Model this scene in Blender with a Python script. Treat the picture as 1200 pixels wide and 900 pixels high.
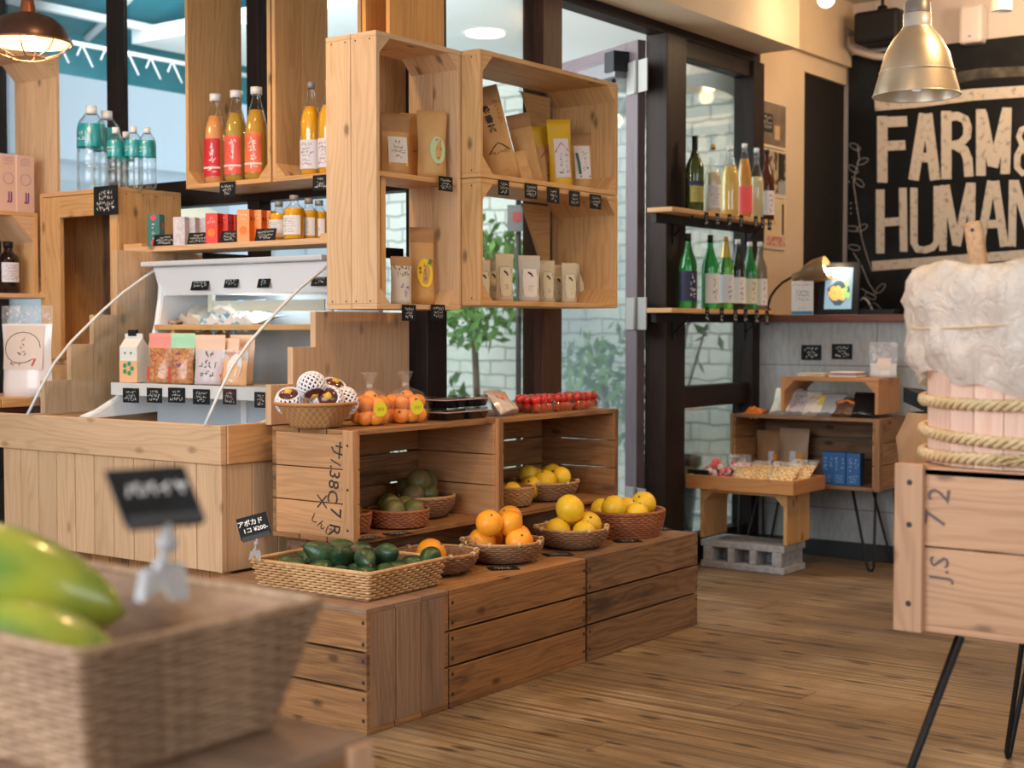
import bpy, bmesh, math, random
from mathutils import Vector, Matrix, Euler
random.seed(11)
for o in list(bpy.data.objects): bpy.data.objects.remove(o)
SC = bpy.context.scene; COL = SC.collection
R = math.radians; PI = math.pi
# ---------------------------------------------------------------- camera, world, lights, exposure
YAW = R(36.4); PITCH = math.atan(65/1695); F = 1695; H = .99
cam = bpy.data.objects.new('camera', bpy.data.cameras.new('camera')); COL.objects.link(cam)
cam.location = (0, 0, H); cam.rotation_euler = (R(90)-PITCH, 0, YAW-R(90))
cam.data.lens = 36*F/1200; cam.data.sensor_width = 36; cam.data.clip_start = .05
cam.data.dof.use_dof = True; cam.data.dof.focus_distance = 4.0; cam.data.dof.aperture_fstop = 3.5
SC.camera = cam
w = bpy.data.worlds.new('world'); SC.world = w; w.use_nodes = True
wn = w.node_tree.nodes['Background']; wn.inputs[0].default_value = (.80, .90, 1.0, 1); wn.inputs[1].default_value = 1.5
def area(name, loc, rot, sx, sy, e, col):
    l = bpy.data.lights.new(name, 'AREA'); l.shape = 'RECTANGLE'; l.size = sx; l.size_y = sy; l.energy = e; l.color = col
    o = bpy.data.objects.new(name, l); COL.objects.link(o); o.location = loc; o.rotation_euler = rot; return o
def bulb_light(name, loc, e, col, r=.05, kind='POINT', **k):
    l = bpy.data.lights.new(name, kind); l.energy = e; l.color = col; l.shadow_soft_size = r
    for a, b in k.items(): setattr(l, a, b)
    o = bpy.data.objects.new(name, l); COL.objects.link(o); o.location = loc; return o
WARM = (1, .60, .28)
# daylight through the shop front behind the camera, to its side
area('shop_front_daylight', (-1.6, 2.2, 1.9), (R(90), 0, R(-90)), 3.6, 2.2, 150, (.95, .97, 1))
area('street_daylight', (2.0, -2.6, 2.1), (R(80), 0, R(0)), 3.5, 1.8, 34, (1, .95, .9))
# ceiling spots
for i, (x, y) in enumerate([(2.3, 1.7), (3.6, 1.7), (4.9, 1.3), (2.6, 3.2)]):
    o = bulb_light('ceiling_spot', (x, y, 2.55), 50, WARM, .06, 'SPOT'); o.data.spot_size = R(120); o.data.spot_blend = .8
bulb_light('kitchen_light', (6.35, 1.7, 2.4), 20, (1, .74, .48), .1)
bulb_light('wall_spot', (6.1, 2.2, 2.45), 8, WARM, .06)
area('brick_wall_fill', (4.3, 4.6, 2.2), (0, R(-75), 0), 1.6, 2.6, 95, (.98, 1, .98))  # added fill panel inside the courtyard, turned to brighten the brick wall
SC.view_settings.view_transform = 'Standard'; SC.view_settings.look = 'None'
SC.cycles.transparent_max_bounces = 24
SC.view_settings.exposure = 0.0; SC.view_settings.gamma = 1; SC.view_settings.use_curve_mapping = False
# ---------------------------------------------------------------- pixel -> place helpers
FW = Vector((math.cos(YAW)*math.cos(PITCH), math.sin(YAW)*math.cos(PITCH), -math.sin(PITCH)))
RT = Vector((math.sin(YAW), -math.cos(YAW), 0)); UP = RT.cross(FW)
CAMP = Vector((0, 0, H))
def ray(u, v): return FW + RT*((u-600)/F) + UP*((450-v)/F)
def az(u, v, z): d = ray(u, v); return CAMP + d*((z-H)/d.z)
def ax(u, v, x): d = ray(u, v); return CAMP + d*(x/d.x)
def ay(u, v, y): d = ray(u, v); return CAMP + d*(y/d.y)
# ---------------------------------------------------------------- mesh builder
class MB:
    def __init__(s): s.bm = bmesh.new(); s.uv = s.bm.loops.layers.uv.new('UVMap')
    def face(s, vs, uvs=None, mi=0, smooth=False):
        try: f = s.bm.faces.new(vs)
        except ValueError: return None
        f.material_index = mi; f.smooth = smooth
        if uvs:
            for l, q in zip(f.loops, uvs): l[s.uv].uv = q
        return f
    def box(s, lo, hi, grain=None, M=None, mi=0):
        lo = Vector(lo); hi = Vector(hi); d = hi-lo
        for i in range(3):
            if d[i] < 0: lo[i], hi[i] = hi[i], lo[i]
        d = hi-lo
        if grain is None: grain = max(range(3), key=lambda i: d[i])
        P = [Vector((lo.x if a == 0 else hi.x, lo.y if b == 0 else hi.y, lo.z if c == 0 else hi.z)) for a in (0, 1) for b in (0, 1) for c in (0, 1)]
        V = [s.bm.verts.new(M @ p if M else p) for p in P]
        ou, ov = random.random()*9, random.random()*9
        for idx, n in (((0, 1, 3, 2), 0), ((4, 6, 7, 5), 0), ((0, 4, 5, 1), 1), ((2, 3, 7, 6), 1), ((0, 2, 6, 4), 2), ((1, 5, 7, 3), 2)):
            oth = [i for i in range(3) if i != n and i != grain]
            a = grain if n != grain else oth[0]; b = oth[0] if n != grain else oth[1]
            s.face([V[i] for i in idx], [(P[i][a]-lo[a]+ou, P[i][b]-lo[b]+ov + (P[i][n]*0)) for i in idx], mi)
    def quad(s, a, b, c, d, mi=0, uvs=((0, 0), (1, 0), (1, 1), (0, 1))):
        s.face([s.bm.verts.new(p) for p in (a, b, c, d)], uvs, mi)
    def poly(s, pts, mi=0):
        s.face([s.bm.verts.new(p) for p in pts], None, mi)
    def prism(s, pts, dvec, mi=0, grain=(0, 2)):
        dv = Vector(dvec); A = [s.bm.verts.new(p) for p in pts]; B = [s.bm.verts.new(Vector(p)+dv) for p in pts]; n = len(pts)
        ou = random.random()*9
        g = lambda p: (p[grain[0]]+ou, p[grain[1]]+ou)
        f1 = s.face(A[::-1], [g(a.co) for a in A[::-1]], mi); f2 = s.face(B, [g(a.co) for a in B], mi)
        for i in range(n):
            j = (i+1) % n; L = (A[j].co-A[i].co).length
            s.face([A[i], A[j], B[j], B[i]], [(ou, ou), (ou+L, ou), (ou+L, ou+dv.length), (ou, ou+dv.length)], mi)
    def lathe(s, prof, c=(0, 0, 0), seg=24, mi=0, M=None, sx=1, sy=1, closed=False, wob=None):
        c = Vector(c); rings = []
        for k, (r, z) in enumerate(prof):
            ring = []
            for i in range(seg):
                a = 2*PI*i/seg; rr = r*(wob(a, z) if wob else 1)
                p = Vector((rr*math.cos(a)*sx, rr*math.sin(a)*sy, z)); p = (M @ p if M else p)+c
                ring.append(s.bm.verts.new(p))
                if r == 0: break
            rings.append(ring)
        rm = max(r for r, z in prof); acc = 0
        for k in range(len(rings)-1):
            A, B = rings[k], rings[k+1]; L = math.hypot(prof[k+1][0]-prof[k][0], prof[k+1][1]-prof[k][1])
            for i in range(seg):
                j = (i+1) % seg; u0 = 2*PI*i/seg*rm; u1 = 2*PI*(i+1)/seg*rm
                if len(A) > 1 and len(B) > 1: s.face([A[i], A[j], B[j], B[i]], [(u0, acc), (u1, acc), (u1, acc+L), (u0, acc+L)], mi, True)
                elif len(A) > 1: s.face([A[i], A[j], B[0]], [(u0, acc), (u1, acc), (u0, acc+L)], mi, True)
                elif len(B) > 1: s.face([A[0], B[j], B[i]], [(u0, acc), (u1, acc+L), (u0, acc+L)], mi, True)
            acc += L
    def tube(s, pts, r, seg=6, closed=False, mi=0, caps=True):
        pts = [Vector(p) for p in pts]; n = len(pts); rings = []; prev = None; acc = [0]
        for i in range(1, n): acc.append(acc[-1]+(pts[i]-pts[i-1]).length)
        for i, p in enumerate(pts):
            if closed: t = pts[(i+1) % n]-pts[i-1]
            else: t = pts[min(i+1, n-1)]-pts[max(i-1, 0)]
            if t.length < 1e-9: t = Vector((0, 0, 1))
            t.normalize()
            if prev is None: nn = t.orthogonal().normalized()
            else:
                nn = prev - t*prev.dot(t)
                nn = nn.normalized() if nn.length > 1e-6 else t.orthogonal().normalized()
            prev = nn; b = t.cross(nn); rr = r[i] if isinstance(r, (list, tuple)) else r
            rings.append([s.bm.verts.new(p+nn*rr*math.cos(2*PI*k/seg)+b*rr*math.sin(2*PI*k/seg)) for k in range(seg)])
        for i in range(n if closed else n-1):
            A, B = rings[i], rings[(i+1) % n]; u0 = acc[i]; u1 = acc[i+1] if i+1 < n else acc[i]+.01
            for k in range(seg):
                j = (k+1) % seg
                s.face([A[k], A[j], B[j], B[k]], [(u0, k*.01), (u0, k*.01+.01), (u1, k*.01+.01), (u1, k*.01)], mi, True)
        if caps and not closed: s.face(rings[0][::-1], None, mi); s.face(rings[-1], None, mi)
    def ball(s, c, r, seg=16, rings=10, sc=(1, 1, 1), mi=0, fn=None, M=None):
        prof = [(math.sin(PI*k/rings), -math.cos(PI*k/rings)) for k in range(rings+1)]
        prof[0] = (0, -1); prof[-1] = (0, 1)
        n0 = len(s.bm.verts); s.lathe(prof, seg=seg, mi=mi); s.bm.verts.ensure_lookup_table()
        for vtx in s.bm.verts[n0:]:
            p = vtx.co.copy(); f = fn(p) if fn else 1
            q = Vector((p.x*sc[0], p.y*sc[1], p.z*sc[2]))*r*f
            vtx.co = (M @ q if M else q)+Vector(c)
    def stroke(s, pts, wd, nrm, mi=0):
        """flat ribbon of width wd along pts, in the plane with normal nrm"""
        pts = [Vector(p) for p in pts]; nrm = Vector(nrm); L = []; n = len(pts)
        for i, p in enumerate(pts):
            t = pts[min(i+1, n-1)]-pts[max(i-1, 0)]; t.normalize(); b = t.cross(nrm).normalized()
            L.append((s.bm.verts.new(p+b*wd/2), s.bm.verts.new(p-b*wd/2)))
        for i in range(n-1): s.face([L[i][0], L[i][1], L[i+1][1], L[i+1][0]], None, mi)
    def build(s, name, mats, parent=None, world=False, bev=0, label=None, smooth=None, solid=0):
        me = bpy.data.meshes.new(name); 
        bmesh.ops.recalc_face_normals(s.bm, faces=s.bm.faces[:])
        if world and parent is not None:
            inv = parent_matrix(parent).inverted(); bmesh.ops.transform(s.bm, matrix=inv, verts=s.bm.verts)
        s.bm.to_mesh(me); s.bm.free()
        for m in (mats if isinstance(mats, (list, tuple)) else [mats]): me.materials.append(m)
        o = bpy.data.objects.new(name, me); COL.objects.link(o)
        if parent is not None: o.parent = parent
        if bev:
            b = o.modifiers.new('bevel', 'BEVEL'); b.width = bev; b.segments = 2; b.limit_method = 'ANGLE'
        if solid:
            b = o.modifiers.new('solid', 'SOLIDIFY'); b.thickness = solid
        if label: o['label'] = label
        return o
def parent_matrix(p):
    m = Matrix.Identity(4)
    while p is not None:
        m = Matrix.LocRotScale(p.location, p.rotation_euler, p.scale) @ m; p = p.parent
    return m
def tag(o, label, cat, group=None, kind=None):
    o['label'] = label; o['category'] = cat
    if group: o['group'] = group
    if kind: o['kind'] = kind
    return o
def thing(name, label, cat, loc=(0, 0, 0), rot=(0, 0, 0), group=None):
    o = bpy.data.objects.new(name, None); COL.objects.link(o); o.location = loc; o.rotation_euler = rot
    o.empty_display_size = .05
    return tag(o, label, cat, group)
def struct(o): o['kind'] = 'structure'; return o
def dup(root, loc=None, rot=None, label=None, group=None, scale=None):
    c = root.copy(); COL.objects.link(c)
    if loc is not None: c.location = loc
    if rot is not None: c.rotation_euler = rot
    if scale is not None: c.scale = (scale,)*3 if isinstance(scale, float) else scale
    if label: c['label'] = label
    if group: c['group'] = group
    def kids(a, b):
        for ch in list(a.children):
            d = ch.copy(); COL.objects.link(d); d.parent = b; kids(ch, d)
    kids(root, c)
    return c
class Proto:
    """first use moves the original itself, later uses copy it with its parts"""
    def __init__(s, root): s.root = root; s.used = False
    def put(s, loc, rot=(0, 0, 0), label=None, group=None, scale=None):
        if not s.used:
            s.used = True; o = s.root; o.location = loc; o.rotation_euler = rot
            if label: o['label'] = label
            if group: o['group'] = group
            if scale is not None: o.scale = (scale,)*3 if isinstance(scale, float) else scale
            return o
        return dup(s.root, loc, rot, label, group or s.root.get('group'), scale if scale is not None else 1.0)
# ---------------------------------------------------------------- materials
class NT:
    def __init__(s, name):
        s.m = bpy.data.materials.new(name); s.m.use_nodes = True; s.t = s.m.node_tree; s.n = s.t.nodes; s.l = s.t.links
        s.b = s.n['Principled BSDF']; s.out = s.n['Material Output']
    def a(s, typ, **k):
        n = s.n.new(typ)
        for x, y in k.items(): setattr(n, x, y)
        return n
    def put(s, sock, v):
        if hasattr(v, 'is_output') or isinstance(v, bpy.types.NodeSocket): s.l.new(v, sock)
        elif v is not None:
            if hasattr(sock.default_value, '__len__') and not hasattr(v, '__len__'): v = (v, v, v)
            if hasattr(v, '__len__') and len(v) == 3 and len(sock.default_value) == 4: v = (*v, 1)
            sock.default_value = v
    def math(s, op, a, b=None, c=None, clamp=False):
        n = s.a('ShaderNodeMath', operation=op, use_clamp=clamp); s.put(n.inputs[0], a)
        if b is not None: s.put(n.inputs[1], b)
        if c is not None: s.put(n.inputs[2], c)
        return n.outputs[0]
    def comb(s, x, y, z=0):
        n = s.a('ShaderNodeCombineXYZ'); s.put(n.inputs[0], x); s.put(n.inputs[1], y); s.put(n.inputs[2], z); return n.outputs[0]
    def noise(s, vec, scale=1, detail=3, rough=.5, dist=0):
        n = s.a('ShaderNodeTexNoise'); s.put(n.inputs['Vector'], vec); n.inputs['Scale'].default_value = scale
        n.inputs['Detail'].default_value = detail; n.inputs['Roughness'].default_value = rough; n.inputs['Distortion'].default_value = dist
        return n.outputs['Fac']
    def mix(s, f, a, b, mode='MIX'):
        n = s.a('ShaderNodeMix', data_type='RGBA', blend_type=mode); s.put(n.inputs[0], f); s.put(n.inputs[6], a); s.put(n.inputs[7], b); return n.outputs[2]
    def mr(s, v, a, b, c=0, d=1, smooth=True):
        n = s.a('ShaderNodeMapRange', interpolation_type='SMOOTHSTEP' if smooth else 'LINEAR'); s.put(n.inputs[0], v)
        for i, x in enumerate((a, b, c, d)): n.inputs[i+1].default_value = x
        return n.outputs[0]
    def bump(s, h, st=.3, d=.01):
        n = s.a('ShaderNodeBump'); n.inputs['Strength'].default_value = st; n.inputs['Distance'].default_value = d; s.put(n.inputs['Height'], h)
        s.l.new(n.outputs[0], s.b.inputs['Normal'])
    def base(s, c): s.put(s.b.inputs['Base Color'], c)
    def rgh(s, v): s.put(s.b.inputs['Roughness'], v)
def flat(name, col, rough=.5, metal=0, coat=0, trans=0, emit=0, spec=None, sss=0):
    t = NT(name); t.base(col); t.rgh(rough); t.b.inputs['Metallic'].default_value = metal
    t.b.inputs['Coat Weight'].default_value = coat; t.b.inputs['Transmission Weight'].default_value = trans
    if emit: t.b.inputs['Emission Color'].default_value = (*col, 1); t.b.inputs['Emission Strength'].default_value = emit
    if spec is not None: t.b.inputs['Specular IOR Level'].default_value = spec
    return t.m
def mottled(name, c1, c2, scale=20, rough=.5, bump=0, coat=0, spec=None, detail=4, lo=.35, hi=.65):
    t = NT(name); tc = t.a('ShaderNodeTexCoord').outputs['Object']
    n = t.noise(tc, scale, detail); t.base(t.mix(t.mr(n, lo, hi), c1, c2)); t.rgh(rough); t.b.inputs['Coat Weight'].default_value = coat
    if spec is not None: t.b.inputs['Specular IOR Level'].default_value = spec
    if bump: t.bump(t.noise(tc, scale*3, 3), bump, .004)
    return t.m
def wood(name, base, dark, rough=.6, knots=1, fine=.5, stain=0, stainc=(.08, .05, .03), var=.25, ringk=.35, bump=.25, pale=None, kd=(4.5, 9), kgate=.62, spec=None):
    t = NT(name); uv = t.a('ShaderNodeUVMap').outputs[0]; sp = t.a('ShaderNodeSeparateXYZ'); t.l.new(uv, sp.inputs[0])
    rnd = t.a('ShaderNodeNewGeometry').outputs['Random Per Island']
    u = t.math('ADD', sp.outputs[0], t.math('MULTIPLY', rnd, 37.0)); v = t.math('ADD', sp.outputs[1], t.math('MULTIPLY', rnd, 23.0))
    fineN = t.noise(t.comb(t.math('MULTIPLY', u, 5), t.math('MULTIPLY', v, 170)), 1, 4, .6)
    lowN = t.noise(t.comb(t.math('MULTIPLY', u, 1.6), t.math('MULTIPLY', v, 9)), 1, 2)
    rings = t.math('SINE', t.math('ADD', t.math('MULTIPLY', v, 260), t.math('MULTIPLY', lowN, 55)))
    rings = t.mr(rings, -.2, 1, 0, 1)
    f = t.math('ADD', t.math('MULTIPLY', t.mr(fineN, .3, .72), fine), t.math('MULTIPLY', rings, ringk))
    col = t.mix(f, base, dark)
    col = t.mix(t.math('MULTIPLY', t.mr(lowN, .35, .7), .35), col, pale or tuple(min(1, c*1.25) for c in base))
    if knots:
        vo = t.a('ShaderNodeTexVoronoi', voronoi_dimensions='2D'); vo.inputs['Scale'].default_value = 1
        t.put(vo.inputs['Vector'], t.comb(t.math('MULTIPLY', u, kd[0]), t.math('MULTIPLY', v, kd[1])))
        k = t.mr(t.math('ADD', vo.outputs['Distance'], t.math('MULTIPLY', t.noise(uv, 60, 2), .06)), .055, .16, 1, 0)
        gs = t.a('ShaderNodeSeparateColor'); t.l.new(vo.outputs['Color'], gs.inputs[0])
        k = t.math('MULTIPLY', k, t.mr(gs.outputs[0], kgate, kgate+.04))
        col = t.mix(t.math('MULTIPLY', k, min(1, .95*knots)), col, tuple(c*.28 for c in dark))
    if stain:
        s1 = t.noise(t.comb(t.math('MULTIPLY', u, 2.2), t.math('MULTIPLY', v, 14)), 1, 5, .65)
        col = t.mix(t.math('MULTIPLY', t.mr(s1, .5, .72), stain), col, stainc)
    hs = t.a('ShaderNodeHueSaturation'); t.l.new(col, hs.inputs['Color']); t.put(hs.inputs['Value'], t.math('ADD', t.math('MULTIPLY', rnd, var), 1-var/2))
    t.l.new(hs.outputs[0], t.b.inputs['Base Color']); t.rgh(rough)
    if spec is not None: t.b.inputs['Specular IOR Level'].default_value = spec
    if bump: t.bump(t.math('SUBTRACT', t.math('MULTIPLY', fineN, .5), t.math('MULTIPLY', rings, .2)), bump, .002)
    return t.m
def glassy(name, tint=(1, 1, 1), gloss=.06, rough=.02):
    t = NT(name); tr = t.a('ShaderNodeBsdfTransparent'); tr.inputs[0].default_value = (*tint, 1)
    gl = t.a('ShaderNodeBsdfGlossy'); gl.inputs['Roughness'].default_value = rough
    fr = t.a('ShaderNodeLayerWeight'); fr.inputs[0].default_value = .18
    mx = t.a('ShaderNodeMixShader'); t.put(mx.inputs[0], t.math('ADD', t.math('MULTIPLY', fr.outputs['Fresnel'], .55), gloss, clamp=True))
    t.l.new(tr.outputs[0], mx.inputs[1]); t.l.new(gl.outputs[0], mx.inputs[2]); t.l.new(mx.outputs[0], t.out.inputs[0])
    return t.m
def film(name, tint=(1, 1, 1), op=.2, scale=40):
    """crinkled thin clear plastic"""
    t = NT(name); tc = t.a('ShaderNodeTexCoord').outputs['Object']
    t.base((.95, .95, .97)); t.rgh(.18); n = t.noise(tc, scale, 3, .6, 1.2); t.bump(n, .9, .01)
    tr = t.a('ShaderNodeBsdfTransparent'); tr.inputs[0].default_value = (*tint, 1)
    mx = t.a('ShaderNodeMixShader'); t.put(mx.inputs[0], t.mr(n, .45, .75, op*.5, min(1, op*2.2)))
    t.l.new(tr.outputs[0], mx.inputs[1]); t.l.new(t.b.outputs[0], mx.inputs[2]); t.l.new(mx.outputs[0], t.out.inputs[0])
    return t.m
CEDAR = wood('cedar', (.63, .375, .16), (.42, .215, .075), .55, .8, .45, 0, var=.22)
CEDARP = wood('pale_cedar', (.68, .46, .27), (.50, .29, .14), .55, .8, .4, 0, var=.18)
COUNTER = wood('counter_cedar', (.66, .44, .26), (.48, .28, .14), .55, .5, .35, 0, var=.2)
APPLE = wood('old_crate_wood', (.37, .185, .068), (.16, .072, .03), .65, .8, .7, .85, (.06, .032, .018), var=.45, ringk=.3)
APPLEL = wood('apple_crate_light', (.60, .33, .155), (.40, .19, .08), .6, .7, .5, .3, (.30, .15, .07), var=.2, ringk=.3)
APPLED = wood('worn_crate_wood', (.27, .15, .075), (.13, .068, .034), .68, .9, .7, .9, (.045, .028, .018), var=.45, ringk=.5)
GREYW = wood('greyed_crate_wood', (.33, .205, .13), (.19, .11, .07), .7, .4, .55, .6, (.10, .07, .05), var=.25)
PINKW = wood('pink_crate_wood', (.60, .36, .215), (.44, .235, .13), .6, .7, .4, .15, (.35, .17, .09), var=.15, ringk=.5)
BARRELW = wood('barrel_stave', (.80, .56, .44), (.66, .38, .28), .6, .3, .4, 0, var=.25)
DARKW = wood('dark_frame_wood', (.024, .015, .013), (.011, .007, .006), .5, 0, .5, 0, var=.15, bump=.1, spec=.2)
BROWNW = wood('brown_frame_wood', (.10, .045, .028), (.05, .022, .014), .5, 0, .5, 0, var=.15, bump=.1, spec=.2)
def floor_mat():
    t = NT('floor_wood'); uv = t.a('ShaderNodeUVMap').outputs[0]; sp = t.a('ShaderNodeSeparateXYZ'); t.l.new(uv, sp.inputs[0]); tc = t.a('ShaderNodeTexCoord').outputs['Object']
    rnd = t.a('ShaderNodeNewGeometry').outputs['Random Per Island']; u, v = sp.outputs[0], sp.outputs[1]
    fineN = t.noise(t.comb(t.math('MULTIPLY', u, 7), t.math('MULTIPLY', v, 190)), 1, 5, .65); streak = t.noise(t.comb(t.math('MULTIPLY', u, .8), t.math('MULTIPLY', v, 55)), 1, 4, .6)
    worn = t.noise(tc, 2.2, 4, .6); col = t.mix(t.mr(fineN, .32, .68), (.31, .20, .10), (.125, .078, .038))
    col = t.mix(t.math('MULTIPLY', t.mr(worn, .42, .66), .6), col, (.42, .32, .20))
    col = t.mix(t.math('MULTIPLY', t.mr(streak, .47, .62), .85), col, (.075, .045, .024))
    col = t.mix(t.math('MULTIPLY', t.mr(t.noise(tc, 1.3, 4), .46, .66), .6), col, (.12, .085, .055))
    vo = t.a('ShaderNodeTexVoronoi', voronoi_dimensions='2D'); vo.inputs['Scale'].default_value = 1; t.put(vo.inputs['Vector'], t.comb(t.math('MULTIPLY', u, 4.6), t.math('MULTIPLY', v, 15)))
    gs = t.a('ShaderNodeSeparateColor'); t.l.new(vo.outputs['Color'], gs.inputs[0]); k = t.math('MULTIPLY', t.mr(t.math('ADD', vo.outputs['Distance'], t.math('MULTIPLY', fineN, .12)), .14, .30, 1, 0), t.mr(gs.outputs[0], .66, .70))
    col = t.mix(t.math('MULTIPLY', k, .85), col, (.035, .02, .012))
    hs = t.a('ShaderNodeHueSaturation'); t.l.new(col, hs.inputs['Color']); t.put(hs.inputs['Value'], t.math('ADD', t.math('MULTIPLY', rnd, .30), .88)); t.l.new(hs.outputs[0], t.b.inputs['Base Color'])
    t.rgh(.48); t.bump(t.math('SUBTRACT', t.math('MULTIPLY', fineN, .6), t.math('MULTIPLY', streak, .5)), .6, .003); return t.m
FLOORW = floor_mat()
TRAYW = wood('tray_wood', (.50, .235, .08), (.34, .14, .045), .45, .4, .4, 0, var=.1)
BLACKM = flat('black_metal', (.009, .010, .013), .5, 0, spec=.3)
BLACK = mottled('chalk_black', (.006, .009, .011), (.012, .016, .019), 30, .6, spec=.2)
WHITEINK = flat('white_ink', (.85, .85, .83), .7)
CHALK = mottled('chalk_white', (.60, .54, .46), (.20, .17, .14), 34, .9, lo=.5, hi=.80, detail=7)
WHITE = flat('white_plastic', (.82, .83, .83), .35)
WHITEP = flat('white_paper', (.80, .78, .75), .7)
KRAFT = mottled('kraft_paper', (.60, .36, .14), (.53, .30, .11), 12, .55)
KRAFTD = mottled('dark_kraft', (.42, .23, .10), (.36, .19, .08), 12, .6)
INK = flat('dark_ink', (.04, .03, .03), .8)
REDINK = flat('red_ink', (.55, .06, .05), .7)
GLASS = glassy('window_glass', (.93, .97, .97), .02)
CLEAR = glassy('clear_plastic', (.98, .99, .99), .015, .04)
ACRYL = glassy('acrylic', (.95, .975, .985), .035, .12)
FILM = film('clear_film', (1, 1, 1), .22)
STEEL = flat('steel', (.30, .30, .29), .5, .3)
# ---------------------------------------------------------------- writing
_tc = {}
def text_geo(s, bold=0.0):
    if (s, bold) in _tc: return _tc[(s, bold)]
    c = bpy.data.curves.new('t', 'FONT'); c.body = s; c.size = 1; c.resolution_u = 2; c.offset = bold; c.align_x = 'CENTER'; c.align_y = 'CENTER'
    o = bpy.data.objects.new('t', c); COL.objects.link(o)
    dg = bpy.context.evaluated_depsgraph_get(); me = bpy.data.meshes.new_from_object(o.evaluated_get(dg))
    g = ([v.co.copy() for v in me.vertices], [list(p.vertices) for p in me.polygons])
    bpy.data.objects.remove(o); bpy.data.curves.remove(c); bpy.data.meshes.remove(me)
    _tc[(s, bold)] = g; return g
def add_text(mb, s, size, x=0, z=0, y=-.0012, rot=0, bold=0.0, mi=0, fn=None, wmax=None, xs=1.0):
    V, Fs = text_geo(s, bold)
    if wmax and V:
        wd = (max(v.x for v in V)-min(v.x for v in V))*size
        if wd*xs > wmax: xs *= wmax/(wd*xs)
    ca, sa = math.cos(rot), math.sin(rot); vs = []
    for v in V:
        px, pz = v.x*size*xs, v.y*size; q = (x+px*ca-pz*sa, z+px*sa+pz*ca)
        vs.append(mb.bm.verts.new((q[0], fn(*q) if fn else y, q[1])))
    for f in Fs: mb.face([vs[i] for i in f], None, mi)
def scribble(mb, w_, h_, rows=2, x=0, z=0, y=-.0012, mi=0, fn=None, rnd=random, big=None, vert=False):
    """rows of small handwriting-like marks"""
    rh = h_/rows
    for r_ in range(rows):
        zz = z+h_/2-rh*(r_+.5); gh = rh*(.62 if big is None or big != r_ else .8); n = max(2, int(w_/(gh*.85)))
        m = rnd.randint(max(1, int(n*.6)), n)
        for i in range(m):
            cx = x-w_/2+(i+.5+(n-m)/2)*w_/n
            for k in range(rnd.randint(2, 3)):
                a0 = (cx+rnd.uniform(-.4, .4)*gh*.8, zz+rnd.uniform(-.5, .5)*gh); ang = rnd.choice([0, PI/2, PI/2, .9, -.8, .2]); L = gh*rnd.uniform(.4, .8)/2
                p = [(a0[0]-math.cos(ang)*L, a0[1]-math.sin(ang)*L), (a0[0]+math.cos(ang)*L, a0[1]+math.sin(ang)*L)]
                if vert: p = [(x+(q[1]-z)*w_/h_, z+(q[0]-x)*h_/w_) for q in p]
                mb.stroke([(q[0], fn(*q) if fn else y, q[1]) for q in p], gh*.14, (0, -1, 0), mi)
GC = 'small black price cards'
def card(label, loc, rot, w_=.055, h_=.045, lines=None, rows=3, group=None, z0=True, name='price_card'):
    """black card standing in its local x-z plane, facing local -y, base centre at loc"""
    t = thing(name, label, 'price card', loc, rot, group or GC)
    b = MB(); b.box((-w_/2, 0, 0), (w_/2, .0015, h_)); pnl = b.build('card_panel', BLACK, t)
    m = MB()
    if lines:
        n = len(lines)
        for i, s in enumerate(lines): add_text(m, s, h_*.62/n*1.25, 0, h_*(.86-.72*(i+.5)/n), -.0008, wmax=w_*.82, bold=.015)
    else: scribble(m, w_*.78, h_*.72, rows, 0, h_*.5, -.0008, big=rows-1)
    m.build('writing', WHITEINK, pnl)
    return t
# ================================================================ THE SETTING
def board_row(mb, axis, lo, hi, n, gap=.002, grain=None):
    """n boards side by side along axis, filling lo..hi"""
    L = hi[axis]-lo[axis]; st = L/n
    for i in range(n):
        a = list(lo); b = list(hi); a[axis] = lo[axis]+i*st+(gap/2 if i else 0); b[axis] = lo[axis]+(i+1)*st-(gap/2 if i < n-1 else 0)
        mb.box(a, b, grain)
# floor planks run along y
m = MB(); x = -1.5
while x < 7.0:
    wd = .105; y = -2.5 - random.random()*1.5
    while y < 6.2:
        L = random.uniform(1.6, 2.6); y1 = min(y+L, 6.2)
        if y1 > -2.5 and not (x > 3.55 and y > 3.02):
            yy1 = 3.02 if (x+wd > 3.6 and y1 > 3.02) else y1
            m.box((x, max(y, -2.5), -.03), (x+wd-.0018, yy1-.002, random.uniform(-.001, .0005)), 1)
        y += L
    x += wd
struct(m.build('floor', FLOORW, bev=.0015))
m = MB(); m.box((3.62, 3.05, -.12), (12, 11, -.04)); PAVE = mottled('paving', (.72, .72, .70), (.58, .58, .56), 6, .8); struct(m.build('paving_ground', PAVE))
m = MB(); m.box((-.9, -1.9, 0), (.4, -1.8, 2.72)); m.box((3.7, -1.9, 0), (7.0, -1.8, 2.72)); m.box((.4, -1.9, 0), (3.7, -1.8, .9)); m.box((.4, -1.9, 2.45), (3.7, -1.8, 2.72)); struct(m.build('wall_front', flat('front_wall_paint', (.55, .48, .40), .8)))
m = MB(); m.box((-.9, -1.8, 0), (-.8, .2, 2.72)); m.box((-.9, 4.2, 0), (-.8, 6.1, 2.72)); m.box((-.9, .2, 0), (-.8, 4.2, .5)); m.box((-.9, .2, 2.5), (-.8, 4.2, 2.72)); struct(m.build('wall_near_left', flat('near_wall_paint', (.55, .48, .40), .8)))
PLASTER = mottled('cream_plaster', (.70, .56, .40), (.66, .52, .37), 3, .8, .05)
PLASTERW = mottled('pale_plaster', (.62, .54, .48), (.58, .50, .44), 3, .8, .05)
CEIL = flat('ceiling_paint', (.66, .56, .44), .85)
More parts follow.
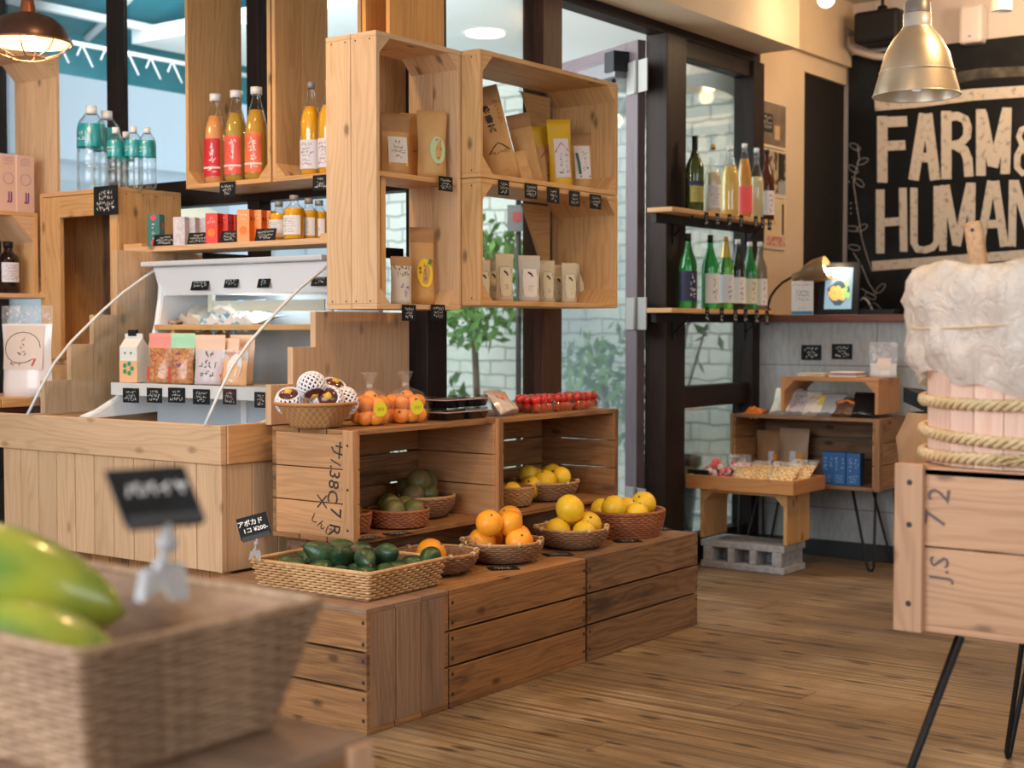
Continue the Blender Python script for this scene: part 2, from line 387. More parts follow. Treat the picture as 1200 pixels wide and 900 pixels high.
m = MB(); m.box((-.8, -1.8, 2.62), (7.0, 3.0, 2.72)); m.box((-.8, 3.0, 2.62), (3.6, 6.0, 2.72)); struct(m.build('ceiling', CEIL))
# -- wall of windows facing the camera's left (plane x = 3.6)
def frame_obj(name, boxes, mat=DARKW, parent=None, bev=.003):
    b = MB()
    for lo, hi in boxes: b.box(lo, hi)
    return struct(b.build(name, mat, parent, bev=bev))
frame_obj('wall_left_lower', [((3.60, 3.05, 0), (3.68, 6.0, .30))])
frame_obj('trim_1', [((3.595, 3.05, 1.44), (3.67, 6.0, 1.535)), ((3.595, 3.05, .30), (3.67, 6.0, .36)), ((3.595, 3.05, 2.5), (3.67, 6.0, 2.62))])
for i, (a, b_) in enumerate([(3.765, 3.825), (4.545, 4.60), (5.33, 5.39)]): frame_obj('trim_%d' % (i+2), [((3.60, a, .3), (3.66, b_, 2.62))])
frame_obj('trim_5', [((3.56, 2.96, 0), (3.66, 3.05, 2.62))])
for i, (a, b_) in enumerate([(3.05, 3.76), (3.83, 4.53), (4.61, 5.31), (5.39, 6.0)]):
    p = MB(); p.box((3.63, a, .36), (3.636, b_, 1.44)); p.box((3.63, a, 1.535), (3.636, b_, 2.5)); struct(p.build('window_%d' % (i+1), GLASS))
struct_w = MB(); struct_w.box((-.8, 6.0, 0), (3.66, 6.1, 2.62)); struct(struct_w.build('wall_far_left', PLASTERW))
# -- wall of windows along the tea shelves (plane y = 3.0)
frame_obj('trim_6', [((4.20, 2.96, 0), (4.32, 3.05, 2.17))], BROWNW)
frame_obj('trim_7', [((3.66, 2.97, 2.17), (5.90, 3.05, 2.30))])
frame_obj('trim_8', [((5.045, 2.95, 0), (5.20, 3.05, 2.17))])
frame_obj('trim_9', [((5.80, 2.95, 0), (5.90, 3.05, 2.17)), ((5.20, 2.97, .66), (5.80, 3.04, .75)), ((5.20, 2.97, 0), (5.80, 3.04, .12)), ((5.20, 2.97, 2.10), (5.80, 3.04, 2.17))])
frame_obj('trim_10', [((3.66, 2.97, 0), (4.20, 3.04, .12))])
p = MB(); p.box((3.66, 3.0, .12), (4.20, 3.006, 2.17)); struct(p.build('window_5', GLASS))
p = MB(); p.box((5.20, 3.0, .75), (5.80, 3.006, 2.10)); p.box((5.20, 3.0, .12), (5.80, 3.006, .66)); struct(p.build('window_6', GLASS))
m = MB(); m.box((3.66, 2.97, 2.30), (7.0, 3.05, 2.62)); m.box((5.90, 3.0, 0), (6.42, 3.08, 2.30)); m.box((6.42, 3.0, 2.215), (7.0, 3.08, 2.30))
struct(m.build('wall_right', PLASTER))
m = MB(); m.box((5.06, 2.77, 2.21), (5.87, 2.97, 2.62)); m.box((3.9, 2.77, 2.21), (5.06, 2.97, 2.62)); struct(m.build('trim_11', PLASTER))
m = MB(); m.box((6.42, 3.02, 0), (6.93, 3.06, 2.215)); o = struct(m.build('door_2', flat('dark_door', (.008, .007, .007), .6)))
m = MB(); m.box((6.93, -1.8, 0), (7.0, 3.06, 2.62)); struct(m.build('wall_back', PLASTERW))
# -- glazed door standing open outwards
dr = bpy.data.objects.new('door_1', None); COL.objects.link(dr); dr['kind'] = 'structure'; dr.location = (5.03, 3.06, 0); dr.rotation_euler = (0, 0, R(65.4))
DOORW = wood('door_stain', (.115, .088, .10), (.07, .05, .06), .45, 0, .4, 0, var=.1, bump=.1)
b = MB(); b.box((0, -.02, .02), (.085, .02, 2.15), 2); b.box((.72, -.02, .02), (.80, .02, 2.15), 2); b.box((.085, -.02, 2.03), (.72, .02, 2.15), 0); b.box((.085, -.02, .02), (.72, .02, .16), 0)
b.build('door_frame', DOORW, dr, bev=.003)
b = MB(); b.box((.085, -.004, .16), (.72, .004, 2.03)); b.build('door_glass', GLASS, dr)
for z in (2.0, 1.05, .28):
    b = MB(); b.box((-.075, .021, z-.065), (-.006, .026, z+.065)); b.box((.002, .021, z-.065), (.07, .026, z+.065)); b.tube([(-.002, .03, z-.065), (-.002, .03, z+.065)], .010); b.build('hinge', STEEL, dr, bev=.001)
b = MB(); b.box((.07, .021, 2.005), (.36, .085, 2.075)); b.build('door_closer', flat('closer_grey', (.16, .16, .17), .4, .5), dr, bev=.006)
b = MB(); b.box((.06, .02, 2.03), (.13, .095, 2.11)); b.tube([(.20, .05, 2.0), (.20, .06, 1.985), (.05, .10, 1.985)], .010); b.build('closer_arm', BLACKM, dr)
# -- half wall of grey tiles with a wooden ledge, kitchen behind
t = NT('grey_tile'); tc = t.a('ShaderNodeTexCoord').outputs['Object']; sp = t.a('ShaderNodeSeparateXYZ'); t.l.new(tc, sp.inputs[0])
br = t.a('ShaderNodeTexBrick'); br.offset = 0; t.put(br.inputs['Vector'], t.comb(t.math('ADD', sp.outputs[1], .08), t.math('ADD', sp.outputs[2], .10)))
br.inputs['Scale'].default_value = 1; br.inputs['Brick Width'].default_value = .62; br.inputs['Row Height'].default_value = .31; br.inputs['Mortar Size'].default_value = .003
for i, c in enumerate([(.36, .37, .375), (.40, .405, .40), (.19, .19, .19)]): br.inputs[i+1].default_value = (*c, 1)
nz = t.noise(t.comb(t.math('MULTIPLY', sp.outputs[1], 60), t.math('MULTIPLY', sp.outputs[2], 14)), 1, 4)
t.base(t.mix(t.math('MULTIPLY', t.mr(nz, .35, .7), .4), br.outputs[0], (.20, .205, .20))); t.rgh(.7); TILE = t.m
m = MB(); m.box((5.87, -1.8, 0), (6.02, 2.97, 1.02)); struct(m.build('wall_counter', TILE))
m = MB(); m.box((5.82, -1.8, 1.02), (6.25, 2.95, 1.05), 1); struct(m.build('trim_12', wood('ledge_wood', (.16, .055, .03), (.09, .03, .018), .4, .2, .4, 0, var=.1), bev=.003))
m = MB(); m.box((5.84, -1.8, 0), (5.868, 2.97, .07)); struct(m.build('baseboard_right', flat('dark_skirting', (.02, .022, .025), .6), bev=.002))
# -- courtyard outside: white painted brick, eaves, paler building and awning beyond
t = NT('painted_brick'); tc = t.a('ShaderNodeTexCoord').outputs['Object']; sp = t.a('ShaderNodeSeparateXYZ'); t.l.new(tc, sp.inputs[0])
br = t.a('ShaderNodeTexBrick'); wv = t.noise(tc, 9, 3)
t.put(br.inputs['Vector'], t.comb(t.math('ADD', sp.outputs[1], t.math('MULTIPLY', wv, .03)), t.math('ADD', sp.outputs[2], t.math('MULTIPLY', wv, .045))))
br.inputs['Scale'].default_value = 1; br.inputs['Brick Width'].default_value = .23; br.inputs['Row Height'].default_value = .082; br.inputs['Mortar Size'].default_value = .007; br.inputs['Mortar Smooth'].default_value = .5
for i, c in enumerate([(.80, .80, .74), (.72, .75, .69), (.42, .44, .40)]): br.inputs[i+1].default_value = (*c, 1)
st = t.noise(tc, 2.2, 5, .6); t.base(t.mix(t.math('MULTIPLY', t.mr(st, .5, .72), .55), br.outputs[0], (.46, .52, .40))); t.rgh(.75)
t.bump(t.math('SUBTRACT', t.noise(tc, 25, 3), t.math('MULTIPLY', br.outputs['Fac'], 2)), .6, .012); BRICK = t.m
m = MB(); m.box((6.93, 3.06, 0), (7.1, 6.3, 2.52)); struct(m.build('wall_outside', BRICK))
m = MB(); m.box((3.7, 3.05, 2.52), (7.1, 4.6, 2.6)); m.box((5.1, 4.6, 2.52), (7.1, 6.3, 2.6)); struct(m.build('ceiling_outside', flat('eaves_paint', (.84, .87, .90), .8)))
FARW = flat('far_wall_paint', (.70, .77, .84), .8); FARP = flat('far_panel', (.50, .56, .60), .6)
bd = thing('neighbouring_building', 'pale blue-grey building across the yard behind the drinks shelves', 'building', (7.5, 9.2, 0))
m = MB(); m.box((3.0, 9.2, -.04), (12.5, 9.5, 4.2), None); m.build('wall', FARW, bd, world=True)
m = MB(); m.box((3.0, 9.1, 2.25), (12.5, 9.2, 2.33)); m.box((3.0, 9.1, 1.25), (12.5, 9.2, 1.31)); m.build('ledge', FARW, bd, world=True)
for x in (3.6, 4.9, 6.2, 7.5, 8.8): m = MB(); m.box((x, 9.14, .1), (x+.9, 9.2, 2.1)); m.box((x+.1, 9.12, .5), (x+.4, 9.15, 1.9)); m.box((x+.5, 9.12, .5), (x+.8, 9.15, 1.9)); m.build('door_panel', FARP, bd, world=True)
# awning
AWN = mottled('awning_cloth', (.02, .15, .20), (.05, .24, .30), 1.5, .8, spec=.1)
aw = thing('awning', 'dark teal cloth awning on white struts over the yard outside', 'awning', (4.9, 6.4, 2.4))
m = MB(); m.quad((3.2, 4.75, 3.35), (7.6, 4.75, 3.35), (7.6, 6.45, 2.55), (3.2, 6.45, 2.55)); m.quad((3.2, 6.45, 2.55), (7.6, 6.45, 2.55), (7.6, 6.46, 2.33), (3.2, 6.46, 2.33)); m.build('cloth', AWN, aw, world=True, solid=.004)
for yy, zz in ((6.2, 2.62), (5.55, 2.93)): m = MB(); m.box((3.2, yy-.02, zz-.045), (7.6, yy+.02, zz-.005)); m.build('crossbar', flat('white_strut', (.7, .74, .78), .4), aw, world=True)
for xx in (3.9, 4.9, 5.9): m = MB(); m.tube([(xx, 4.8, 3.3), (xx, 6.42, 2.53)], .022); m.build('strut', flat('white_strut2', (.7, .74, .78), .4), aw, world=True)
hr = thing('hook_rail', 'white rail of small hooks hanging below the teal awning', 'rail', (4.9, 6.1, 2.4))
m = MB(); m.tube([(3.3, 6.1, 2.42), (7.0, 6.1, 2.42)], .012); m.build('rail', WHITE, hr, world=True)
m = MB(); x = 3.9
while x < 6.0: m.tube([(x, 6.1, 2.42), (x+.05, 6.08, 2.31)], .005, 4); m.tube([(x, 6.1, 2.42), (x-.03, 6.1, 2.36)], .005, 4); x += .145
h = m.build('hook', WHITE, hr, world=True); h['kind'] = 'stuff'
# parasol beyond the lower window
q_ = ay(196, 246, 7.2); pa = thing('parasol', 'cream parasol standing in the yard beyond the juice cartons', 'parasol', (q_.x, 7.2, -.04))
m = MB(); m.lathe([(0, 1.82), (.25, 1.76), (.5, 1.64), (.5, 1.60), (.48, 1.62), (.25, 1.73), (0, 1.79)], (q_.x, 7.2, 0), 8); m.build('canopy', flat('cream_cloth', (.80, .70, .52), .8), pa, world=True)
m = MB(); m.tube([(q_.x, 7.2, -.04), (q_.x, 7.2, 1.86)], .02); m.build('pole', WHITE, pa, world=True)
# leaves
LEAF = mottled('leaf', (.05, .16, .03), (.14, .30, .06), 5, .5); LEAFD = mottled('dark_leaf', (.02, .08, .02), (.06, .16, .04), 5, .5)
def leaves(mb, c, rad, n, size):
    for _ in range(n):
        d = Vector([random.gauss(0, 1) for _ in range(3)]); d.normalize(); p = Vector(c)+Vector((d.x*rad[0], d.y*rad[1], d.z*rad[2]))*random.random()**.4
        q = Euler([random.uniform(0, 6) for _ in range(3)]).to_matrix(); L = size*random.uniform(.6, 1.2)
        a, b_ = q @ Vector((L, 0, 0)), q @ Vector((0, L*.4, 0)); mb.poly([p-a, p+b_, p+a, p-b_])
def shrub(name, label, x, y, h, rad, n, size, mat=LEAF, z0=-.04, pot=None):
    t = thing(name, label, 'plant', (x, y, z0))
    if pot:
        b = MB(); b.lathe([(0, 0), (pot*.75, 0), (pot, pot*2.6), (pot*1.08, pot*2.6), (pot*1.08, pot*2.9), (pot*.92, pot*2.9), (pot*.9, pot*2.5), (0, pot*2.5)]); b.build('pot', flat('dark_pot', (.015, .03, .04), .5), t)
        b = MB()
        for k in range(6):
            a = k*1.05; b.tube([(0, 0, pot*2.5), (.06*math.cos(a), .06*math.sin(a), h*.6), (rad*.7*math.cos(a), rad*.7*math.sin(a), h)], .006)
    else:
        b = MB(); b.tube([(0, 0, 0), (.03, .02, h*.5), (-.02, .02, h)], .02)
    b.build('stem', mottled('bark', (.10, .07, .04), (.06, .04, .025), 20, .8), t)
    b = MB(); leaves(b, (0, 0, h*.95), (rad, rad, rad*.9), n, size); f = b.build('foliage', mat, t); return t
shrub('leafy_shrub', 'green leafy shrub against the brick wall seen behind the tea crate', 6.25, 4.85, 1.35, .42, 700, .05)
shrub('leafy_shrub', 'low bushy plant growing outside behind the glass door', 6.5, 4.15, .75, .40, 420, .045)
shrub('leafy_shrub', 'sparse climbing plant outside, behind the corner window post', 6.45, 5.45, .6, .35, 160, .05, LEAFD)
shrub('potted_plant', 'spindly plant in a tall dark pot outside the bottle shelf window', 5.86, 3.42, 1.05, .26, 70, .045, LEAFD, pot=.15)
# wall lamps on the brick
def wall_lamp(label, y, z):
    t = thing('wall_lamp', label, 'lamp', (6.93, y, z), (0, 0, 0), 'white enamel lamps on the brick wall outside')
    E = Euler((R(10), R(8), 0)).to_matrix(); t.scale = (.78, .78, .78)
    b = MB(); b.lathe([(.17, -.06), (.162, .04), (.125, .17), (.06, .22), (.055, .32), (0, .325), (0, .315), (.045, .21), (.115, .16), (.152, .03), (.165, -.06)], (-.30, 0, 0), 28, M=E); b.build('lamp_shade', flat('white_enamel', (.50, .50, .48), .35), t)
    b = MB(); b.tube([(0, 0, .05), (-.08, 0, .16), (-.10, 0, .32), (-.18, 0, .40), (-.25, 0, .36), (-.27, 0, .30)], .013, 8); b.lathe([(0, 0), (.06, 0), (.06, .02), (0, .02)], (0, 0, .05), M=Euler((0, R(-90), 0)).to_matrix()); b.build('arm', flat('white_enamel2', (.7, .7, .68), .3), t)
    b = MB(); b.ball((-.31, 0, .0), .055); b.build('bulb', flat('warm_glow', (1, .80, .52), .5, emit=4), t)
    bulb_light('wall_lamp_light', (6.93-.26, y, z-.07), .5, (1, .78, .5), .04)
p_ = ax(828, 92, 6.65); wall_lamp('white enamel wall lamp above the wine and juice bottles', p_.y, p_.z-.02)
p_ = ax(716, 122, 6.65); wall_lamp('white enamel wall lamp partly hidden by the tea crate', p_.y, p_.z-.02)
# downlight in the eaves
p_ = az(569, 38, 2.52); b = MB(); b.lathe([(0, 0), (.09, 0), (.10, -.012), (.085, -.014), (.08, -.004), (0, -.004)], (p_.x, p_.y, 2.52)); tag(b.build('downlight', flat('downlight_glow', (1, .9, .75), .5, emit=2.5)), 'round downlight in the ceiling of the eaves outside', 'light')
sg = thing('yard_sign', 'small grey sign with a red square outside behind the tea crate', 'sign', ax(607, 271, 4.9), (0, 0, R(-60)))
b = MB(); b.box((-.045, 0, 0), (.045, .01, .11)); b.build('sign_panel', flat('sign_grey', (.12, .12, .12), .6), sg)
b = MB(); b.box((-.022, -.002, .040), (.014, 0, .080)); b.build('red_square', flat('sign_red', (.30, .03, .03), .6), sg)
b = MB(); b.tube([(0, .005, .11), (0, .005, .16)], .006); b.tube([(0, .02, -sg.location.z-.04), (0, .02, .16)], .012); b.build('post', BLACKM, sg)
# ================================================================ CRATES, COUNTER, SHELVES
NAIL = flat('nail', (.05, .035, .03), .6, .3)
def nails(mb, pts, nrm, r=.0035, mi=1):
    n = Vector(nrm); a = n.orthogonal().normalized(); b = n.cross(a)
    for p in pts:
        p = Vector(p)+n*.0008; mb.poly([p+a*r*math.cos(k*PI/3)+b*r*math.sin(k*PI/3) for k in range(6)], mi)
def cedar_crate(label, lo, hi, op, mats=CEDAR, group=None, th=.015, blocks=.045, back=False, skip=(), nb=2, sidenb=2, name='cedar_crate', cat='crate'):
    """light crate open towards op ('-x' or '-y'), no back unless back; triangular corner blocks"""
    lo, hi = Vector(lo), Vector(hi); d = 0 if 'x' in op else 1; o_ = 1-d
    t = thing(name, label, cat, ((lo.x+hi.x)/2, (lo.y+hi.y)/2, lo.z), group=group)
    for z0, z1, nm in ((lo.z, lo.z+th, 'bottom_panel'), (hi.z-th, hi.z, 'top_panel')):
        if nm in skip: continue
        b = MB(); a, c = [lo.x, lo.y, z0], [hi.x, hi.y, z1]; board_row(b, d, a, c, nb, grain=o_); b.build(nm, mats, t, world=True, bev=.0015)
    for k in (0, 1):
        a, c = [lo.x, lo.y, lo.z+th], [hi.x, hi.y, hi.z-th]
        if 'top_panel' in skip: c[2] = hi.z
        if k == 0: c[o_] = lo[o_]+th
        else: a[o_] = hi[o_]-th
        b = MB(); board_row(b, d, a, c, sidenb, grain=2)
        s = -1 if k == 0 else 1; fx = lo[o_] if k == 0 else hi[o_]; n = [0, 0, 0]; n[o_] = s; P = []
        for q in (.12, .4, .6, .88):
            for z in (lo.z+.022, hi.z-.022): p = [0, 0, z]; p[d] = lo[d]+(hi[d]-lo[d])*q; p[o_] = fx; P.append(p)
        nails(b, P, n, .0028); b.build('side_panel', [mats, NAIL], t, world=True, bev=.0015)
    if blocks:
        L = blocks
        for s1 in (0, 1):
            for s2 in ((1,) if 'bottom_panel' in skip else (0, 1)):
                cy = (lo[o_]+th) if s1 == 0 else (hi[o_]-th); cz = lo.z+th if s2 == 0 else hi.z-th
                e1 = L if s1 == 0 else -L; e2 = L if s2 == 0 else -L
                P = []
                for (da, db) in ((0, 0), (e1, 0), (0, e2)): p = [0, 0, cz+db]; p[o_] = cy+da; p[d] = lo[d]+.001; P.append(p)
                dv = [0, 0, 0]; dv[d] = hi[d]-lo[d]-.012
                b = MB(); b.prism(P, dv, grain=(d, 2)); b.build('corner_block', mats, t, world=True)
    if back:
        b = MB(); a, c = [lo.x, lo.y, lo.z], [hi.x, hi.y, hi.z]; a[d] = hi[d]-.008
        a[o_] += th; c[o_] -= th; a[2] += th; c[2] -= th; board_row(b, 2, a, c, 3, .004); b.build('back_panel', mats, t, world=True)
    return t
def shelf_in(t, lo, hi, mat=CEDAR, name='shelf', n=2, axis=1, grain=0):
    b = MB(); board_row(b, axis, lo, hi, n, grain=grain); return b.build(name, mat, t, world=True, bev=.0015)
def apple_crate(label, lo, hi, ax_, op=None, mats=APPLE, endm=None, topm=None, group='old apple crates of the fruit display', th=.014, eth=.02, name='apple_crate', cleat=True, nside=3, ntop=3, flip_end=None):
    """old slatted crate, long axis ax_ (0/1), optionally open towards op"""
    lo, hi = Vector(lo), Vector(hi); s_ = 1-ax_
    t = thing(name, label, 'crate', ((lo.x+hi.x)/2, (lo.y+hi.y)/2, lo.z), group=group); endm = endm or mats; topm = topm or mats
    if op != '+z': b = MB(); board_row(b, s_, [lo.x, lo.y, hi.z-th], [hi.x, hi.y, hi.z], ntop, .004, ax_); b.build('top_panel', [topm, NAIL], t, world=True, bev=.0015)
    b = MB(); board_row(b, s_, [lo.x, lo.y, lo.z], [hi.x, hi.y, lo.z+th], ntop, .004, ax_); b.build('bottom_panel', mats, t, world=True, bev=.0015)
    for k in (0, 1):
        if (op == '-x' and s_ == 0 and k == 0) or (op == '-y' and s_ == 1 and k == 0): continue
        a, c = [lo.x, lo.y, lo.z+th], [hi.x, hi.y, hi.z-th]
        if k == 0: c[s_] = lo[s_]+th
        else: a[s_] = hi[s_]-th
        b = MB(); board_row(b, 2, a, c, nside, .006, ax_); P = []; n = [0, 0, 0]; n[s_] = -1 if k == 0 else 1
        for q in (.012, None):
            for i in range(nside):
                for e in (.22, .78): p = [0, 0, a[2]+(c[2]-a[2])*(i+e)/nside]; p[s_] = lo[s_] if k == 0 else hi[s_]; p[ax_] = lo[ax_]+.010 if q else hi[ax_]-.010; P.append(p)
        nails(b, P, n, .0055); b.build('side_panel', [mats, NAIL], t, world=True, bev=.0015)
    for k in (0, 1):
        a, c = [lo.x, lo.y, lo.z+th], [hi.x, hi.y, hi.z-th]; a[s_] += th*(0 if op in ('-x', '-y') else 1); c[s_] -= th
        if k == 0: c[ax_] = lo[ax_]+eth; a[ax_] = lo[ax_]
        else: a[ax_] = hi[ax_]-eth
        b = MB()
        if flip_end: board_row(b, s_, a, c, 3, .003, 2)
        else: board_row(b, 2, a, c, 3, .003, s_)
        b.build('end_panel', endm, t, world=True, bev=.0015)
        if cleat and op in ('-x', '-y'):
            a2, c2 = list(a), list(c); a2[s_] = lo[s_]-.004; c2[s_] = lo[s_]+.035; a2[2] = lo.z; c2[2] = hi.z
            if k == 0: a2[ax_] = lo[ax_]-.012; c2[ax_] = lo[ax_]+.010
            else: a2[ax_] = hi[ax_]-.010; c2[ax_] = hi[ax_]+.004
            b = MB(); b.box(a2, c2, 2)
            P = [[a2[0], a2[1], lo.z+zz] for zz in (.04, .15, .27)]
            for p in P: p[s_] = (a2[s_]+c2[s_])/2; p[ax_] = a2[ax_]
            n = [0, 0, 0]; n[ax_] = -1; nails(b, P, n, .004); b.build('corner_cleat', [endm, NAIL], t, world=True, bev=.002)
    return t
# lower tier
apple_crate('closed slatted crate under the rattan tray of avocados', (2.592, 2.35, 0), (2.908, 2.99, .31), 1, mats=APPLEL and APPLE, endm=GREYW, flip_end=True, topm=GREYW)
apple_crate('closed slatted crate under the bowl of oranges', (2.915, 2.35, 0), (3.555, 2.68, .31), 0, mats=APPLE, endm=APPLED)
apple_crate('closed dark-grained crate at the door end, under the red-brown wicker bowl', (3.57, 2.352, 0), (4.235, 2.68, .31), 0, mats=APPLED, endm=APPLED)
apple_crate('shadowed crate hidden below the crate of green fruit bowls', (2.935, 2.72, 0), (3.555, 2.965, .402), 0, mats=APPLED)
apple_crate('shadowed crate hidden below the crate of lemon bowls', (3.565, 2.72, 0), (4.19, 2.965, .402), 0, mats=APPLED)
# upper tier, open to the front
cD = apple_crate('open apple crate with brush writing on its end, holding green fruit bowls', (2.88, 2.65, .404), (3.52, 2.965, .715), 0, '-y', mats=APPLE, endm=APPLEL)
apple_crate('open apple crate holding bowls of lemons, beside the written crate', (3.532, 2.65, .404), (4.20, 2.965, .715), 0, '-y', mats=APPLE, endm=APPLE)
m = MB(); fn = lambda a, z: 0
def on_end(mb, s, size, y, z, x, rot):
    V, Fs = text_geo(s, .0); ca, sa = math.cos(rot), math.sin(rot); vs = []
    for v in V: a = v.x*size; b_ = v.y*size; vs.append(mb.bm.verts.new((x, y-(a*ca-b_*sa), z+a*sa+b_*ca)))
    for f in Fs: mb.face([vs[i] for i in f])
on_end(m, 'サ/.38C', .055, 2.725, .60, 2.8785, R(-97)); on_end(m, '✕', .05, 2.772, .515, 2.8785, R(-90)); on_end(m, '7 R', .058, 2.725, .463, 2.8785, R(-95)); on_end(m, 'しんじ', .030, 2.775, .45, 2.8785, R(-30))
m.build('brush_writing', INK, cD, world=True)
# -- cedar counter body and the chilled case on it
ct = thing('display_counter', 'pale vertical-board wooden counter carrying the chilled display case', 'counter', (3.1, 3.5, 0))
b = MB(); n = 11
for i in range(n):
    a = 3.02+.018+(4.04-3.038)*i/n; b.box((2.742, a, .31), (2.756, a+(4.04-3.038)/n-.003, .616), 2)
b.box((2.738, 3.02, .31), (2.758, 3.038, .616), 2); b.build('front_board', COUNTER, ct, world=True, bev=.002)
b = MB(); b.box((2.728, 3.012, .612), (2.752, 4.06, .722), 1); b.build('front_rail', COUNTER, ct, world=True, bev=.003)
b = MB(); b.box((2.753, 3.008, .612), (3.45, 3.03, .722), 0); b.build('side_rail', wood('counter_end', (.62, .34, .14), (.42, .20, .07), .5, .3, .4, 0), ct, world=True, bev=.003)
b = MB()
for i in range(7): b.box((2.759+i*.099, 3.022, .31), (2.856+i*.099, 3.036, .61), 2)
b.build('side_board', COUNTER, ct, world=True, bev=.002)
b = MB()
for i in range(11): b.box((2.80, 3.05+i*.09, 0), (2.815, 3.137+i*.09, .31), 2)
b.box((2.815, 3.05, 0), (3.45, 3.065, .31)); b.build('plinth', APPLE, ct, world=True)
b = MB(); b.box((2.757, 3.037, .31), (3.5, 4.04, .33)); b.box((2.757, 3.037, .612), (3.5, 4.04, .632)); b.box((2.76, 3.89, .632), (3.5, 4.04, .715)); b.build('counter_top', COUNTER, ct, world=True)
CASEW = flat('case_white', (.88, .90, .91), .3); CASEG = flat('case_grey', (.55, .61, .66), .5)
cs = thing('chilled_display_case', 'white chilled display case with curved clear sides on the wooden counter', 'display case', (3.1, 3.45, .722))
PR = [(2.709, .722), (2.763, .811), (2.811, .882), (2.876, .949), (2.943, 1.004), (3.0, 1.05), (3.08, 1.108), (3.168, 1.161), (3.223, 1.192), (3.30, 1.20)]
IN = [(3.30, 1.20), (3.235, 1.19), (3.229, 1.091), (3.213, 1.004), (3.183, .918), (3.129, .842), (3.041, .757), (2.96, .718), (2.90, .700)]
for y in (3.86, 3.05):
    b = MB(); pts = [(x, y, z) for x, z in PR]+[(3.48, y, 1.20), (3.48, y, .722)]
    b.prism(pts, (0, .006, 0)); b.build('side_glass', ACRYL, cs, world=True)
    b = MB(); b.tube([(x, y+.003, z) for x, z in PR], .0045, 6); b.build('glass_edge', flat('clear_edge', (.88, .92, .94), .2, trans=.2), cs, world=True)
    b = MB(); b.tube([(x, y+(.012 if y < 3.5 else -.008), z) for x, z in IN], .012, 6); b.build('inner_frame', CASEW, cs, world=True)
b = MB(); b.prism([(x, 3.84, z) for x, z in IN]+[(3.48, 3.84, .722), (3.48, 3.84, 1.20)], (0, .012, 0)); b.build('end_wall', CASEW, cs, world=True)
b = MB(); b.box((3.44, 3.06, .65), (3.46, 3.84, 1.2)); b.build('back_wall', CASEG, cs, world=True)
b = MB(); b.box((2.78, 3.062, .635), (3.44, 3.84, .650)); b.build('deck', CASEG, cs, world=True)
b = MB(); b.box((3.20, 3.062, .65), (3.215, 3.84, .797)); b.build('lower_panel', CASEG, cs, world=True); b = MB(); b.box((3.19, 3.40, .65), (3.20, 3.425, .79)); b.build('rack_post', CASEW, cs, world=True)
bulb_light('case_lamp', (3.27, 3.45, 1.06), 1.6, (.92, .97, 1), .05)
b = MB(); b.prism([(3.235, 3.062, 1.10), (3.205, 3.062, 1.195), (3.46, 3.062, 1.20), (3.46, 3.062, 1.10)], (0, .80, 0)); b.build('canopy', CASEW, cs, world=True, bev=.003)
b = MB(); b.box((3.17, 3.05, 1.196), (3.46, 3.885, 1.213)); b.build('top_cover', CASEG, cs, world=True, bev=.004)
b = MB(); b.box((3.02, 3.062, .797), (3.44, 3.84, .812)); b.box((3.01, 3.062, .775), (3.022, 3.84, .815)); b.build('shelf_rack', flat('rack_white', (.66, .68, .68), .4), cs, world=True)
b = MB(); b.box((3.19, 3.06, .985), (3.44, 3.84, 1.003), 1); b.box((3.20, 3.75, .88), (3.44, 3.77, .985), 0); b.build('wooden_shelf', CEDAR, cs, world=True, bev=.002)
b = MB(); b.box((3.235, 3.10, 1.045), (3.24, 3.6, 1.08)); b.box((3.23, 3.6, 1.043), (3.245, 3.62, 1.10)); b.build('light_strip', flat('strip_cover', (.60, .62, .52), .5), cs, world=True)
def stepped(label, y, x1, lo=.722):
    t = thing('stepped_panel', label, 'wooden panel', (3.2, y, lo), group=None)
    P = [(2.80, lo), (2.80, .83) if y > 3.5 else (2.895, lo), (2.895, .83), (2.895, .936), (2.983, .936), (2.983, 1.04), (3.077, 1.04)]
    if y > 3.5: P = [(2.80, lo), (2.80, .825), (2.90, .825), (2.90, .94), (2.99, .94), (2.99, 1.035), (3.085, 1.035), (3.085, 1.25)]
    else: P = [(2.895, lo), (2.895, .83), (2.983, .83), (2.983, .936), (3.077, .936), (3.077, 1.04)]
    b = MB(); xs = sorted(set([p[0] for p in P]))+[x1]; zs = {}
    for i in range(len(xs)-1):
        top = max(z for x, z in P if x <= xs[i]+1e-6); 
        if i == len(xs)-2:
            nb = 4; st = (xs[i+1]-xs[i])/nb
            for k in range(nb): b.box((xs[i]+k*st, y, lo), (xs[i]+(k+1)*st-.001, y+.022, top), 2)
        else: b.box((xs[i], y, lo), (xs[i+1]-.001, y+.022, top), 2)
    b.build('board', COUNTER, t, world=True, bev=.001); return t
stepped('stepped wooden side panel seen through the clear side of the case', 3.90, 3.46)
stepped('stepped wooden side panel between the case and the foam-netted fruit', 2.985, 3.50, .716)
# -- shelf of drinks above the case
sh = thing('drinks_shelf', 'long wooden shelf over the chilled case holding small cartons and bottles', 'shelf', (3.33, 3.56, 1.25))
shelf_in(sh, (3.23, 3.07, 1.250), (3.42, 4.045, 1.268), CEDARP, 'shelf_board', 2, 0, 1)
b = MB(); board_row(b, 0, (3.23, 4.025, .90), (3.46, 4.045, 1.25), 2, grain=2); b.build('side_panel', CEDAR, sh, world=True, bev=.002)
b = MB(); b.box((3.23, 3.95, 1.268), (3.32, 4.045, 1.280)); b.box((3.25, 3.07, 1.268), (3.38, 3.13, 1.283)); b.build('ledge_strip', CEDAR, sh, world=True)
for y in (3.09, 3.80): b = MB(); b.box((3.38, y, 1.217), (3.595, y+.015, 1.25)); b.build('bracket', BLACKM, sh, world=True)
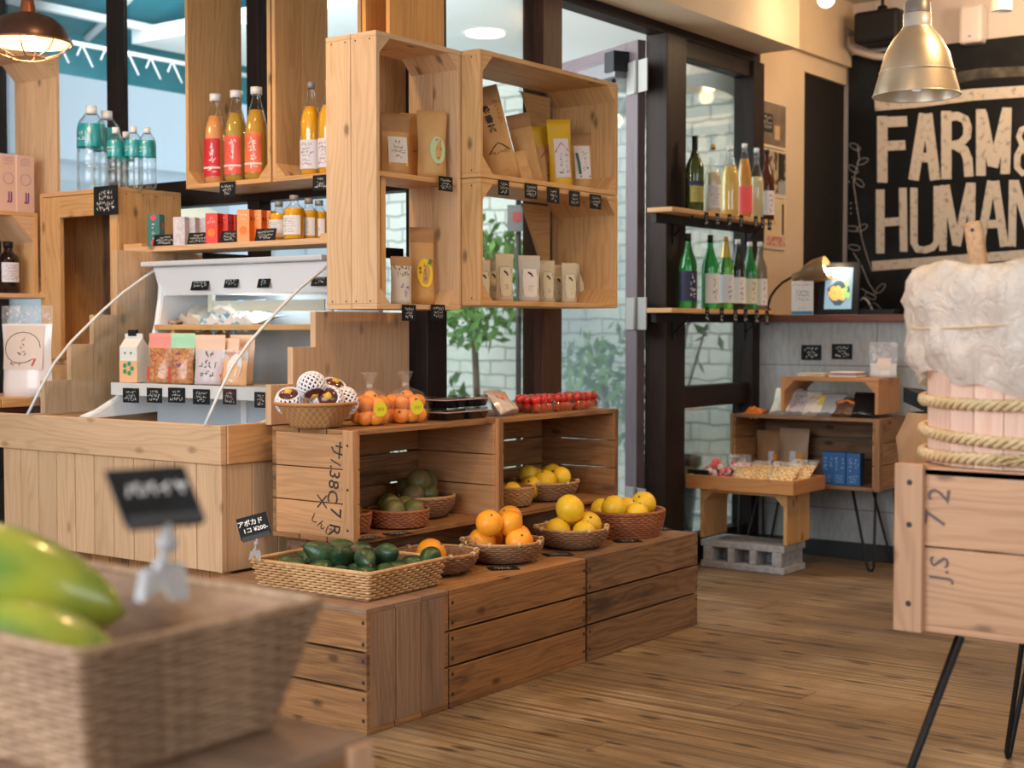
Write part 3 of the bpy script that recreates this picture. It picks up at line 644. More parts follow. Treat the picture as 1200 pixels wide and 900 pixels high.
# -- hanging cedar crates
G1 = 'cedar crates mounted on the window frames'
c1 = cedar_crate('tall cedar crate on the window holding red-labelled juice bottles', (3.35, 3.448, 1.468), (3.597, 3.86, 2.26), '-x', CEDAR, G1)
c2 = cedar_crate('tall cedar crate on the window holding two orange juice bottles, beside the first', (3.35, 3.05, 1.468), (3.597, 3.44, 2.26), '-x', CEDAR, G1)
c3 = cedar_crate('upright cedar crate with a middle shelf holding kraft tea pouches', (3.083, 2.75, 1.046), (3.468, 2.945, 1.832), '-y', CEDARP, G1)
shelf_in(c3, (3.098, 2.76, 1.425), (3.453, 2.945, 1.440)); b = MB(); b.box((3.10, 2.765, 1.06), (3.115, 2.94, 1.425), 2); b.box((3.125, 2.77, 1.06), (3.145, 2.94, 1.425), 2); b.build('inner_post', CEDAR, c3, world=True)
c4 = cedar_crate('wide cedar crate, upper of two, holding leaning tea pouches', (3.472, 2.68, 1.447), (4.25, 2.945, 1.832), '-y', CEDAR, G1, blocks=.05)
c5 = cedar_crate('wide cedar crate, lower of two, holding small cream packets', (3.472, 2.68, 1.060), (4.25, 2.945, 1.445), '-y', CEDAR, G1, blocks=.05)
for c_, z in ((c4, 1.5), (c5, 1.12)):
    b = MB(); b.prism([(4.02, 2.93, z+.30), (4.04, 2.93, z+.30), (4.20, 2.93, z+.02), (4.20, 2.93, z+.30)], (0, .012, 0)); b.build('brace', CEDAR, c_, world=True)
    b = MB(); b.box((4.23, 2.70, z-.04), (4.236, 2.93, z+.29)); 
    b.bm.free()
cedar_crate('orange-toned cedar crate standing on top of the upright tea crate', (3.245, 2.84, 1.834), (3.50, 2.95, 2.35), '-x', wood('orange_cedar', (.72, .36, .10), (.52, .22, .05), .5, .4, .4, 0), G1, blocks=0, back=True)
b = MB(); b.bm.free()
k1 = cedar_crate('upright cedar crate carrying the water bottles, open at the front', (3.22, 4.06, .863), (3.50, 4.50, 1.478), '-x', CEDAR, None, blocks=0, nb=3)
b = MB(); b.box((3.215, 4.062, .88), (3.235, 4.10, 1.46), 2); b.box((3.215, 4.38, .88), (3.235, 4.49, 1.46), 2); b.box((3.215, 4.10, 1.385), (3.235, 4.38, 1.46), 1); b.build('front_frame', CEDAR, k1, world=True, bev=.002)
b = MB(); board_row(b, 1, (3.485, 4.075, .88), (3.497, 4.485, 1.46), 3, .02, 2); b.build('back_panel', APPLED, k1, world=True)
k2 = cedar_crate('cedar crate standing on the floor below the water bottle crate', (3.22, 4.06, 0), (3.50, 4.50, .861), '-x', CEDAR, None, blocks=0, nb=3, back=True)
b = MB(); b.box((3.215, 4.062, .02), (3.235, 4.10, .85), 2); b.box((3.215, 4.38, .02), (3.235, 4.49, .85), 2); b.box((3.215, 4.10, .78), (3.235, 4.38, .85), 1); b.build('front_frame', CEDAR, k2, world=True, bev=.002)
lf = cedar_crate('large cedar shelf box below the caged pendant lamp, with cartons and a soy bottle', (2.55, 4.47, 1.10), (3.288, 4.72, 1.975), '-y', CEDARP, None, blocks=.06, name='wall_shelf_box', cat='shelf')
shelf_in(lf, (2.565, 4.50, 1.392), (3.195, 4.70, 1.407)); b = MB(); board_row(b, 1, (3.195, 4.50, 1.115), (3.21, 4.70, 1.407), 2, grain=2); b.build('divider', CEDAR, lf, world=True)
for (cx, cz, ex, ez) in ((3.195, 1.392, -.09, -.09), (2.85, 1.392, .09, -.09)):
    b = MB(); b.prism([(cx, 4.50, cz), (cx+ex, 4.50, cz), (cx, 4.50, cz+ez)], (0, .19, 0)); b.build('corner_block', CEDARP, lf, world=True)
tb = thing('side_table', 'small reddish wooden table under the bag of rice', 'table', (2.95, 4.32, 0))
b = MB(); board_row(b, 0, (2.55, 4.075, .735), (3.19, 4.42, .765), 3, grain=1); b.build('table_top', CEDAR, tb, world=True, bev=.003)
b = MB(); b.box((2.57, 4.09, .66), (3.17, 4.11, .735)); b.box((2.57, 4.38, .66), (3.17, 4.40, .735)); b.build('apron', BROWNW, tb, world=True)
for x, y in ((2.58, 4.10), (3.15, 4.10), (2.58, 4.39), (3.15, 4.39)): b = MB(); b.box((x-.02, y-.02, 0), (x+.02, y+.02, .66), 2); b.build('leg', BROWNW, tb, world=True)
# -- by the half wall
def hairpin(mb, top, foot, r=.006, sp=.05, dirv=(0, 1, 0)):
    top, foot, d = Vector(top), Vector(foot), Vector(dirv)
    mb.tube([top-d*sp, foot-d*.014+Vector((0, 0, .02)), foot-d*.006+Vector((0, 0, r)), foot+d*.006+Vector((0, 0, r)), foot+d*.014+Vector((0, 0, .02)), top+d*sp], r, 8)
G = apple_crate('dark open crate on black hairpin legs against the grey tile wall', (5.55, 2.265, .33), (5.85, 2.922, .625), 1, '-x', mats=APPLED, endm=APPLE, group='crates against the grey tile wall', name='crate_shelf')
for (x, y), (fx, fy) in {(5.60, 2.34): (5.58, 2.30), (5.80, 2.34): (5.83, 2.30), (5.60, 2.85): (5.58, 2.89), (5.80, 2.85): (5.83, 2.89)}.items():
    b = MB(); hairpin(b, (x, y, .33), (fx, fy, 0)); b.build('hairpin_leg', BLACKM, G, world=True)
cedar_crate('shallow cedar box standing on the dark hairpin-legged crate', (5.57, 2.27, .626), (5.80, 2.70, .788), '-x', TRAYW, 'crates against the grey tile wall', blocks=.045, skip=('bottom_panel',))
bl = thing('concrete_block', 'grey hollow concrete block lying under the wooden stool crate', 'block', (5.39, 2.735, 0))
CONC = mottled('concrete', (.50, .52, .55), (.38, .40, .43), 40, .9, .6)
bm_ = MB(); y0, y1, x0, x1, z1 = 2.545, 2.925, 5.29, 5.49, .115
hol = [(y0+.055, y0+.125), (y0+.155, y0+.225), (y0+.255, y0+.325)]
bm_.box((x0, y0, 0), (x1, y1, .028)); bm_.box((x0, y0, z1-.028), (x1, y1, z1)); e = [y0+.012]+[q for h_ in hol for q in h_]+[y1-.012]
for i in range(0, len(e), 2): bm_.box((x0, e[i], .027), (x1, e[i+1], z1-.027))
bm_.build('block_body', CONC, bl, world=True, bev=.004)
b = MB()
for a, c in hol: b.box((x0+.10, a-.002, .026), (x0+.115, c+.002, z1-.026))
b.build('hollow_web', CONC, bl, world=True)
cedar_crate('small cedar stool crate standing on the hollow concrete block', (5.24, 2.51, .115), (5.45, 2.90, .335), '-x', CEDAR, None, blocks=.04, skip=('bottom_panel',))
tr = thing('wooden_tray', 'shallow brown wooden tray of snack bags on the stool crate', 'tray', (5.34, 2.70, .336))
b = MB(); b.box((5.20, 2.465, .336), (5.48, 2.935, .346), 1); b.build('tray_base', TRAYW, tr, world=True)
for lo, hi in (((5.19, 2.46, .336), (5.205, 2.94, .392)), ((5.475, 2.46, .336), (5.49, 2.94, .392)), ((5.205, 2.46, .336), (5.475, 2.475, .392)), ((5.205, 2.925, .336), (5.475, 2.94, .392))):
    b = MB(); b.box(lo, hi); b.build('tray_side', TRAYW, tr, world=True, bev=.002)
# -- bottle shelves fixed to the window posts
def bottle_shelf(label, z):
    t = thing('bottle_shelf', label, 'shelf', (5.35, 2.88, z))
    b = MB(); b.box((4.90, 2.84, z-.018), (5.80, 2.955, z), 0); b.build('shelf_board', CEDAR, t, world=True, bev=.002)
    b = MB(); b.box((4.93, 2.93, z-.055), (5.80, 2.95, z-.019)); b.build('rail', BLACKM, t, world=True)
    for x in (5.10, 5.72): b = MB(); b.tube([(x, 2.86, z-.022), (x, 2.95, z-.10)], .004); b.box((x-.01, 2.945, z-.13), (x+.01, 2.95, z-.02)); b.build('bracket', BLACKM, t, world=True)
    return t
bottle_shelf('upper bottle shelf at the window, with wine and pale juices', 1.463)
bottle_shelf('lower bottle shelf at the window, with green sake bottles', 1.070)
# -- big crate table in front at the barrel
fc = thing('crate_table', 'light wooden crate on black hairpin legs under the barrel', 'table', (2.95, .72, .416))
b = MB(); board_row(b, 2, (2.650, .42, .43), (2.664, 1.02, .727), 2, .003, 1); b.build('side_panel', PINKW, fc, world=True, bev=.002)
b = MB(); b.box((2.634, .985, .416), (2.652, 1.04, .735), 2); nails(b, [(2.634, 1.01, z) for z in (.47, .62, .70)], (-1, 0, 0), .006); b.build('corner_cleat', [PINKW, NAIL], fc, world=True, bev=.002)
b = MB(); board_row(b, 2, (2.652, 1.022, .43), (3.26, 1.038, .727), 2, .003, 0); b.build('end_panel', PINKW, fc, world=True, bev=.002)
b = MB(); board_row(b, 2, (2.652, .402, .43), (3.26, .418, .727), 2, .003, 0); b.build('end_panel', PINKW, fc, world=True)
b = MB(); board_row(b, 0, (2.65, .40, .713), (3.26, 1.022, .729), 4, .003, 1); b.build('top_panel', PINKW, fc, world=True, bev=.002)
b = MB(); board_row(b, 0, (2.65, .40, .418), (3.26, 1.022, .43), 4, .003, 1); b.build('bottom_panel', PINKW, fc, world=True)
b = MB()
on_end(b, '7 2', .060, .960, .655, 2.6485, R(82)); b.build('brush_writing', flat('faded_ink', (.16, .12, .12), .8), fc, world=True); b = MB(); on_end(b, 'J.S', .052, .955, .54, 2.6485, R(88)); b.build('brush_writing', flat('faded_ink', (.16, .12, .12), .8), fc, world=True)
for (x, y), (fx, fy) in {(2.70, .93): (2.60, 1.04), (2.70, .48): (2.60, .38), (3.2, .94): (3.33, 1.035), (3.2, .48): (3.33, .38)}.items():
    b = MB(); hairpin(b, (x, y, .416), (fx, fy, 0), .006, .05, (1, 0, 0) if x > 3 else (.94, .33, 0)); b.build('hairpin_leg', BLACKM, fc, world=True)
# -- crate table under the papaya basket
nt = apple_crate('blurred wooden crate in front carrying the papaya basket', (.42, .985, .27), (1.09, 1.75, .575), 1, mats=GREYW, endm=APPLE, topm=GREYW, group=None, ntop=4, name='apple_crate')
b = MB(); b.box((1.055, .975, .30), (1.085, .985, .57), 2); b.build('corner_cleat', PINKW, nt, world=True)
apple_crate('wooden crate stacked below the crate carrying the papaya basket', (.42, .985, -.0), (1.09, 1.75, .268), 1, mats=APPLE, group=None)
# ================================================================ BOTTLES
def prof_of(kind, H_, r):
    P = {'wine': [(.86, 0), (1, .02), (1, .56), (.92, .63), (.55, .73), (.34, .80), (.31, .84), (.31, 1)],
         'sake': [(.88, 0), (1, .02), (1, .56), (.9, .64), (.55, .75), (.36, .84), (.30, .92), (.30, 1)],
         'cone': [(.84, 0), (.97, .02), (1, .10), (1, .46), (.9, .60), (.62, .76), (.38, .87), (.32, .92), (.32, 1)],
         'slim': [(.86, 0), (1, .02), (1, .52), (.85, .62), (.5, .72), (.36, .78), (.33, .98), (.33, 1)],
         'pet': [(.86, 0), (1, .03), (1, .30), (.95, .32), (1, .34), (1, .46), (.95, .48), (1, .50), (1, .72), (.86, .82), (.5, .90), (.34, .93), (.34, 1)],
         'flask': [(.86, 0), (1, .03), (1, .64), (.88, .72), (.46, .80), (.38, .84), (.38, 1)]}[kind]
    return [(a*r, b*H_) for a, b in P]
def r_at(P, z):
    for (r0, z0), (r1, z1) in zip(P, P[1:]):
        if z0 <= z <= z1: return r0+(r1-r0)*((z-z0)/max(1e-6, z1-z0))
    return P[-1][0]
def band(mb, P, z0, z1, a0=-PI, a1=0, off=.0006, seg=14, mi=0):
    n = seg; L = []
    for i in range(n+1):
        a = a0+(a1-a0)*i/n; L.append([mb.bm.verts.new(((r_at(P, z)+off)*math.cos(a), (r_at(P, z)+off)*math.sin(a), z)) for z in (z0, z1)])
    for i in range(n): mb.face([L[i][0], L[i+1][0], L[i+1][1], L[i][1]], [(i/n, 0), ((i+1)/n, 0), ((i+1)/n, 1), (i/n, 1)], mi, True)
def bottle(label, kind, H_, r, glass, liquid=None, fill=.75, cap=WHITE, lab=None, group=None, name='bottle', cat='bottle', caph=.03, capk=1.12, foil=None):
    t = thing(name, label, cat, group=group); P = prof_of(kind, H_, r)
    b = MB(); b.lathe([(0, 0)]+P+[(0, H_)], seg=24); b.build('bottle_glass', glass, t)
    if liquid:
        Q = [(0, .003)]+[(max(.001, a*.93), z+.003) for a, z in P if z < fill*H_]+[(r_at(P, fill*H_)*.93, fill*H_), (0, fill*H_)]
        b = MB(); b.lathe(Q, seg=24); b.build('liquid', liquid, t)
    b = MB(); rc = P[-1][0]*capk; b.lathe([(P[-1][0]+.0005, H_-caph), (rc, H_-caph), (rc, H_+.002), (0, H_+.002)], seg=18); b.build('cap', cap, t)
    if foil: b = MB(); band(b, P, H_*foil[0], H_-caph, -PI, PI, .0008, 20); b.build('neck_foil', foil[1], t)
    for k, L in enumerate(lab or []):
        b = MB(); z0, z1 = L[0]*H_, L[1]*H_; arc = L[3] if len(L) > 3 else 1.4; band(b, P, z0, z1, -PI/2-arc, -PI/2+arc)
        rr = r_at(P, (z0+z1)/2)+.0010; f = lambda x, z: -math.sqrt(max(1e-6, rr*rr-min(x*x, rr*rr*.95)))
        mats = [L[2]]
        if len(L) > 4 and L[4]:
            kind_, inkm = L[4], L[5]; mats.append(inkm)
            if kind_ == 'v': scribble(b, (z1-z0)*.8, r*.9, 1, 0, (z0+z1)/2, fn=f, mi=1, vert=True) if False else scribble(b, r*.55, (z1-z0)*.85, 4, r*.2, (z0+z1)/2, fn=f, mi=1)
            elif kind_ == 'h': scribble(b, r*1.3, (z1-z0)*.8, 6, 0, (z0+z1)/2, fn=f, mi=1)
            else: add_text(b, kind_, (z1-z0)*(L[6] if len(L) > 6 else .5), 0, (z0+z1)/2, fn=f, mi=1, wmax=r*1.5)
        b.build('label', mats, t)
    return t
GL = glassy('bottle_clear', (.97, .98, .97), .05, .03)
def gl_col(name, col, trans=.75, rough=.05): return flat(name, col, rough, trans=trans, coat=.3)
SAKEG = gl_col('green_glass', (.03, .42, .10)); SAKED = gl_col('dark_glass', (.012, .02, .015), .3); WINEG = gl_col('olive_glass', (.07, .09, .02), .6)
def juice(name, c): return flat(name, c, .15, coat=.5, sss=0)
J_PEACH = juice('peach_juice', (.80, .36, .13)); J_GREEN = juice('golden_juice', (.52, .33, .05)); J_GOLD = juice('amber_juice', (.62, .34, .04)); J_ORANGE = juice('orange_juice', (.85, .42, .01))
J_CREAM = juice('cream_juice', (.80, .68, .42)); J_LEMON = juice('lemon_juice', (.90, .60, .15)); J_AMB = juice('amber_drink', (.72, .33, .06)); J_CLOUD = juice('cloudy_drink', (.72, .66, .38))
BLUECAP = flat('blue_band', (.02, .05, .20), .4)
REDL = flat('red_label', (.62, .015, .03), .5); CORL = flat('coral_label', (.80, .10, .07), .5); ORL = flat('orange_label', (.85, .16, .06), .5); PINKL = flat('pink_label', (.85, .10, .12), .5)
LABW = flat('label_white', (.78, .76, .74), .6); LABLIL = flat('label_lilac', (.70, .68, .74), .6)
GJ = 'juice bottles in the tall cedar crates'
for (u, v0, v1, lm, jm, lb, f) in ((253, 108, 213, REDL, J_PEACH, 'juice bottle with deep red label and peach-coloured juice, nearest the pane', .76), (277, 105, 212, CORL, J_GREEN, 'juice bottle with coral label and golden juice, middle of three', .76), (301, 102, 211, ORL, J_GOLD, 'juice bottle with orange-red label and amber juice, beside the crate divider', .76)):
    p = ax(u, v1, 3.405); hgt = (ax(u, v0, 3.405)-p).z
    t = bottle(lb, 'cone', hgt, .040, GL, jm, f, WHITE, [(.08, .50, lm, .95, 'v', WHITEINK), (.165, .185, LABW, .96)], GJ, caph=.022, capk=1.5); t.location = (3.405, p.y, 1.4835); t.rotation_euler = (0, 0, R(-75))
for (u, lb) in ((365, 'clear-necked bottle of orange juice with pale label, fully in view'), (386, 'clear-necked bottle of orange juice half hidden by the pale crate')):
    p = ax(u, 203, 3.41); hgt = (ax(u, 93, 3.41)-p).z
    t = bottle(lb, 'sake', hgt+.0, .036, GL, J_ORANGE, .74, STEEL, [(.07, .38, LABLIL, 1.5, 'h', INK)], GJ, caph=.02); t.location = (3.41, p.y, 1.4835); t.rotation_euler = (0, 0, R(-75))
# small bottles on the drinks shelf
for (u, x, sc, lb) in ((327, 3.33, .92, 'small stubby juice bottle with white label beside the orange cartons'), (345, 3.285, 1.0, 'largest stubby juice bottle with a square white label on the shelf'), (362, 3.34, .95, 'stubby juice bottle with white label, third from the cartons'), (374, 3.375, .92, 'stubby juice bottle tucked behind at the wall crate end')):
    p = ax(u, 281, x); t = bottle(lb, 'flask', .135*sc+.005, .034*sc, GL, J_ORANGE, .72, STEEL, [(.12, .55, LABW, 1.2, 'h', INK)], 'stubby juice bottles on the drinks shelf', caph=.014); t.location = (x, p.y, 1.2685); t.rotation_euler = (0, 0, R(-80))
# water bottles
TEAL = flat('teal_label', (.0, .46, .50), .35, trans=.2); PET = glassy('pet_plastic', (.93, .97, .98), .10, .25)
WH = flat('water', (.72, .82, .88), .1, trans=.75)
def water(label, H_, r):
    t = bottle(label, 'pet', H_, r, PET, None, 0, WHITE, [(.52, .79, TEAL, PI, None)], 'teal-labelled water bottles', name='water_bottle', caph=.028 if H_ > .25 else .02, capk=1.15)
    P = prof_of('pet', H_, r); rr = r+.002
    b = MB(); f = lambda x, z: -math.sqrt(max(1e-6, rr*rr-min(x*x, rr*rr*.95))); scribble(b, r*1.1, H_*.12, 2, 0, H_*.64, fn=f); b.build('label_print', WHITEINK, t)
    return t
WATER = glassy('water_clear', (.97, .99, 1.0), .0, .1)
for (u, v, x, H_, r, lb) in ((108, 219, 3.30, .305, .052, 'large clear water bottle with wide teal label, nearest the cedar shelf box'), (126, 216, 3.37, .295, .05, 'large clear water bottle standing behind the small ones'),
    (136, 220, 3.265, .21, .031, 'small water bottle, nearest the large pair'), (148, 217, 3.36, .21, .03, 'small water bottle at the back of the crate top'), (157, 219, 3.30, .212, .031, 'small water bottle, tallest in the cluster of small ones'), (173, 219, 3.33, .21, .031, 'small water bottle at the outer end, away from the large pair')):
    p = ax(u, v, x); t = water(lb, H_, r); t.location = (x, p.y, 1.4785); t.rotation_euler = (0, 0, R(-75))
# wine, juices and sake at the window shelves
G2, G3 = 'bottles on the upper window shelf', 'sake bottles on the lower window shelf'
YL = flat('olive_label', (.42, .38, .08), .5); NAVY = flat('navy_label', (.012, .015, .06), .5); GOLDC = flat('gold_cap', (.55, .38, .12), .35, .7); CREAML = flat('cream_label', (.70, .66, .50), .6)
U = [(814, 160, .037, 'wine', WINEG, None, 0, BLACKM, [(.12, .33, YL, .9, 'h', INK), (.35, .40, NAVY, 1.2)], 'dark wine bottle with yellow-olive label at the shelf end'),
     (835, 170, .033, 'slim', GL, J_CREAM, .60, GOLDC, [(.08, .42, LABW, 1.0, 'h', INK)], 'clear bottle of pale drink with gold cap beside the wine'),
     (855, 172, .040, 'cone', GL, J_LEMON, .72, WHITE, None, 'round-shouldered bottle of glowing yellow juice without label'),
     (872, 169, .034, 'cone', GL, J_AMB, .80, WHITE, [(.06, .42, PINKL, 1.5, 'h', ORL)], 'amber juice bottle with bright pink-red label'),
     (886, 174, .033, 'slim', GL, J_CLOUD, .60, WHITE, None, 'cloudy yellow-green drink in a clear unlabelled bottle'),
     (898, 176, .034, 'sake', flat('brown_glass', (.12, .03, .012), .08, trans=.4), None, 0, BLACKM, [(.08, .42, LABLIL, 1.4, 'v', INK)], 'brown glass bottle with white label at the poster end of the shelf')]
for (u, v0, r, k, g, l, f, c, lab, lb) in U:
    p = ay(u, 251, 2.895); hgt = (ay(u, v0, 2.895)-p).z-.0; p.z = 1.4635
    t = bottle(lb, k, max(.24, ay(u, v0, 2.895).z-1.4635), r, g, l, f, c, lab, G2, caph=.09 if k == 'wine' else .018, capk=1.05); t.location = p; t.rotation_euler = (0, 0, R(-38))
Lw = [(806, 274, .037, SAKEG, BLACKM, [(.10, .50, NAVY, 1.5, 'v', WHITEINK)], 'green sake bottle with navy label at the shelf end', None),
      (832, 276, .036, SAKEG, BLACKM, [(.08, .48, LABW, 1.0, 'v', INK)], 'green sake bottle with white label, second from the shelf end', None),
      (850, 278, .034, gl_col('lime_glass', (.15, .45, .06)), GOLDC, [(.09, .48, LABLIL, 1.3, 'v', INK)], 'lime-green sake bottle with gold foil neck', (.72, GOLDC)),
      (864, 281, .035, SAKED, WHITE, [(.09, .46, LABW, 1.2, 'v', INK)], 'almost black sake bottle with white label', None),
      (878, 284, .034, SAKEG, WHITE, [(.09, .46, CREAML, 1.3, 'v', INK)], 'dark green sake bottle with cream label and hanging tag', None),
      (890, 284, .034, flat('smoky_glass', (.42, .34, .26), .08, trans=.6), WHITE, [(.07, .46, LABW, 1.3, 'v', INK)], 'clear smoky sake bottle with white label at the lamp end', None)]
for (u, v0, r, g, c, lab, lb, foil) in Lw:
    p = ay(u, 362, 2.895); p.z = 1.0705
    t = bottle(lb, 'sake', ay(u, v0, 2.895).z-1.0705, r, g, None, 0, c, lab, G3, caph=.03 if c is BLACKM else .018, foil=foil); t.location = p; t.rotation_euler = (0, 0, R(-38))
# soy sauce bottle and cartons in the shelf box
SOY = gl_col('soy_glass', (.012, .006, .008), .2)
for u, x, lb in ((10, 4.56, 'dark soy sauce bottle with white side label inside the shelf box'),):
    p = ay(u, 345, x); t = bottle(lb, 'flask', .185, .042, SOY, None, 0, BLACKM, [(.22, .60, LABLIL, .8, 'h', INK)], None, caph=.02); t.location = (p.x, x, 1.1155); t.rotation_euler = (0, 0, R(-20))
PEACHC = flat('peach_carton', (.76, .52, .42), .55); PURP = flat('purple_ink', (.16, .03, .30), .6)
def carton(label, loc, rot, w_, d_, h_, face, side=None, group=None, marks=None, name='carton', cat='carton'):
    t = thing(name, label, cat, loc, rot, group); b = MB(); b.box((-w_/2, -d_/2, 0), (w_/2, d_/2, h_)); o = b.build('carton_body', [face, side or face], t, bev=.0015)
    if side:
        for f in o.data.polygons:
            if abs(f.normal.x) > .5: f.material_index = 1
    for mk in (marks or []):
        b = MB(); nm, mat, fn_ = mk; fn_(b); b.build(nm, mat, t)
    return t
for u, lb in ((3, 'peach carton with purple lettering cut off by the edge of the picture'), (23, 'peach carton with purple lettering fully in view on the inner shelf')):
    p = ay(u, 247, 4.56)
    carton(lb, (p.x, 4.56, 1.4075), (0, 0, R(3)), .078, .07, .205, PEACHC, group='tall peach cartons',
        marks=[('lettering', PURP, lambda b: (add_text(b, 'JJ', .042, .006, .055, -.0362, bold=.02), scribble(b, .055, .03, 3, 0, .182, -.0362), b.tube([(.022*math.cos(a/12*2*PI), -.036, .118+.020*math.sin(a/12*2*PI)) for a in range(12)], .0006, 4, True)))])
# drinks cartons on the drinks shelf
def small_carton(label, u, x, w_, h_, face, side, fruit=None, grp=None, dots=None, d_=.045):
    p = ax(u, 286, x); mk = []
    if fruit: mk.append(('fruit_print', fruit, lambda b: b.poly([(w_*.30*math.cos(k*PI/8), -d_/2-.0008, h_*.36+w_*.30*math.sin(k*PI/8)) for k in range(16)])))
    mk.append(('lettering', WHITEINK if face is not WHITEP else INK, lambda b: scribble(b, w_*.7, h_*.25, 2, 0, h_*.78, -d_/2-.0008)))
    if dots: mk.append(('face_print', dots, lambda b: [b.poly([(w_/2+.0008, yy+.0045*math.cos(k*PI/4), h_*.72+.0055*math.sin(k*PI/4)) for k in range(8)]) for yy in (-.01, .01)]))
    return carton(label, (x, p.y, 1.2685), (0, 0, R(-72)), w_, d_, h_, face, side, grp, mk)
GRN = flat('deep_green', (.01, .13, .11), .5); TOMR = flat('tomato_red', (.68, .02, .03), .5)
t = carton('tall dark green tomato juice carton with red tomatoes at the shelf end', (3.285, ax(183, 287, 3.285).y, 1.2685), (0, 0, R(-60)), .045, .05, .112, GRN, GRN, None,
    [('tomato_print', TOMR, lambda b: [b.poly([(cx+.010*math.cos(k*PI/6), -.0258, cz+.010*math.sin(k*PI/6)) for k in range(12)]) for cx, cz in ((0, .10), (0, .014))]+[b.poly([(.0233, cx+.011*math.cos(k*PI/6), cz+.011*math.sin(k*PI/6)) for k in range(12)]) for cx, cz in ((-.004, .075), (.008, .035), (-.012, .008))]),
     ('lettering', WHITEINK, lambda b: scribble(b, .012, .06, 4, 0, .055, -.0258))])
WHC = mottled('white_carton', (.66, .64, .68), (.52, .50, .56), 60, .5)
for i, (u, x) in enumerate(((214, 3.27), (226, 3.305), (238, 3.34))):
    small_carton(['white drinks carton at the front of its row', 'white drinks carton, second of its row', 'white drinks carton at the back of its row'][i], u, x, .045, .095, WHC, WHC, None, 'white drinks cartons')
REDC = flat('red_carton', (.62, .01, .015), .45); REDF = flat('red_front', (.78, .06, .04), .45); ORC = flat('orange_carton', (.85, .17, .01), .45); ORF = flat('orange_front', (.86, .33, .10), .45); FR1 = flat('fruit_orange', (.85, .20, .02), .5); BLK = flat('dark_dots', (.05, .02, .02), .6)
for i, (u, x) in enumerate(((252, 3.27), (264, 3.31), (273, 3.35))):
    small_carton(['red juice carton at the front of its row', 'red juice carton, second of its row', 'red juice carton at the back of its row'][i], u, x, .045, .10, REDF, REDC, FR1, 'red juice cartons', BLK)
for i, (u, x) in enumerate(((289, 3.27), (303, 3.31), (314, 3.35))):
    small_carton(['orange juice carton at the front of its row', 'orange juice carton, second of its row', 'orange juice carton at the back of its row'][i], u, x, .045, .105, ORF, ORC, FR1, 'orange juice cartons', BLK)
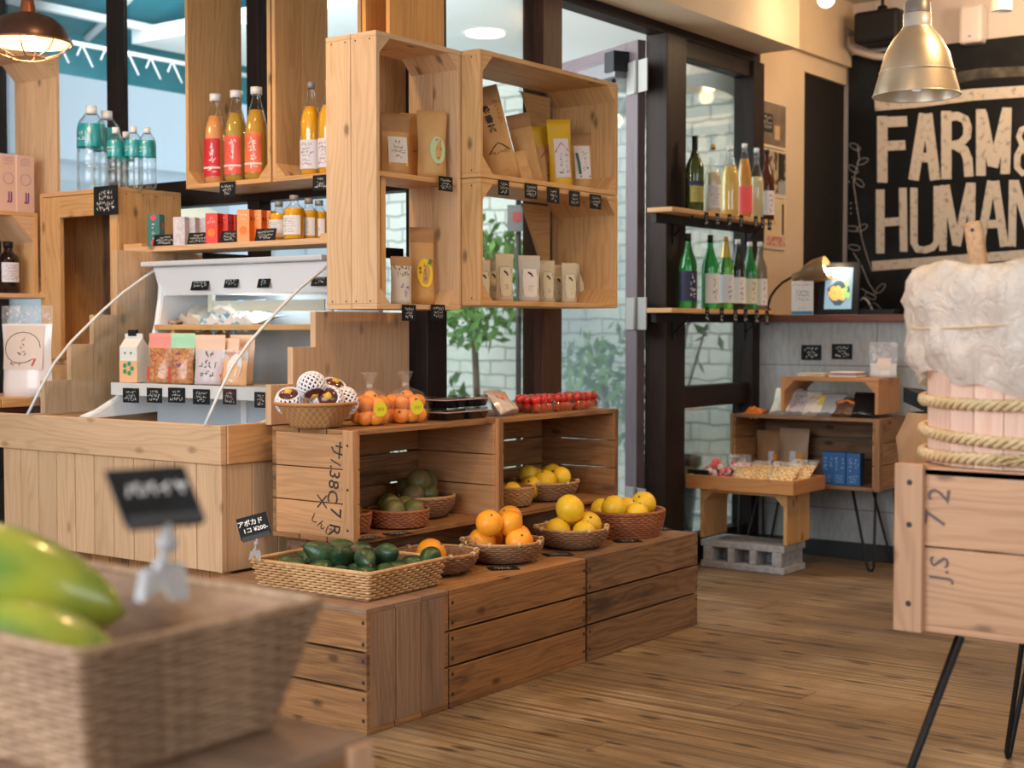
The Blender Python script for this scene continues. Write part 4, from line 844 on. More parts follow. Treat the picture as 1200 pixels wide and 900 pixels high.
# ================================================================ POUCHES AND PACKETS
def pouch(label, loc, rot, w_, h_, d_, mat, seal=None, sealh=.12, lab=None, texts=None, group=None, name='pouch', cat='pouch', gus=0.0, extra=None, nx=8, nz=10, window=None, wv=0.0, top=None):
    t = thing(name, label, cat, loc, rot, group); rnd = random.Random(hash(label) % 9999 if False else sum(map(ord, label)))
    ph = [rnd.uniform(0, 6) for _ in range(4)]
    def th(x, z):
        k = max(0, 1-abs(2*x/w_)**2.4)**.7; zz = z/(h_*(1-sealh)); kz = max(0, 1-max(0, zz)**2.2)**.8
        return d_/2*k*kz*(1+wv*math.sin(18*x/w_+ph[0])*math.sin(9*z/h_+ph[1]))+.0008
    def wx(x, z): return x*(1-gus*max(0, 1-z/(h_*.5))*.25)*(1-.07*math.sin(PI*min(1, z/h_/(1-sealh)))-.03*max(0, .12-z/h_)/.12)
    b = MB()
    for s in (-1, 1):
        gr = [[b.bm.verts.new((wx(-w_/2+w_*i/nx, h_*j/nz), s*th(-w_/2+w_*i/nx, h_*j/nz)+wv*.004*math.sin(ph[2]+7*j/nz), h_*j/nz)) for i in range(nx+1)] for j in range(nz+1)]
        for j in range(nz):
            for i in range(nx):
                mi = 1 if (seal and j >= nz-max(1, round(sealh*nz*1.3))) else 0
                if window and s == -1 and window[0] <= (i+.5)/nx <= window[1] and window[2] <= (j+.5)/nz <= window[3]: mi = 2
                q = [gr[j][i], gr[j][i+1], gr[j+1][i+1], gr[j+1][i]]; b.face(q, [(v.co.x, v.co.z) for v in q], mi, True)
        if s == -1: f0 = gr[0]; ft = gr[-1]
        else:
            for i in range(nx): b.face([f0[i], f0[i+1], gr[0][i+1], gr[0][i]]); b.face([ft[i], ft[i+1], gr[-1][i+1], gr[-1][i]], None, 1 if seal else 0)
            
    b.build('pouch_body', [mat, seal or mat, window[4] if window else mat], t)
    F_ = lambda x, z: -th(x, z)-.0012; lastlab = None
    for (nm, m_, x0, x1, z0, z1) in (lab or []):
        b = MB(); a = 5; c = 5; g = [[None]*(a+1) for _ in range(c+1)]
        for j in range(c+1):
            for i in range(a+1):
                x, z = (x0+(x1-x0)*i/a)*w_, (z0+(z1-z0)*j/c)*h_; g[j][i] = b.bm.verts.new((x, F_(x, z), z))
        for j in range(c):
            for i in range(a): b.face([g[j][i], g[j][i+1], g[j+1][i+1], g[j+1][i]], None, 0, True)
        lastlab = b.build(nm, m_, t)
    F2 = lambda x, z: -th(x, z)-.0022
    for tx in (texts or []):
        b = MB(); k = tx[0]
        if k == 's': _, m_, cx, cz, ww, hh, rows = tx; scribble(b, ww*w_, hh*h_, rows, cx*w_, cz*h_, fn=F2)
        elif k == 'vt':   # vertical text column
            _, m_, s, size, cx, cz, bold = tx
            for i, ch in enumerate(s): add_text(b, ch, size, cx*w_, cz*h_-i*size*1.15, fn=F2, bold=bold)
        elif k == 'oval':
            _, m_, cx, cz, rx, rz = tx; b.poly([(cx*w_+rx*math.cos(q*PI/10), F2(cx*w_+rx*math.cos(q*PI/10), cz*h_+rz*math.sin(q*PI/10))+.0005, cz*h_+rz*math.sin(q*PI/10)) for q in range(20)])
        elif k == 'line':
            _, m_, pts, wd = tx; b.stroke([(x*w_, F2(x*w_, z*h_), z*h_) for x, z in pts], wd, (0, -1, 0))
        b.build('print' if k != 'oval' else 'sticker', m_, (lastlab if (lastlab and k != 'oval') else t))
    return t
MINT = flat('mint_print', (.45, .62, .36), .6); YEL = flat('yellow_pouch', (.72, .44, .01), .45); YELS = flat('yellow_sticker', (.85, .58, .01), .5); CREAMP = mottled('cream_packet', (.66, .59, .44), (.60, .53, .39), 10, .55); GREYC = flat('grey_packet', (.58, .56, .50), .5)
GT = 'kraft tea pouches on the cedar crates'
p = ay(463, 200, 2.83); pouch('small kraft tea pouch with a square white label in the upright crate', (p.x, 2.83, 1.4405), (0, 0, R(-22)), .092, .185, .05, KRAFT, KRAFTD, .2, [('label', LABW, -.33, .36, .20, .62)], [('s', INK, .0, .42, .5, .3, 4), ('line', YELS, [(-.33, .18), (.36, .18)], .006)], GT)
p = ay(506, 206, 2.80); pouch('tall kraft tea pouch with a mint and red diamond design in the upright crate', (p.x, 2.80, 1.4405), (0, 0, R(-30)), .095, .205, .055, KRAFT, None, .15, None, [('oval', MINT, .12, .42, .026, .042), ('s', REDINK, .15, .45, .5, .1, 1), ('s', REDINK, .15, .56, .2, .08, 1), ('s', INK, .12, .26, .2, .15, 2)], GT)
p = ay(484, 200, 2.88); pouch('kraft tea pouch standing behind the other two in the upright crate', (p.x, 2.88, 1.4405), (0, 0, R(-25)), .085, .205, .04, KRAFT, None, .15, None, [('s', GRN, .1, .4, .4, .2, 2)], GT)
p = ay(496, 356, 2.83); pouch('tall narrow kraft pouch with a yellow oval sticker on the lower shelf', (p.x, 2.83, 1.0625), (R(-3), 0, R(-28)), .078, .235, .05, KRAFT, KRAFTD, .12, None, [('oval', YELS, .0, .40, .026, .044), ('vt', INK, 'しょうが', .012, .0, .50, 0.0), ('vt', INK, '黄金', .010, -.20, .46, 0.0), ('line', LEAF, [(.18, .52), (.30, .58)], .012)], GT)
p = ay(470, 356, 2.80); pouch('white patterned tea pouch partly hidden by the crate side', (p.x, 2.80, 1.0625), (0, 0, R(-25)), .068, .14, .045, GREYC, KRAFTD, .12, None, [('s', INK, 0, .7, .8, .25, 2), ('s', PURP, .05, .3, .6, .3, 2)], GT)
p = ay(593, 212, 2.78); pouch('big leaning kraft tea pouch with vertical brush lettering and a mountain print', (p.x-.015, 2.775, 1.4625), (0, R(-17), R(-32)), .125, .30, .07, KRAFT, KRAFTD, .12, None, [('vt', INK, '熟番茶', .027, -.02, .76, .03), ('s', INK, .30, .72, .12, .26, 6), ('line', INK, [(-.3, .30), (-.12, .37), (0, .40), (.12, .37), (.3, .30)], .003), ('s', INK, 0, .305, .55, .05, 1), ('s', INK, 0, .10, .2, .02, 1)], GT, gus=.2)
p = ay(624, 213, 2.80); pouch('kraft tea pouch lying back against the big one, its gusset showing', (p.x+.004, 2.80, 1.4625), (0, R(-14), R(-30)), .085, .24, .06, KRAFT, KRAFTD, .12, None, [('s', INK, 0, .2, .2, .05, 1)], GT, gus=.2)
p = ay(612, 212, 2.75); pouch('small kraft pouch wedged low between the leaning tea pouches', (p.x+.01, 2.745, 1.4625), (0, R(-17), R(-25)), .06, .10, .045, KRAFT, None, .12, None, [('s', INK, 0, .4, .5, .2, 2)], GT)
p = ay(641, 214, 2.84); pouch('yellow-topped tea pouch with a red mountain print, partly behind', (p.x, 2.845, 1.4625), (0, R(-4), R(-30)), .085, .215, .045, KRAFT, YEL, .22, None, [('line', REDINK, [(-.2, .50), (.05, .62), (.3, .50)], .004), ('s', REDINK, .05, .55, .5, .08, 1), ('s', INK, .1, .3, .3, .3, 3)], GT)
p = ay(658, 218, 2.79); pouch('bright yellow tea pouch with white label and red gable mark', (p.x, 2.79, 1.4625), (0, R(-3), R(-34)), .085, .235, .045, YEL, YEL, .15, [('label', LABLIL, -.30, .34, .16, .72)], [('line', REDINK, [(-.27, .52), (0, .66), (.3, .54)], .004), ('s', INK, -.05, .36, .2, .3, 4), ('s', REDINK, .2, .36, .15, .3, 4)], GT)
p = ay(682, 221, 2.80); pouch('kraft tea pouch with white label and dark green side band', (p.x, 2.80, 1.4625), (0, R(-2), R(-34)), .088, .205, .045, KRAFT, KRAFTD, .15, [('label', LABW, -.33, .34, .22, .78)], [('line', GRN, [(-.24, .66), (-.18, .5), (-.14, .3)], .010), ('line', GRN, [(-.15, .26), (.3, .26)], .006), ('s', INK, .1, .52, .35, .35, 4)], GT)
# cream packets
GP = 'small cream tea packets in the lower wide crate'
PK = [(566, .052, .135, 2.84, 0, 'cream packet pressed against the crate side, mostly hidden'), (577, .05, .145, 2.87, 0, 'cream packet standing behind the first bright one'), (591, .066, .155, 2.79, 3, 'pale cream packet with plain top, first fully visible'), (620, .080, .155, 2.79, -4, 'widest white packet with framed label, middle of the row'), (641, .058, .145, 2.82, -2, 'cream packet just beside the widest white one'), (653, .052, .135, 2.86, 2, 'cream packet set back, behind its two neighbours'), (667, .060, .140, 2.80, -2, 'cream packet with a dark leaf print, second from the end'), (684, .060, .140, 2.82, -6, 'cream packet at the far end beside the bare boards')]
for (u, w_, h_, y, rz, lb) in PK:
    p = ay(u, 355, y); wide = w_ > .07
    t = pouch(lb, (p.x, y, 1.0755), (0, 0, R(rz-30)), w_*.95, h_, .035, GREYC if wide else CREAMP, None, .18, [('label', LABW if wide else CREAML, -.34, .34, .12, .74)],
        [('line', GRN, [(-.33, .16), (-.33, .70), (-.27, .73), (.27, .73), (.33, .70), (.33, .16), (.27, .13), (-.27, .13), (-.33, .16)], .0012), ('line', INK, [(-.1, .64), (.05, .60)], .006), ('line', INK, [(.02, .62), (.10, .55)], .005), ('s', INK, 0, .3, .35, .14, 2)], GP)
# rice bag
p = ax(33, 468, 2.90)
pouch('white plastic bag of rice with a brush-drawn ring and red seal', (2.90, p.y, .7655), (0, 0, R(-72)), .20, .30, .09, flat('rice_bag', (.76, .72, .70), .3, coat=.3), FILM, .16, [('label', flat('bag_beige', (.66, .54, .46), .5), -.38, .38, .30, .78)],
    [('s', INK, .02, .56, .18, .24, 3), ('line', INK, [(.34*math.cos(a/16*2*PI), .54+.17*math.sin(a/16*2*PI)) for a in range(15)], .002), ('line', REDINK, [(.27, .42), (.22, .34)], .006), ('s', INK, -.1, .36, .3, .06, 1)], name='rice_bag', cat='bag')
# noodles / crackers in the case (standing packets)
GC1 = 'snack packets on the rack of the display case'
NUTS = mottled('brown_crackers', (.38, .16, .06), (.62, .30, .13), 90, .35, .1, .4, detail=2); PINKT = flat('pink_header', (.82, .30, .25), .5); MINTT = flat('mint_header', (.38, .70, .48), .5); PEACHT = flat('peach_header', (.80, .56, .42), .5); LILB = flat('lilac_pack', (.62, .55, .58), .4)
MILKO = flat('orange_pack', (.82, .46, .24), .5)
for (u, w_, h_, x, mat, top, lb, tx) in ((175, .0, 0, 3.06, 0, 0, 0, 0), (188, .095, .16, 3.07, NUTS, PINKT, 'packet of brown crackers with a coral pink header', REDINK), (213, .09, .16, 3.07, NUTS, MINTT, 'packet of brown crackers with a mint green header', PURP), (228, .06, .15, 3.12, flat('jade_pack', (.12, .38, .30), .4), MINTT, 'slim jade-coloured packet between the cracker packets', WHITEINK), (245, .11, .155, 3.07, LILB, PEACHT, 'pale packet with green brush characters and peach header', GRN), (268, .07, .145, 3.10, NUTS, PEACHT, 'narrow cracker packet with brown peach header', REDINK), (283, .09, .155, 3.15, flat('tan_pack', (.70, .50, .36), .5), PEACHT, 'tan packet behind the oval-labelled one', INK), (275, .09, .11, 3.06, MILKO, FILM, 'clear packet with a white oval label at the glass edge', INK)):
    if not h_: continue
    p = ax(u, 452, x)
    T = [('s', tx, -.1, .4, .5, .5, 3), ('line', REDINK, [(-.38, .05), (-.38, .32)], .012)] if mat is NUTS else [('s', tx, .05, .4, .6, .55, 3)]
    if 'oval' in lb: T = [('oval', LABW, .05, .48, .026, .044)]
    pouch(lb, (x, p.y, .8155), (R(-4), 0, R(-75)), w_, h_, .045, mat, top, .26, None, T, GC1, name='snack_packet', cat='packet', wv=.25)
p = ax(160, 450, 3.07)
t = thing('milk_carton', 'white gable-top carton with green clover print in the display case', 'carton', (3.07, p.y+.01, .8155), (0, 0, R(-78)), GC1)
b = MB(); b.prism([(-.035, -.03, 0), (.035, -.03, 0), (.035, -.03, .115), (-.035, -.03, .115)], (0, .06, 0)); b.prism([(-.035, -.03, .115), (-.035, .03, .115), (-.035, .0, .145)], (.07, 0, 0)); b.box((-.035, -.003, .143), (.035, .003, .158)); b.build('carton_body', flat('milk_white', (.78, .76, .72), .5), t)
b = MB(); b.box((-.036, -.031, .0), (.036, -.0301, .07)); b.build('orange_band', MILKO, t)
b = MB()
for k in range(5): b.poly([(.016*math.cos(k*1.257)+.008*math.cos(q), -.0322, .045+.016*math.sin(k*1.257)+.008*math.sin(q)) for q in [i*PI/4 for i in range(8)]])
b.poly([(-.012+.004*math.cos(q), -.0322, .095+.004*math.sin(q)) for q in [i*PI/4 for i in range(8)]]); b.poly([(.012+.004*math.cos(q), -.0322, .095+.004*math.sin(q)) for q in [i*PI/4 for i in range(8)]])
b.build('clover_print', flat('clover_green', (.02, .32, .12), .5), t)
b = MB(); b.box((-.02, -.006, .15), (.012, .006, .17)); b.build('cap', BLACK, t)
# soft packets lying on the wooden shelf in the case
BLUEP = mottled('blue_white_film', (.12, .42, .62), (.75, .78, .78), 14, .35, .3, .3, detail=2, lo=.45, hi=.5)
BEIGP = mottled('beige_film', (.66, .60, .46), (.78, .75, .68), 30, .3, .4, .4)
p = ax(222, 381, 3.26); pouch('crumpled clear bag of pale noodles lying on the case shelf', (3.26, p.y, 1.005), (R(-62), 0, R(-100)), .17, .16, .06, BEIGP, FILM, .2, None, None, 'soft packets on the wooden case shelf', wv=.8, name='soft_packet', cat='packet')
p = ax(200, 381, 3.24); pouch('small dark brown packet end lying on the case shelf', (3.24, p.y, 1.005), (R(-75), 0, R(-110)), .06, .12, .02, mottled('dark_brown_pack', (.10, .04, .03), (.55, .45, .36), 25, .4), None, .2, None, None, 'soft packets on the wooden case shelf', wv=.4, name='soft_packet', cat='packet')
for k, (u, z, lb) in enumerate(((262, 1.005, 'blue and white packet at the bottom of the case shelf pile'), (282, 1.006, 'blue striped packet lying beside the bottom one'), (272, 1.035, 'blue and white packet on top of the case shelf pile'), (296, 1.005, 'pale blue packet at the inner end of the case shelf'))):
    p = ax(u, 381, 3.27); pouch(lb, (3.22, p.y, z), (R(-78 if k != 2 else -70), 0, R(-85-k*4)), .12, .15, .045, BLUEP if k != 3 else mottled('pale_blue_film', (.45, .62, .68), (.7, .75, .76), 20, .4), None, .12, None, None, 'soft packets on the wooden case shelf', wv=.6, name='soft_packet', cat='packet')
# ================================================================ BASKETS
def weave_mat(name, c1, c2, scale=1):
    t = NT(name); uv = t.a('ShaderNodeUVMap').outputs[0]; n = t.noise(uv, 90, 3); n2 = t.noise(uv, 9, 3)
    t.base(t.mix(t.mr(t.math('ADD', t.math('MULTIPLY', n, .5), t.math('MULTIPLY', n2, .5)), .38, .62), c1, c2)); t.rgh(.5); return t.m
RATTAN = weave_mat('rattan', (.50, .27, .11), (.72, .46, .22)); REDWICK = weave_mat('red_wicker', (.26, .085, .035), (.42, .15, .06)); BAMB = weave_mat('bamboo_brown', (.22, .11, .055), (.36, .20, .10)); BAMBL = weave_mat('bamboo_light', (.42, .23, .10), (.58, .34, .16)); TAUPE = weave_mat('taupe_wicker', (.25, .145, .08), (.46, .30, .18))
def weave(mb, base, nst, r=.003, amp=.0022, rows=8, flat_=1.0, phase=0, sub=3, seg=5):
    """strands woven in and out round stakes; base(t, k) gives point and outward normal for row k in 0..rows-1"""
    for k in range(rows):
        n = nst*sub; pts = []
        for i in range(n):
            tt = i/n; p, nr = base(tt, k); pts.append(p+nr*amp*math.cos(PI*(i/sub)+PI*(k % 2)+phase))
        mb.tube(pts, r, seg, True)
PTIE = flat('pale_tie', (.72, .56, .36), .5)
def round_basket(label, x, y, z, rr, rb, h, mat, rimmat=None, rows=9, nst=44, group='woven bowls of fruit', ticks=0, handle=0, rz=0, curve=.6, amp=.002, sr=None, foot=False, name='woven_bowl', cat='bowl', tickmat=None, rimr=.005):
    t = thing(name, label, cat, (x, y, z), (0, 0, rz), group)
    def rad(s): return rb+(rr-rb)*math.sin(s*PI/2)**curve if s > 0 else rb
    nst += nst % 2; nst = nst if nst % 2 == 0 else nst+1
    b = MB(); sr = sr or h/rows*.52
    def base(tt, k):
        s = (k+.6)/rows; a = 2*PI*tt; d = Vector((math.cos(a), math.sin(a), 0)); return d*rad(s)+Vector((0, 0, .004+s*(h-.006))), d
    weave(b, base, nst, sr, amp, rows); b.build('woven_side', mat, t)
    b = MB(); P = [(0, .004)]+[(rad(i/8)-.0035, .004+i/8*(h-.006)) for i in range(9)]+[(rad(1)-.006, h-.004)]+[(rad(i/8)-.008, .008+i/8*(h-.01)) for i in range(8, -1, -1)]+[(0, .008)]
    b.lathe(P, seg=40); b.build('inner_lining', mat, t)
    b = MB(); b.tube([(rr*math.cos(i/48*2*PI), rr*math.sin(i/48*2*PI), h) for i in range(48)], rimr, 7, True)
    if foot: b.tube([(rb*math.cos(i/40*2*PI), rb*math.sin(i/40*2*PI), .004) for i in range(40)], .005, 6, True)
    b.build('rim', rimmat or mat, t)
    if ticks:
        for i in range(ticks):
            b = MB(); a = i/ticks*2*PI; d = Vector((math.cos(a), math.sin(a), 0)); q = Vector((-d.y, d.x, 0))*.0035
            for s in (-1, 0, 1): b.tube([d*rr+Vector((0, 0, h))+q*s+d*(rimr+.0025)*math.cos(c)+Vector((0, 0, (rimr+.0025)*math.sin(c))) for c in [j*PI/4 for j in range(8)]], .0016, 4, True)
            b.build('rim_tie', PTIE, t)
    if handle:
        for a in ([PI*.92, -.08*PI] if handle == 2 else [handle]):
            b = MB(); d = Vector((math.cos(a), math.sin(a), 0)); q = Vector((-d.y, d.x, 0))
            b.tube([d*(rr+.004+.004*math.sin(c))+q*.016*math.cos(c)+Vector((0, 0, h+.002+.018*math.sin(c))) for c in [j*PI/8 for j in range(9)]], .0035, 6); b.build('handle', rimmat or mat, t)
    return t
# rattan tray of avocados
tz = .311
tray_t = thing('rattan_tray', 'square tan rattan tray filled with avocados', 'tray', (2.80, 2.60, tz), (0, 0, R(1.5)))
def rect_pt(tt, hx, hy, rc=.012):
    per = 4*(hx+hy); s = tt*per
    segs = [((-hx, -hy), (1, 0), 2*hx, (0, -1)), ((hx, -hy), (0, 1), 2*hy, (1, 0)), ((hx, hy), (-1, 0), 2*hx, (0, 1)), ((-hx, hy), (0, -1), 2*hy, (-1, 0))]
    for (p, d, L, n) in segs:
        if s <= L: 
            nx, ny = n; e = min(s, L-s)
            if e < rc:   # round the corner slightly
                k = (1-e/rc); nx2, ny2 = (nx-(d[0] if s < L-s else -d[0])*k*.7, ny-(d[1] if s < L-s else -d[1])*k*.7)
                pt = Vector((p[0]+d[0]*s, p[1]+d[1]*s, 0)); off = Vector((nx+(-d[0] if s < L-s else d[0]), ny+(-d[1] if s < L-s else d[1]), 0)).normalized()
                return pt-off*rc*.3*k, Vector((nx2, ny2, 0)).normalized()
            return Vector((p[0]+d[0]*s, p[1]+d[1]*s, 0)), Vector((nx, ny, 0))
        s -= L
    return Vector((-hx, -hy, 0)), Vector((0, -1, 0))
def rect_basket(t, hx0, hy0, hx1, hy1, h, rows, nst, mat, amp=.0025, r=None, sub=3, seg=5, lin=None):
    def base(tt, k):
        s = (k+.5)/rows; p, n = rect_pt(tt, hx0+(hx1-hx0)*s, hy0+(hy1-hy0)*s); p.z = .004+s*(h-.008); return p, n
    b = MB(); weave(b, base, nst, r or h/rows*.5, amp, rows, sub=sub, seg=seg); b.build('woven_side', mat, t)
    b = MB(); th = .006
    for s0, s1 in (((-1, -1), (1, -1)), ((1, -1), (1, 1)), ((1, 1), (-1, 1)), ((-1, 1), (-1, -1))):
        A = Vector((s0[0]*(hx0-th), s0[1]*(hy0-th), .004)); B_ = Vector((s1[0]*(hx0-th), s1[1]*(hy0-th), .004)); C_ = Vector((s1[0]*(hx1-th), s1[1]*(hy1-th), h-.003)); D_ = Vector((s0[0]*(hx1-th), s0[1]*(hy1-th), h-.003))
        b.quad(A, B_, C_, D_)
    b.box((-hx0+.002, -hy0+.002, 0), (hx0-.002, hy0-.002, .006)); b.build('inner_lining', lin or mat, t, solid=.003)
    b = MB(); n = 120; b.tube([rect_pt(i/n, hx1, hy1)[0]+Vector((0, 0, h)) for i in range(n)], .0055, 7, True)
    for i in range(0, n*2): pass
    b.build('rim', mat, t)
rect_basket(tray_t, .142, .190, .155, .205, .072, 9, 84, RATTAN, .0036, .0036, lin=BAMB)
# front papaya basket
pb = thing('papaya_basket', 'large deep wicker basket of papayas, out of focus in front', 'basket', (.932, 1.33, .577))
rect_basket(pb, .118, .252, .152, .288, .130, 19, 70, TAUPE, .0022, .0036, 3, 4, lin=BAMB)
# ================================================================ FRUIT
def fruit_mat(name, c1, c2, scale=12, rough=.4, bump=.15, bs=110, coat=.1, c3=None):
    t = NT(name); tc = t.a('ShaderNodeTexCoord').outputs['Object']; rnd = t.a('ShaderNodeObjectInfo').outputs['Random']
    n = t.noise(tc, scale, 4); col = t.mix(t.mr(n, .35, .68), c1, c2)
    if c3: col = t.mix(t.mr(t.noise(tc, scale*.6, 2), .55, .68), col, c3)
    hs = t.a('ShaderNodeHueSaturation'); t.l.new(col, hs.inputs['Color']); t.put(hs.inputs['Value'], t.math('ADD', t.math('MULTIPLY', rnd, .25), .88)); t.l.new(hs.outputs[0], t.b.inputs['Base Color'])
    t.rgh(rough); t.b.inputs['Coat Weight'].default_value = coat; t.bump(t.noise(tc, bs, 2), bump, .003); return t.m
ORAN = fruit_mat('orange_skin', (.90, .34, .02), (.95, .42, .03), 8, .42, .25, 260); YELF = fruit_mat('yellow_skin', (.88, .56, .02), (.92, .66, .05), 8, .42, .25, 260)
AVO = fruit_mat('avocado_skin', (.012, .045, .018), (.035, .10, .035), 22, .38, .5, 120, .1, (.07, .05, .03)); MANGO = fruit_mat('pear_skin', (.10, .11, .03), (.19, .18, .05), 18, .45, .1, 90, .1, (.22, .13, .06)); PAPA = fruit_mat('papaya_skin', (.34, .36, .035), (.07, .19, .03), 7, .28, .05, 40, .4, (.015, .075, .015))
MANDM = fruit_mat('mandarin_skin', (.92, .28, .015), (.95, .36, .02), 9, .38, .2, 300, .2); CHERRY = fruit_mat('tomato_skin', (.55, .012, .015), (.75, .03, .02), 9, .18, 0, 40, .6); PASSI = fruit_mat('purple_skin', (.08, .018, .02), (.14, .03, .03), 12, .25, 0, 40, .5)
STEMG = flat('stem_green', (.10, .14, .04), .7); STEMB = flat('stem_brown', (.12, .07, .03), .8)
def citrus(name, cat, r, mat, sq=.9, nip=0, seg=22):
    t = thing(name, 'x', cat)
    def fn(p): return 1-.06*math.exp(-((1-p.z)/.02))+nip*math.exp(-((1+p.z)/.05))+.008*math.sin(5*math.atan2(p.y, p.x))
    b = MB(); b.ball((0, 0, 0), r, seg, 14, (1, 1, sq), fn=fn); b.build('fruit_body', mat, t)
    b = MB(); b.lathe([(0, .004), (.0035, .003), (.004, -.001)], (0, 0, r*sq*.945), 8); b.build('stem', STEMG, t); return t
def put_citrus(pr, r, x, y, z, label, group, sc=1.0, tilt=None):
    return pr.put((x, y, z), (random.uniform(-.9, .9), random.uniform(-.9, .9), random.uniform(0, 6)) if tilt is None else tilt, label, group, sc)
# avocados
av = thing('avocado', 'x', 'avocado')
def avf(p): s = p.x; return 1.0
b = MB(); n0 = 0; b.lathe([(0, -.052)]+[(.034*math.sin(PI*(k/12))**.75*(1-.26*(k/12)**1.4), -.052+.104*k/12) for k in range(1, 12)]+[(0, .052)], seg=20, wob=lambda a, z: 1+.015*math.sin(3*a+z*60))
b.build('fruit_body', AVO, av); b = MB(); b.lathe([(0, .004), (.004, .003), (.004, -.002)], (0, 0, .0515), 8); b.build('stem', STEMB, av)
AV = Proto(av); rows_ = [[(-.085, -.135), (-.03, -.15), (.035, -.14), (.095, -.145)], [(-.10, -.06), (-.045, -.07), (.02, -.065), (.085, -.07)], [(-.09, .01), (-.03, .015), (.035, .01), (.10, .0)], [(-.095, .09), (-.03, .085), (.04, .09), (.10, .08)], [(-.07, .155), (.0, .155), (.07, .15)]]
rn = ['outer row', 'second row', 'middle row', 'fourth row', 'counter-side row']; cn = ['first', 'second', 'third', 'fourth']
Mt = Matrix.LocRotScale(tray_t.location, tray_t.rotation_euler, None)
for i, rw in enumerate(rows_):
    for j, (x, y) in enumerate(rw):
        q = Mt @ Vector((x, y, 0)); AV.put((q.x, q.y, tz+.046+random.uniform(0, .008)), (R(90+random.uniform(-18, 18)), random.uniform(-.3, .3), random.uniform(0, 6)), 'avocado in the rattan tray, %s, %s from the card' % (rn[i], cn[j]), 'avocados in the rattan tray', random.uniform(.9, 1.06))
for j, (x, y, s) in enumerate(((-.055, -.105, 'above the outer row'), (.03, -.10, 'above the outer row towards the oranges'), (-.05, -.02, 'above the middle of the tray'), (.025, -.025, 'above the middle towards the oranges'), (.125, -.175, 'propped in the corner nearest the oranges'), (-.05, .055, 'above the fourth row'), (.03, .05, 'above the fourth row towards the crate'))):
    q = Mt @ Vector((x, y, 0)); AV.put((q.x, q.y, tz+(.088 if j != 4 else .075)), (R(random.uniform(60, 110)), random.uniform(-.4, .4), random.uniform(0, 6)), 'dark green avocado heaped %s in the rattan tray' % s, 'avocados in the rattan tray', random.uniform(.9, 1.04))
# orange bowls on the lower tier
B1 = round_basket('shallow brown bamboo bowl with one orange, behind the avocado tray', 3.105, 2.555, .3105, .118, .07, .058, BAMB, BAMBL, 8, 46, ticks=9, rimr=.004)
OR = Proto(citrus('orange', 'orange', .046, ORAN, .92)); YE = Proto(citrus('yellow_citrus', 'citrus fruit', .044, YELF, .94, .03)); YS = Proto(citrus('small_lemon', 'citrus fruit', .034, YELF, .98, .05))
put_citrus(OR, .046, 3.10, 2.565, .3105+.052, 'lone orange lying in the shallow bowl behind the avocados', None, .95)
B2 = round_basket('brown bamboo bowl heaped with oranges, beside the avocado tray', 3.37, 2.52, .3105, .118, .07, .062, BAMB, BAMBL, 9, 46, ticks=9, handle=PI*.95, rimr=.004)
for x, y, z, lb in ((-.058, .03, .062, 'orange low at the handle side of the heaped bowl'), (.0, -.062, .062, 'orange at the front edge of the heaped bowl'), (.062, -.01, .062, 'orange low on the door side of the heaped bowl'), (.02, .058, .062, 'orange at the back of the heaped bowl'), (-.062, .0, .118, 'orange on top, nearest the bowl handle'), (.0, -.028, .112, 'orange on top in the middle of the heaped bowl'), (.063, .02, .118, 'orange on top at the door side of the heaped bowl')):
    put_citrus(OR, .046, 3.37+x, 2.52+y, .3105+z, lb, 'oranges in the heaped bamboo bowl', random.uniform(.84, .92))
B3 = round_basket('brown bamboo bowl of large yellow citrus in front of the lemon crate', 3.72, 2.51, .3105, .113, .068, .062, BAMB, BAMBL, 9, 44, ticks=9, rimr=.004)
for x, y, z, s, lb in ((-.052, .018, .056, .98, 'yellow citrus low on the orange side of its bowl'), (.045, -.03, .066, 1.05, 'large yellow citrus at the front of its bowl'), (.025, .052, .055, .95, 'yellow citrus at the back of its bowl'), (-.01, -.052, .052, .9, 'yellow citrus low at the front edge of its bowl'), (-.012, .0, .120, 1.12, 'biggest yellow citrus on top of the heap')):
    put_citrus(YE, .044, 3.72+x, 2.51+y, .3105+z, lb, 'yellow citrus in the brown bamboo bowl', s*.93)
B4 = round_basket('deep red-brown wicker bowl of yellow citrus at the door end', 4.045, 2.53, .3105, .138, .118, .082, REDWICK, REDWICK, 11, 60, foot=True, curve=.9, rimr=.006)
for x, y, z, s, lb in ((-.085, -.02, .098, .95, 'yellow citrus resting on the rim nearest the lemon crate'), (-.02, -.07, .075, .9, 'yellow citrus low inside the red-brown bowl'), (.03, .0, .080, .95, 'yellow citrus with a dimple showing in the red-brown bowl'), (.075, -.035, .095, 1.0, 'largest yellow citrus at the door side of the red-brown bowl'), (-.01, .07, .075, .95, 'yellow citrus at the back of the red-brown bowl'), (.07, .06, .075, .9, 'yellow citrus behind the largest one in the red-brown bowl')):
    put_citrus(YE, .044, 4.045+x, 2.53+y, .3105+z, lb, 'yellow citrus in the red-brown bowl', s)
